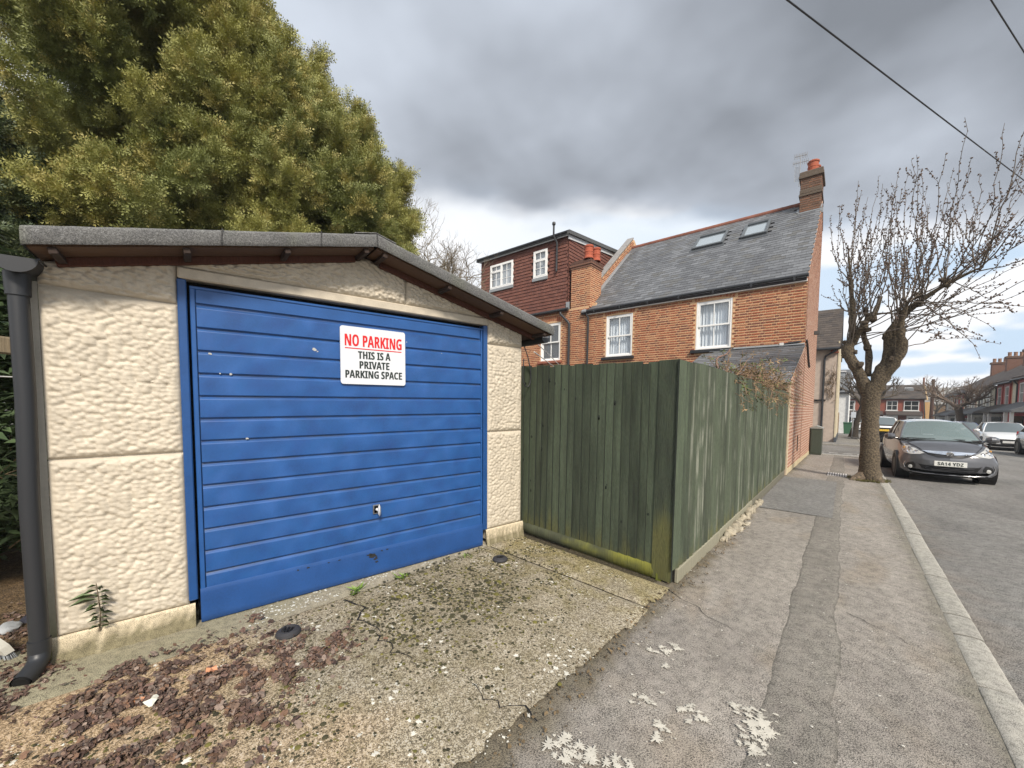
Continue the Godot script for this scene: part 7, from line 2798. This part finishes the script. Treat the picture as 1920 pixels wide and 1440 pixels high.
func build_cars() -> void:
	hatchback()
	var at := func(x: float, z: float, turn: float) -> Transform3D: return Transform3D(Basis(Vector3.UP, deg_to_rad(turn)), Vector3(x, road_y(z) + 0.012, z))
	other_car("white_suv", "white car parked ahead of the grey hatchback, its yellow rear plate showing past the trunk", at.call(1.75, -35.0, 180.0), lin(0.7, 0.71, 0.72), true, 1.1, Color(0.75, 0.5, 0.05))
	other_car("white_hatchback", "small white car far along the kerb, seen between the leaning tree and the big trunk", at.call(1.1, -55.0, 2.0), lin(0.72, 0.72, 0.72), false, 1.0, Color(0.7, 0.7, 0.66))
	other_car("blue_car", "blue car parked on the far side of the road behind the grey hatchback's roof", at.call(6.1, -40.5, 0.0), lin(0.055, 0.07, 0.2), false, 0.98, Color(0.7, 0.5, 0.05))
	other_car("white_saloon", "white car with black grille parked across the road near the right edge", at.call(6.35, -32.8, -3.0), lin(0.74, 0.75, 0.76), false, 0.98, Color(0.7, 0.5, 0.05))
	other_car("dark_car", "dark car cut by the right edge of the picture, in front of the white one", at.call(6.75, -26.6, 0.0), lin(0.03, 0.032, 0.036), false, 1.0, Color(0.7, 0.5, 0.05))

# ---------------------------------------------------------------- small things
func build_small() -> void:
	var gd := Vector3(0.18209, 0, -0.98328)
	var nn := Vector3(0.98328, 0, 0.18209)
	var gx := Transform3D(Basis(gd, Vector3.UP, nn).rotated(nn, deg_to_rad(0.9)).scaled(Vector3.ONE * 0.885), Vector3(-2.4422, 0.1947, -2.983))
	# sign on the door
	var t := thing("sign", "white NO PARKING sign with red and black lettering on the blue garage door", "sign", gx * T(-1.593, 1.845, 0.012))
	t.transform.basis = gx.basis
	var mb := MB.new()
	var rr := 0.02
	var poly := PackedVector2Array()
	for q in [[0.272, 0.232, 0], [-0.272, 0.232, 1], [-0.272, -0.232, 2], [0.272, -0.232, 3]]:
		for k in 5:
			var a: float = PI / 2 * (q[2] + k / 4.0)
			poly.append(Vector2(q[0] - signf(q[0]) * rr + cos(a) * rr, q[1] - signf(q[1]) * rr + sin(a) * rr))
	mb.prism(poly, 0.012, T(0, 0, -0.004))
	part("plate", mb, M.sign, t)
	for q in [["NO PARKING", 0.12, 0.128, M.red_ink, 0.0, 0.96], ["THIS IS A", 0.006, 0.084, M.black_ink, 0.0, 1.0], ["PRIVATE", -0.074, 0.084, M.black_ink, 0.0, 1.0], ["PARKING SPACE", -0.152, 0.084, M.black_ink, 0.0, 1.0]]:
		var tm := text_mesh(q[0], q[2], 0.0012)
		var wd: float = {"NO PARKING": 0.475, "THIS IS A": 0.27, "PRIVATE": 0.25, "PARKING SPACE": 0.475}[q[0]]
		var have := tm.get_aabb().size.x
		var x := Transform3D(Basis().scaled(Vector3(wd / have, 1, 1)), Vector3(q[4], q[1], 0.0092))
		part("lettering", tm, q[3], t, x.translated(Vector3(-0.0013, 0, 0)))
		part("lettering", tm, q[3], t, x.translated(Vector3(0.0013, 0.0006, 0.0004)))
	mb = MB.new()
	mb.box(T(0, 0.058, 0.0085), Vector3(0.475, 0.008, 0.0014))
	part("underline", mb, M.red_ink, t)
	# gutter end and downpipe at the left of the garage
	t = thing("downpipe", "charcoal plastic downpipe with its gutter end and shoe at the garage's left corner", "downpipe", gx * T(-3.487, 0, 0.05))
	t.transform.basis = gx.basis
	mb = MB.new()
	mb.tube([Vector3(0.0, 2.08, 0.0), Vector3(0.004, 1.5, 0.0), Vector3(-0.004, 0.9, 0.004), Vector3(0.002, 0.09, 0.0)], [0.039, 0.039, 0.039, 0.039], 24)
	part("pipe", mb, M.black, t)
	mb = MB.new()
	mb.tube([Vector3(0.0, 0.15, 0.0), Vector3(0.0, 0.085, 0.0)], [0.045, 0.045], 24)
	mb.tube([Vector3(0.0, 0.09, 0.0), Vector3(-0.002, 0.045, 0.012), Vector3(-0.012, 0.018, 0.05), Vector3(-0.04, -0.005, 0.14)], [0.043, 0.043, 0.043, 0.043], 24, Color.WHITE, false)
	part("shoe", mb, M.black, t)
	mb = MB.new()
	mb.tube([Vector3(-0.036, -0.001, 0.13), Vector3(-0.041, -0.006, 0.142)], [0.036, 0.036], 20, Color(0.01, 0.01, 0.01))
	part("shoe_mouth", mb, M.dark, t)
	mb = MB.new()
	# half-round gutter running back along the eaves, closed with an end plate
	var rows := []
	for z in [0.1, -5.0]:
		var r := PackedVector3Array()
		for k in 13:
			var a := PI * k / 12.0
			r.append(Vector3(0.015 - cos(a) * 0.075, 2.2 - sin(a) * 0.07, z))
		rows.append(r)
	mb.sheet(rows)
	var half := PackedVector2Array()
	for k in 13:
		var a := PI * k / 12.0
		half.append(Vector2(0.015 - cos(a) * 0.082, 2.2 - sin(a) * 0.078))
	mb.prism(half, 0.008, T(0, 0, 0.1))
	var rim := []
	for k in 13: rim.append(Vector3(half[k].x, half[k].y, 0.108))
	mb.tube([Vector3(-0.067, 2.202, 0.1), Vector3(-0.067, 2.202, -5.0)], [0.006, 0.006], 6)
	mb.tube([Vector3(0.097, 2.202, 0.1), Vector3(0.097, 2.202, -5.0)], [0.006, 0.006], 6)
	part("gutter", mb, M.black, t)
	mb = MB.new()
	mb.tube([Vector3(0.0, 2.14, 0.0), Vector3(0.0, 2.02, 0.0)], [0.05, 0.046], 20)
	part("outlet", mb, M.black, t)
	# right-hand gutter end
	mb = MB.new()
	half = PackedVector2Array()
	for k in 13:
		var a := PI * k / 12.0
		half.append(Vector2(0.32 - cos(a) * 0.06, 2.2 - sin(a) * 0.06))
	mb.prism(half, 5.1, T(0, 0, -5.0))
	tag(part("gutter", mb, M.black, self, gx), "black half-round gutter under the right eave of the garage roof", "gutter")
	# cable loop at the right corner
	mb = MB.new()
	limb(mb, [Vector3(0.06, 2.1, 0.02), Vector3(0.12, 1.95, 0.03), Vector3(0.16, 1.75, 0.03), Vector3(0.11, 1.64, 0.03), Vector3(0.05, 1.72, 0.02), Vector3(0.06, 1.95, 0.02)], [0.006, 0.006, 0.006, 0.006, 0.006, 0.006], Color.WHITE, 6)
	tag(part("cable_loop", mb, M.black, self, gx), "thin black cable loop hanging from the garage's right eave", "cable")
	# old timber rail at the left, and its fence post
	mb = MB.new()
	mb.box(Transform3D(), Vector3(0.9, 0.1, 0.05), Color(0.2, 0.16, 0.1), 0.01)
	tag(part("old_rail", mb, M.timber, self, gx * TR(Vector3(-3.9, 1.81, -0.32), Vector3(0, -0.1, -0.09))), "weathered grey timber rail behind the downpipe at the left edge", "rail")
	mb = MB.new()
	mb.box(Transform3D(), Vector3(0.06, 0.14, 0.5), Color(0.035, 0.03, 0.026), 0.01)
	tag(part("rail_bracket", mb, M.timber, self, gx * T(-3.49, 1.8, -0.3)), "dark wooden block between the downpipe and the cream wall", "block")
	mb = MB.new()
	limb(mb, [Vector3(-4.5, 1.62, -0.2), Vector3(-3.95, 1.61, -0.2), Vector3(-3.5, 1.6, -0.25)], [0.004, 0.004, 0.004], Color(0.4, 0.4, 0.4), 5)
	tag(part("fence_wire", mb, M.plain, self, gx), "thin grey wire stretched below the old timber rail", "wire")
	# broom
	var bx := Transform3D(Basis(Vector3(0.86, 0, -0.5), Vector3(0.13, 0.97, 0.2).normalized(), Vector3(0.5, 0, 0.86)).orthonormalized(), Vector3(-3.27, 0.115, 0.2))
	t = thing("broom", "white handled broom with worn grey bristles standing beside the downpipe", "broom", bx)
	mb = MB.new()
	mb.tube([Vector3(0, 0.1, 0), Vector3(-0.16, 0.42, 0.02)], [0.013, 0.012], 12, Color(0.7, 0.7, 0.7))
	part("handle", mb, M.paint, t)
	mb = MB.new()
	mb.prism(PackedVector2Array([Vector2(-0.11, 0.045), Vector2(0.1, 0.05), Vector2(0.08, 0.085), Vector2(0.03, 0.12), Vector2(-0.03, 0.125), Vector2(-0.09, 0.08)]), 0.035, T(0, 0, -0.017), Color(0.55, 0.53, 0.47))
	part("head", mb, M.paint, t)
	mb = MB.new()
	for i in 360:
		var u := rf(-0.1, 0.095)
		var w := rf(-0.015, 0.015)
		mb.tube([Vector3(u, 0.05, w), Vector3(u * 1.12 + rf(-0.006, 0.006), 0.0 + rf(-0.006, 0.008), w * 1.6 + rf(-0.006, 0.006))], [0.0014, 0.0008], 3, Color(0.34, 0.36, 0.38) * rf(0.6, 1.3), false)
	part("bristles", mb, M.plain, t)
	# two rubber weights
	var disc_at := [Vector3(-2.378, 0.0, -0.854), Vector3(-2.18, 0.0, -2.44)]
	for i in 2:
		var p: Vector3 = disc_at[i]
		p.y = drive_y(p.x, p.z) + 0.012
		t = thing("rubber_foot", ["black rubber disc foot lying among the leaf litter before the door's left half", "black rubber disc foot lying on the concrete near the door's right end"][i], "rubber disc", Transform3D(Basis.from_euler(Vector3(0.05 - 0.1 * i, 0.7 * i + 0.3, 0.03)), p), "rubber feet on the drive")
		mb = MB.new()
		mb.lathe(Transform3D(), [Vector2(0.064, 0.0), Vector2(0.066, 0.008), Vector2(0.061, 0.02), Vector2(0.048, 0.029), Vector2(0.036, 0.03), Vector2(0.033, 0.023), Vector2(0.0, 0.021)], 28)
		part("disc", mb, M.rubber, t)
		mb = MB.new()
		for k in 3:
			mb.box(Transform3D(Basis(Vector3.UP, 0.5 + k * 0.12), Vector3(0.02 - 0.02 * k, 0.025, 0.004 * k)), Vector3(0.014, 0.01, 0.062), Color(0.02, 0.02, 0.022), 0.004)
		part("slot", mb, M.rubber, t)
	# weeds
	var wl := ["bright green weed tuft in the seam before the door's middle", "bright green weed tuft nearest the door's dented kick plate", "small grassy tuft in the seam near the door's right end", "tiny pale weed in the seam beside the left rubber disc"]
	var wp := [Vector3(-2.555, 0, -1.36), Vector3(-2.51, 0, -1.7), Vector3(-2.43, 0, -2.28), Vector3(-2.5, 0, -0.83)]
	for i in 4:
		var p: Vector3 = wp[i]
		p.y = drive_y(p.x, p.z)
		mb = MB.new()
		var n: int = [16, 18, 22, 6][i]
		for k in n:
			var a := rf(0, TAU)
			var l: float = [rf(0.05, 0.1), rf(0.04, 0.075), rf(0.03, 0.06), rf(0.02, 0.03)][i]
			var d := Vector3(cos(a), rf(0.5, 1.6), sin(a)).normalized()
			var s := d.cross(Vector3.UP).normalized() * (l * 0.13 if i < 2 else 0.003)
			var b := Vector3(rf(-0.025, 0.025), 0, rf(-0.04, 0.04))
			var col := Color(0.17, 0.27, 0.045) * rf(0.7, 1.3)
			mb.quad(b, b + d * l * 0.5 + s, b + d * l + Vector3(d.x, -0.3, d.z) * l * 0.25, b + d * l * 0.5 - s, col)
		tag(part("weed", mb, M.leaf, self, T(p.x, p.y, p.z)), wl[i], "weed", "weeds in the drive seam")
	# buddleia seedling on the left pier
	t = thing("seedling", "grey green seedling growing at the foot of the garage's left cream pier", "plant", gx * T(-3.26, 0.1, 0.02))
	t.transform.basis = gx.basis
	mb = MB.new()
	mb.tube([Vector3(0, 0, 0), Vector3(0.01, 0.12, 0.015), Vector3(0.0, 0.3, 0.03)], [0.005, 0.004, 0.002], 6, Color(0.16, 0.12, 0.08))
	part("stem", mb, M.twig, t)
	for k in 26:
		mb = MB.new()
		var y := 0.03 + 0.01 * k + rf(-0.006, 0.006)
		var a := k * 2.4
		var l := rf(0.045, 0.08) if k != 20 and k != 17 else 0.13
		if k == 20: a = PI
		if k == 17: a = PI - 0.3
		var d := Vector3(cos(a), 0.35, absf(sin(a)) * 0.7 + 0.15).normalized()
		var s := d.cross(Vector3.UP).normalized() * l * 0.14
		var p := Vector3(0.004, y, 0.015)
		var col := Color(0.115, 0.16, 0.07) * rf(0.75, 1.25)
		var mid := p + d * l * 0.5 + Vector3(0, 0.004, 0)
		var tip := p + d * l + Vector3(0, -l * 0.3, 0)
		mb.quad(p, mid + s, tip, mid - s, col)
		part("leaf", mb, M.leaf, t)
	ground_litter()
	# street furniture
	var cy := 0.1 + road_y(-17.4)
	t = thing("telecom_cabinet", "dark green roadside cabinet with a pale ridged top against the brick gable", "cabinet", T(-0.76, cy, -17.4))
	mb = MB.new()
	mb.box(T(0, 0.46, 0), Vector3(0.32, 0.92, 0.72), Color(0.055, 0.07, 0.05), 0.012)
	part("body", mb, M.paint, t)
	mb = MB.new()
	mb.prism(PackedVector2Array([Vector2(-0.18, 0.9), Vector2(0.18, 0.9), Vector2(0.18, 0.93), Vector2(0.0, 1.0), Vector2(-0.18, 0.93)]), 0.76, T(0, 0, -0.38), Color(0.3, 0.31, 0.29))
	part("cap", mb, M.paint, t)
	mb = MB.new()
	mb.box(T(0.0, 0.45, 0.364), Vector3(0.26, 0.76, 0.01), Color(0.06, 0.075, 0.055), 0.003)
	part("door", mb, M.paint, t)
	# gully grating in the pavement
	t = thing("grating", "small slotted metal grating set in the pavement left of the tree foot", "grating", T(-0.1, 0.104 + road_y(-11.2), -11.2))
	mb = MB.new()
	mb.box(T(0, 0.001, 0), Vector3(0.36, 0.006, 0.62), Color(0.09, 0.085, 0.08))
	part("frame", mb, M.plain, t)
	for k in 8:
		for s in [-0.15, 0.15]:
			mb = MB.new()
			mb.box(T(-0.15 + k * 0.043, 0.006, s), Vector3(0.024, 0.008, 0.24), Color(0.55, 0.54, 0.52), 0.002)
			part("bar", mb, M.plain, t)
	# wooden fence and wheelie bin past the cream house
	t = thing("wooden_fence", "short orange brown timber fence between the cream and the white houses", "fence", T(-0.45, road_y(-40.0) + 0.1, -40.0))
	for k in 22:
		mb = MB.new()
		mb.box(Transform3D(), Vector3(0.03, 1.8, 0.27), Color(0.36, 0.2, 0.085) * rf(0.85, 1.1), 0.004)
		part("board", mb, M.board, t, T(0, 0.9, 4.6 - k * 0.28))
	t = thing("wheelie_bin", "dark green wheelie bin on the pavement by the white house", "bin", T(0.12, road_y(-45.0) + 0.1, -45.0))
	mb = MB.new()
	mb.prism(PackedVector2Array([Vector2(-0.22, 0.05), Vector2(0.22, 0.05), Vector2(0.29, 0.95), Vector2(-0.29, 0.95)]), 0.6, T(0, 0, -0.3), Color(0.03, 0.1, 0.05))
	part("body", mb, M.plain, t)
	mb = MB.new()
	mb.box(TR(Vector3(0, 0.99, 0), Vector3(0.06, 0, 0)), Vector3(0.62, 0.07, 0.68), Color(0.025, 0.08, 0.04), 0.02)
	part("lid", mb, M.plain, t)
	for s in [-0.2, 0.2]:
		mb = MB.new()
		mb.lathe(Transform3D(Basis(Vector3.BACK, PI / 2), Vector3(s, 0.1, -0.3)), [Vector2(0, -0.03), Vector2(0.1, -0.03), Vector2(0.1, 0.03), Vector2(0, 0.03)], 12)
		part("wheel", mb, M.tyre, t)
	# street sign on its pole by the leaning tree
	t = thing("pole_sign", "small pale sign on a thin grey pole beside the leaning street tree", "sign", T(0.36, road_y(-36.0) + 0.1, -36.0))
	mb = MB.new()
	mb.tube([Vector3.ZERO, Vector3(0, 2.4, 0)], [0.04, 0.04], 8, Color(0.3, 0.31, 0.32))
	part("pole", mb, M.plain, t)
	mb = MB.new()
	mb.box(T(0.02, 1.6, 0.05), Vector3(0.26, 0.4, 0.02), Color(0.5, 0.55, 0.62), 0.004)
	part("plate", mb, M.plain, t)
	# utility pole and wires
	t = thing("utility_pole", "brown wooden utility pole at the far end of the road", "utility pole", T(8.5, road_y(-75.0) + 0.1, -75.0))
	mb = MB.new()
	mb.tube([Vector3(0, -0.2, 0), Vector3(0, 6.9, 0)], [0.2, 0.16], 10, Color(0.13, 0.07, 0.05))
	part("pole", mb, M.bark, t)
	mb = MB.new()
	mb.box(T(0, 6.6, 0.12), Vector3(0.5, 0.12, 0.12), Color(0.1, 0.07, 0.05))
	part("crossarm", mb, M.plain, t)
	for e in [[Vector3(-3.7, 6.1, 1.2), Vector3(10.4, 8.0, -33.0), "thick overhead cable crossing the upper right sky", 0.011], [Vector3(-1.5, 7.0, -1.4), Vector3(9.4, 7.0, -28.6), "thin overhead cable cutting the top right corner", 0.009]]:
		mb = MB.new()
		wire(mb, e[0], e[1], e[3])
		tag(part("overhead_cable", mb, M.black, self), e[2], "cable")
	# washing lines by the neighbour's window
	for e in [[Vector3(-2.61, 2.17, -3.42), Vector3(-5.6, 2.27, -9.0)], [Vector3(-2.61, 2.05, -3.42), Vector3(-5.3, 2.26, -8.2)]]:
		mb = MB.new()
		mb.tube([e[0], e[0].lerp(e[1], 0.5) - Vector3(0, 0.005, 0), e[1]], [0.006, 0.006, 0.006], 5, Color(0.72, 0.72, 0.7))
		tag(part("washing_line", mb, M.plain, self), ["upper white line from the garage's right corner crossing the arched window", "lower white line from the garage's right corner to behind the fence"][0 if e[0].y > 2.1 else 1], "line")
	# television aerial on the gable chimney
	t = thing("tv_aerial", "silver television aerial strapped to the gable chimney", "aerial", Transform3D(Basis().scaled(Vector3.ONE * 0.62), Vector3(-1.6, 9.35, -17.25)))
	mb = MB.new()
	mb.tube([Vector3(0, 0, 0), Vector3(0.02, 1.75, 0)], [0.02, 0.018], 6, Color(0.3, 0.3, 0.31))
	part("mast", mb, M.plain, t)
	mb = MB.new()
	for b in [[1.66, 0.5, 0.3], [1.3, 0.62, 0.26]]:
		mb.tube([Vector3(-b[1] * 0.5, b[0], 0.1), Vector3(b[1] * 0.6, b[0] + 0.06, -0.12)], [0.02, 0.02], 5, Color(0.2, 0.2, 0.21))
		for k in 9:
			var f := k / 8.0
			var p := Vector3(-b[1] * 0.5, b[0], 0.1).lerp(Vector3(b[1] * 0.6, b[0] + 0.06, -0.12), f)
			mb.tube([p + Vector3(0, -b[2] * 0.5, 0), p + Vector3(0, b[2] * 0.5, 0)], [0.012, 0.012], 4, Color(0.24, 0.24, 0.25))
	for k in 12:
		mb.tube([Vector3(-0.22, 1.1 - k * 0.07, 0.05), Vector3(-0.02, 1.1 - k * 0.07, 0.0)], [0.011, 0.011], 4, Color(0.24, 0.24, 0.25))
	mb.tube([Vector3(-0.22, 1.2, 0.05), Vector3(-0.22, 0.3, 0.05)], [0.007, 0.007], 4, Color(0.42, 0.43, 0.44))
	part("elements", mb, M.plain, t)
	# rubbish behind the downpipe
	var rub := [[Vector3(-3.75, 0.14, 0.3), Color(0.08, 0.12, 0.3), "crumpled blue plastic bag among the rubbish behind the downpipe"], [Vector3(-3.6, 0.14, 0.18), Color(0.34, 0.35, 0.36), "crumpled pale wrapper on the earth behind the broom"], [Vector3(-3.68, 0.13, 0.1), Color(0.02, 0.022, 0.035), "black plastic scrap on the earth left of the garage"]]
	for e in rub:
		mb = MB.new()
		lump(mb, Vector3(0.06, 0.025, 0.045), e[1], int(e[0].z * 100))
		tag(part("litter_bag", mb, M.plain, self, TR(e[0], Vector3(0.2, rf(0, 3), 0.1))), e[2], "litter")

func wire(mb: MB, a: Vector3, b: Vector3, r: float) -> void:
	var pts := []
	var rad := []
	for i in 25:
		var t := i / 24.0
		pts.append(a.lerp(b, t) - Vector3(0, 0.04 * (1.0 - pow(2 * t - 1, 2)), 0))
		rad.append(r)
	mb.tube(pts, rad, 6, Color.WHITE)

func splat(sides: int, sd: int, th: float) -> ArrayMesh:
	var mb := MB.new()
	var f := FastNoiseLite.new()
	f.seed = sd
	f.frequency = 1.9
	var ring := []
	for k in sides:
		var a := TAU * k / sides
		ring.append(Vector3(cos(a), 0, sin(a)) * (0.62 + 0.85 * f.get_noise_2d(cos(a) * 1.8 + sd, sin(a) * 1.8)))
	for k in sides:
		var a: Vector3 = ring[k]
		var b: Vector3 = ring[(k + 1) % sides]
		mb.tri(Vector3(0, th, 0), b * 0.8 + Vector3(0, th * 0.8, 0), a * 0.8 + Vector3(0, th * 0.8, 0))
		mb.quad(a, a * 0.8 + Vector3(0, th * 0.8, 0), b * 0.8 + Vector3(0, th * 0.8, 0), b)
	return mb.mesh()

func ground_litter() -> void:
	var N := FastNoiseLite.new()
	N.noise_type = FastNoiseLite.TYPE_SIMPLEX_SMOOTH
	N.frequency = 1.0
	N.fractal_octaves = 3
	N.seed = 33
	# moss cushions on the drive
	var xs := []
	var cs := []
	var tries := 0
	while xs.size() < 5200 and tries < 90000:
		tries += 1
		var x := rf(-2.55, -0.98)
		var z := rf(-3.0, 0.9)
		var d := Vector2(x + 2.02, (z + 1.75) * 0.75).length()
		var near := Vector2(x + 1.7, (z + 0.2) * 0.8).length()
		var fence := Vector2((x + 2.1) * 1.2, (z + 2.85) * 2.2).length()
		var want := maxf(maxf(1.1 - d * 1.15, 0.75 - near * 0.8), 0.95 - fence) + N.get_noise_2d(x * 3, z * 3) * 0.55
		if rng.randf() > want * 1.2: continue
		var s := rf(0.003, 0.0085) * (1.0 if rng.randf() < 0.93 else 1.7) * (1.0 + 0.6 * clampf(1.1 - d * 1.2, 0, 1))
		xs.append(Transform3D(Basis(Vector3.UP, rf(0, TAU)).scaled(Vector3(s, s * rf(0.35, 0.8), s)), Vector3(x, drive_y(x, z) + 0.011, z)))
		var g := rng.randf()
		cs.append((Color(0.035, 0.032, 0.014) if g < 0.7 else Color(0.1, 0.09, 0.02)) * rf(0.6, 1.5))
	var mb := MB.new()
	mb.lathe(Transform3D(), [Vector2(1.0, 0), Vector2(0.86, 0.4), Vector2(0.5, 0.75), Vector2(0, 0.85)], 8)
	tag(multi("moss", mb.mesh(), M.litter, xs, cs, self), "dark moss cushions scattered over the concrete drive", "moss", "", "stuff")
	# lichen: pale crusts on the drive and the pavement
	xs = []
	cs = []
	tries = 0
	while xs.size() < 2200 and tries < 60000:
		tries += 1
		var x := rf(-2.6, -0.98)
		var z := rf(-2.9, 1.2)
		if N.get_noise_2d(x * 2.2 + 20, z * 2.2) * 0.9 + 0.16 - 0.3 * clampf(z - 0.2, 0, 1) < rng.randf() * 0.55: continue
		var s := rf(0.002, 0.008) if rng.randf() < 0.8 else rf(0.009, 0.024)
		xs.append(Transform3D(Basis(Vector3.UP, rf(0, TAU)).scaled(Vector3(s, 1, s * rf(0.6, 1.2))), Vector3(x, drive_y(x, z) + 0.0115, z)))
		cs.append(Color(0.66, 0.64, 0.56) * rf(0.75, 1.08))
	# on the apron, by the door
	for i in 620:
		var z := rf(-2.6, -0.7)
		var x := -2.66 + (-0.476 - z) * 0.063 - rf(-0.02, 0.2) - 0.0
		if N.get_noise_2d(x * 5, z * 3) < -0.05 or z < -2.1 and rng.randf() < 0.8: continue
		var s := rf(0.004, 0.012)
		xs.append(Transform3D(Basis(Vector3.UP, rf(0, TAU)).scaled(Vector3(s, 1, s * rf(0.6, 1.3))), Vector3(x, drive_y(x, z) + 0.0085, z)))
		cs.append(Color(0.62, 0.62, 0.57) * rf(0.8, 1.1))
	var spl := splat(21, 4, 0.0012)
	tag(multi("lichen", spl, M.litter, xs, cs, self), "white lichen crusts dotted over the concrete drive", "lichen", "", "stuff")
	xs = []
	cs = []
	for e in [[-0.237, -1.949, 0.09, 70], [-0.54, -1.643, 0.05, 24], [-0.766, -1.29, 0.1, 80], [-0.226, -1.817, 0.07, 50], [-0.459, -1.81, 0.06, 30], [-0.662, -1.778, 0.08, 24], [-0.72, -2.2, 0.1, 24], [-0.6, -1.35, 0.08, 60], [-0.52, -1.25, 0.06, 50]]:
		for k in e[3]:
			var x: float = e[0] + rng.randfn() * e[2] * 0.5
			var z: float = e[1] + rng.randfn() * e[2] * 0.5
			var s := (rf(0.006, 0.02) if rng.randf() < 0.7 else rf(0.02, 0.042)) if rng.randf() < 0.6 else rf(0.002, 0.006)
			xs.append(Transform3D(Basis(Vector3.UP, rf(0, TAU)).scaled(Vector3(s, 1, s * rf(0.5, 1.2))), Vector3(x, 0.1105, z)))
			cs.append(Color(0.5, 0.475, 0.41) * rf(0.85, 1.1))
	for i in 260:
		var x := rf(-0.95, 0.55)
		var z := rf(-7.0, -1.0)
		var s := rf(0.003, 0.009)
		xs.append(Transform3D(Basis(Vector3.UP, rf(0, TAU)).scaled(Vector3(s, 1, s)), Vector3(x, 0.1105, z)))
		cs.append(Color(0.6, 0.58, 0.52) * rf(0.7, 1.05))
	tag(multi("lichen", splat(29, 9, 0.0007), M.litter, xs, cs, self), "chalky lichen patches spreading on the tarmac pavement", "lichen", "", "stuff")
	# leaf mould: flakes of rotted leaves in drifts
	var flake := MB.new()
	# a torn, curled leaf fragment
	var rim := []
	for k in 12:
		var a := TAU * k / 12
		rim.append(Vector3(cos(a), 0, sin(a)) * rf(0.55, 1.1) + Vector3(0, rf(-0.12, 0.3), 0))
	for k in 12:
		var p: Vector3 = rim[k]
		var q: Vector3 = rim[(k + 1) % 12]
		var pm := p * 0.5 + Vector3(0, 0.08, 0)
		var qm := q * 0.5 + Vector3(0, 0.08, 0)
		flake.tri(Vector3(0, 0.1, 0), qm, pm)
		flake.quad(pm, qm, q, p)
	xs = []
	cs = []
	var drifts := [[-2.44, -0.2, 0.26, 0.2, 1500], [-2.2, -0.56, 0.3, 0.26, 2200], [-2.15, -0.16, 0.26, 0.22, 1600], [-2.1, -0.92, 0.16, 0.17, 700], [-2.72, 0.2, 0.12, 0.1, 350], [-2.5, -0.24, 0.1, 0.09, 500], [-1.92, -0.4, 0.3, 0.24, 900], [-2.72, -0.72, 0.07, 0.14, 130], [-3.0, 0.1, 0.3, 0.12, 700], [-3.5, 0.2, 0.4, 0.25, 900]]
	for e in drifts:
		for k in int(e[4] * 1.5):
			var x: float = e[0] + rng.randfn() * e[2] * 0.55
			var z: float = e[1] + rng.randfn() * e[3] * 0.55
			var q := N.get_noise_2d(x * 6, z * 6)
			if q < -0.04: continue
			var s := rf(0.004, 0.011) if rng.randf() < 0.6 else rf(0.01, 0.023)
			var base := drive_y(x, z) + 0.012 if x > -2.7 else 0.12
			xs.append(Transform3D(Basis.from_euler(Vector3(rf(-0.55, 0.55), rf(0, TAU), rf(-0.55, 0.55))).scaled(Vector3(s, s * 0.8, s * rf(0.6, 1.0))), Vector3(x, base + rf(0, 0.024) * (0.6 + q), z)))
			cs.append([Color(0.125, 0.075, 0.058), Color(0.16, 0.105, 0.075), Color(0.09, 0.055, 0.042), Color(0.2, 0.15, 0.12), Color(0.14, 0.08, 0.05)][rng.randi_range(0, 4)] * rf(0.4, 1.45))
	for i in 500:
		# scatter along the back edge of the pavement and the fence foot
		var z := rf(-5.5, -0.9)
		var x := -0.95 + rng.randfn() * 0.05
		if z < -3.1: x = -0.88 + rng.randfn() * 0.05
		var s := rf(0.003, 0.011)
		xs.append(Transform3D(Basis.from_euler(Vector3(rf(-0.5, 0.5), rf(0, TAU), rf(-0.5, 0.5))).scaled(Vector3.ONE * s), Vector3(x, 0.113 + rf(0, 0.008), z)))
		cs.append(Color(0.12, 0.085, 0.045) * rf(0.5, 1.6))
	tag(multi("leaf_litter", flake.mesh(), M.litter, xs, cs, self), "rotted brown leaf litter drifted over the drive's near left", "leaf litter", "", "stuff")
	# single leaves
	var ls := [[Vector3(-2.97, 0.135, 0.06), 0.065, Color(0.5, 0.24, 0.13), "orange brown leaf lying at the downpipe's shoe"], [Vector3(-2.3, 0.15, -0.48), 0.03, Color(0.55, 0.25, 0.13), "small orange leaf on top of the leaf litter"], [Vector3(-2.32, 0.14, -0.22), 0.035, Color(0.45, 0.2, 0.1), "russet leaf lying in the litter nearest the camera"], [Vector3(-2.25, 0.15, -0.26), 0.03, Color(0.6, 0.6, 0.52), "pale white twig-like scrap in the leaf litter"]]
	for e in ls:
		mb = MB.new()
		var poly := []
		for k in 14:
			var a := TAU * k / 14
			poly.append(Vector3(cos(a) * e[1] * (0.75 + 0.35 * absf(cos(a * 2.5))), 0.012 * sin(a * 3), sin(a) * e[1] * 0.75))
		for k in 14: mb.tri(Vector3(0, 0.012, 0), poly[(k + 1) % 14], poly[k], e[2])
		tag(part("leaf", mb, M.leaf, self, TR(e[0], Vector3(0.15, rf(0, 6), 0.1))), e[3], "leaf")
	# cracks of the drive
	for c in [[Vector2(-2.5, -1.26), Vector2(-2.0, -1.17), 0.009], [Vector2(-2.0, -1.17), Vector2(-1.6, -1.15), 0.006], [Vector2(-0.95, -1.31), Vector2(-1.35, -1.27), 0.006], [Vector2(-2.5, -2.0), Vector2(-2.45, -2.3), 0.002]]:
		mb = MB.new()
		crack(mb, c[0], c[1], c[2] * 0.8, 0.13, func(x, z): return drive_y(x, z) + 0.0178)
		structure("crack", mb, M.dark)
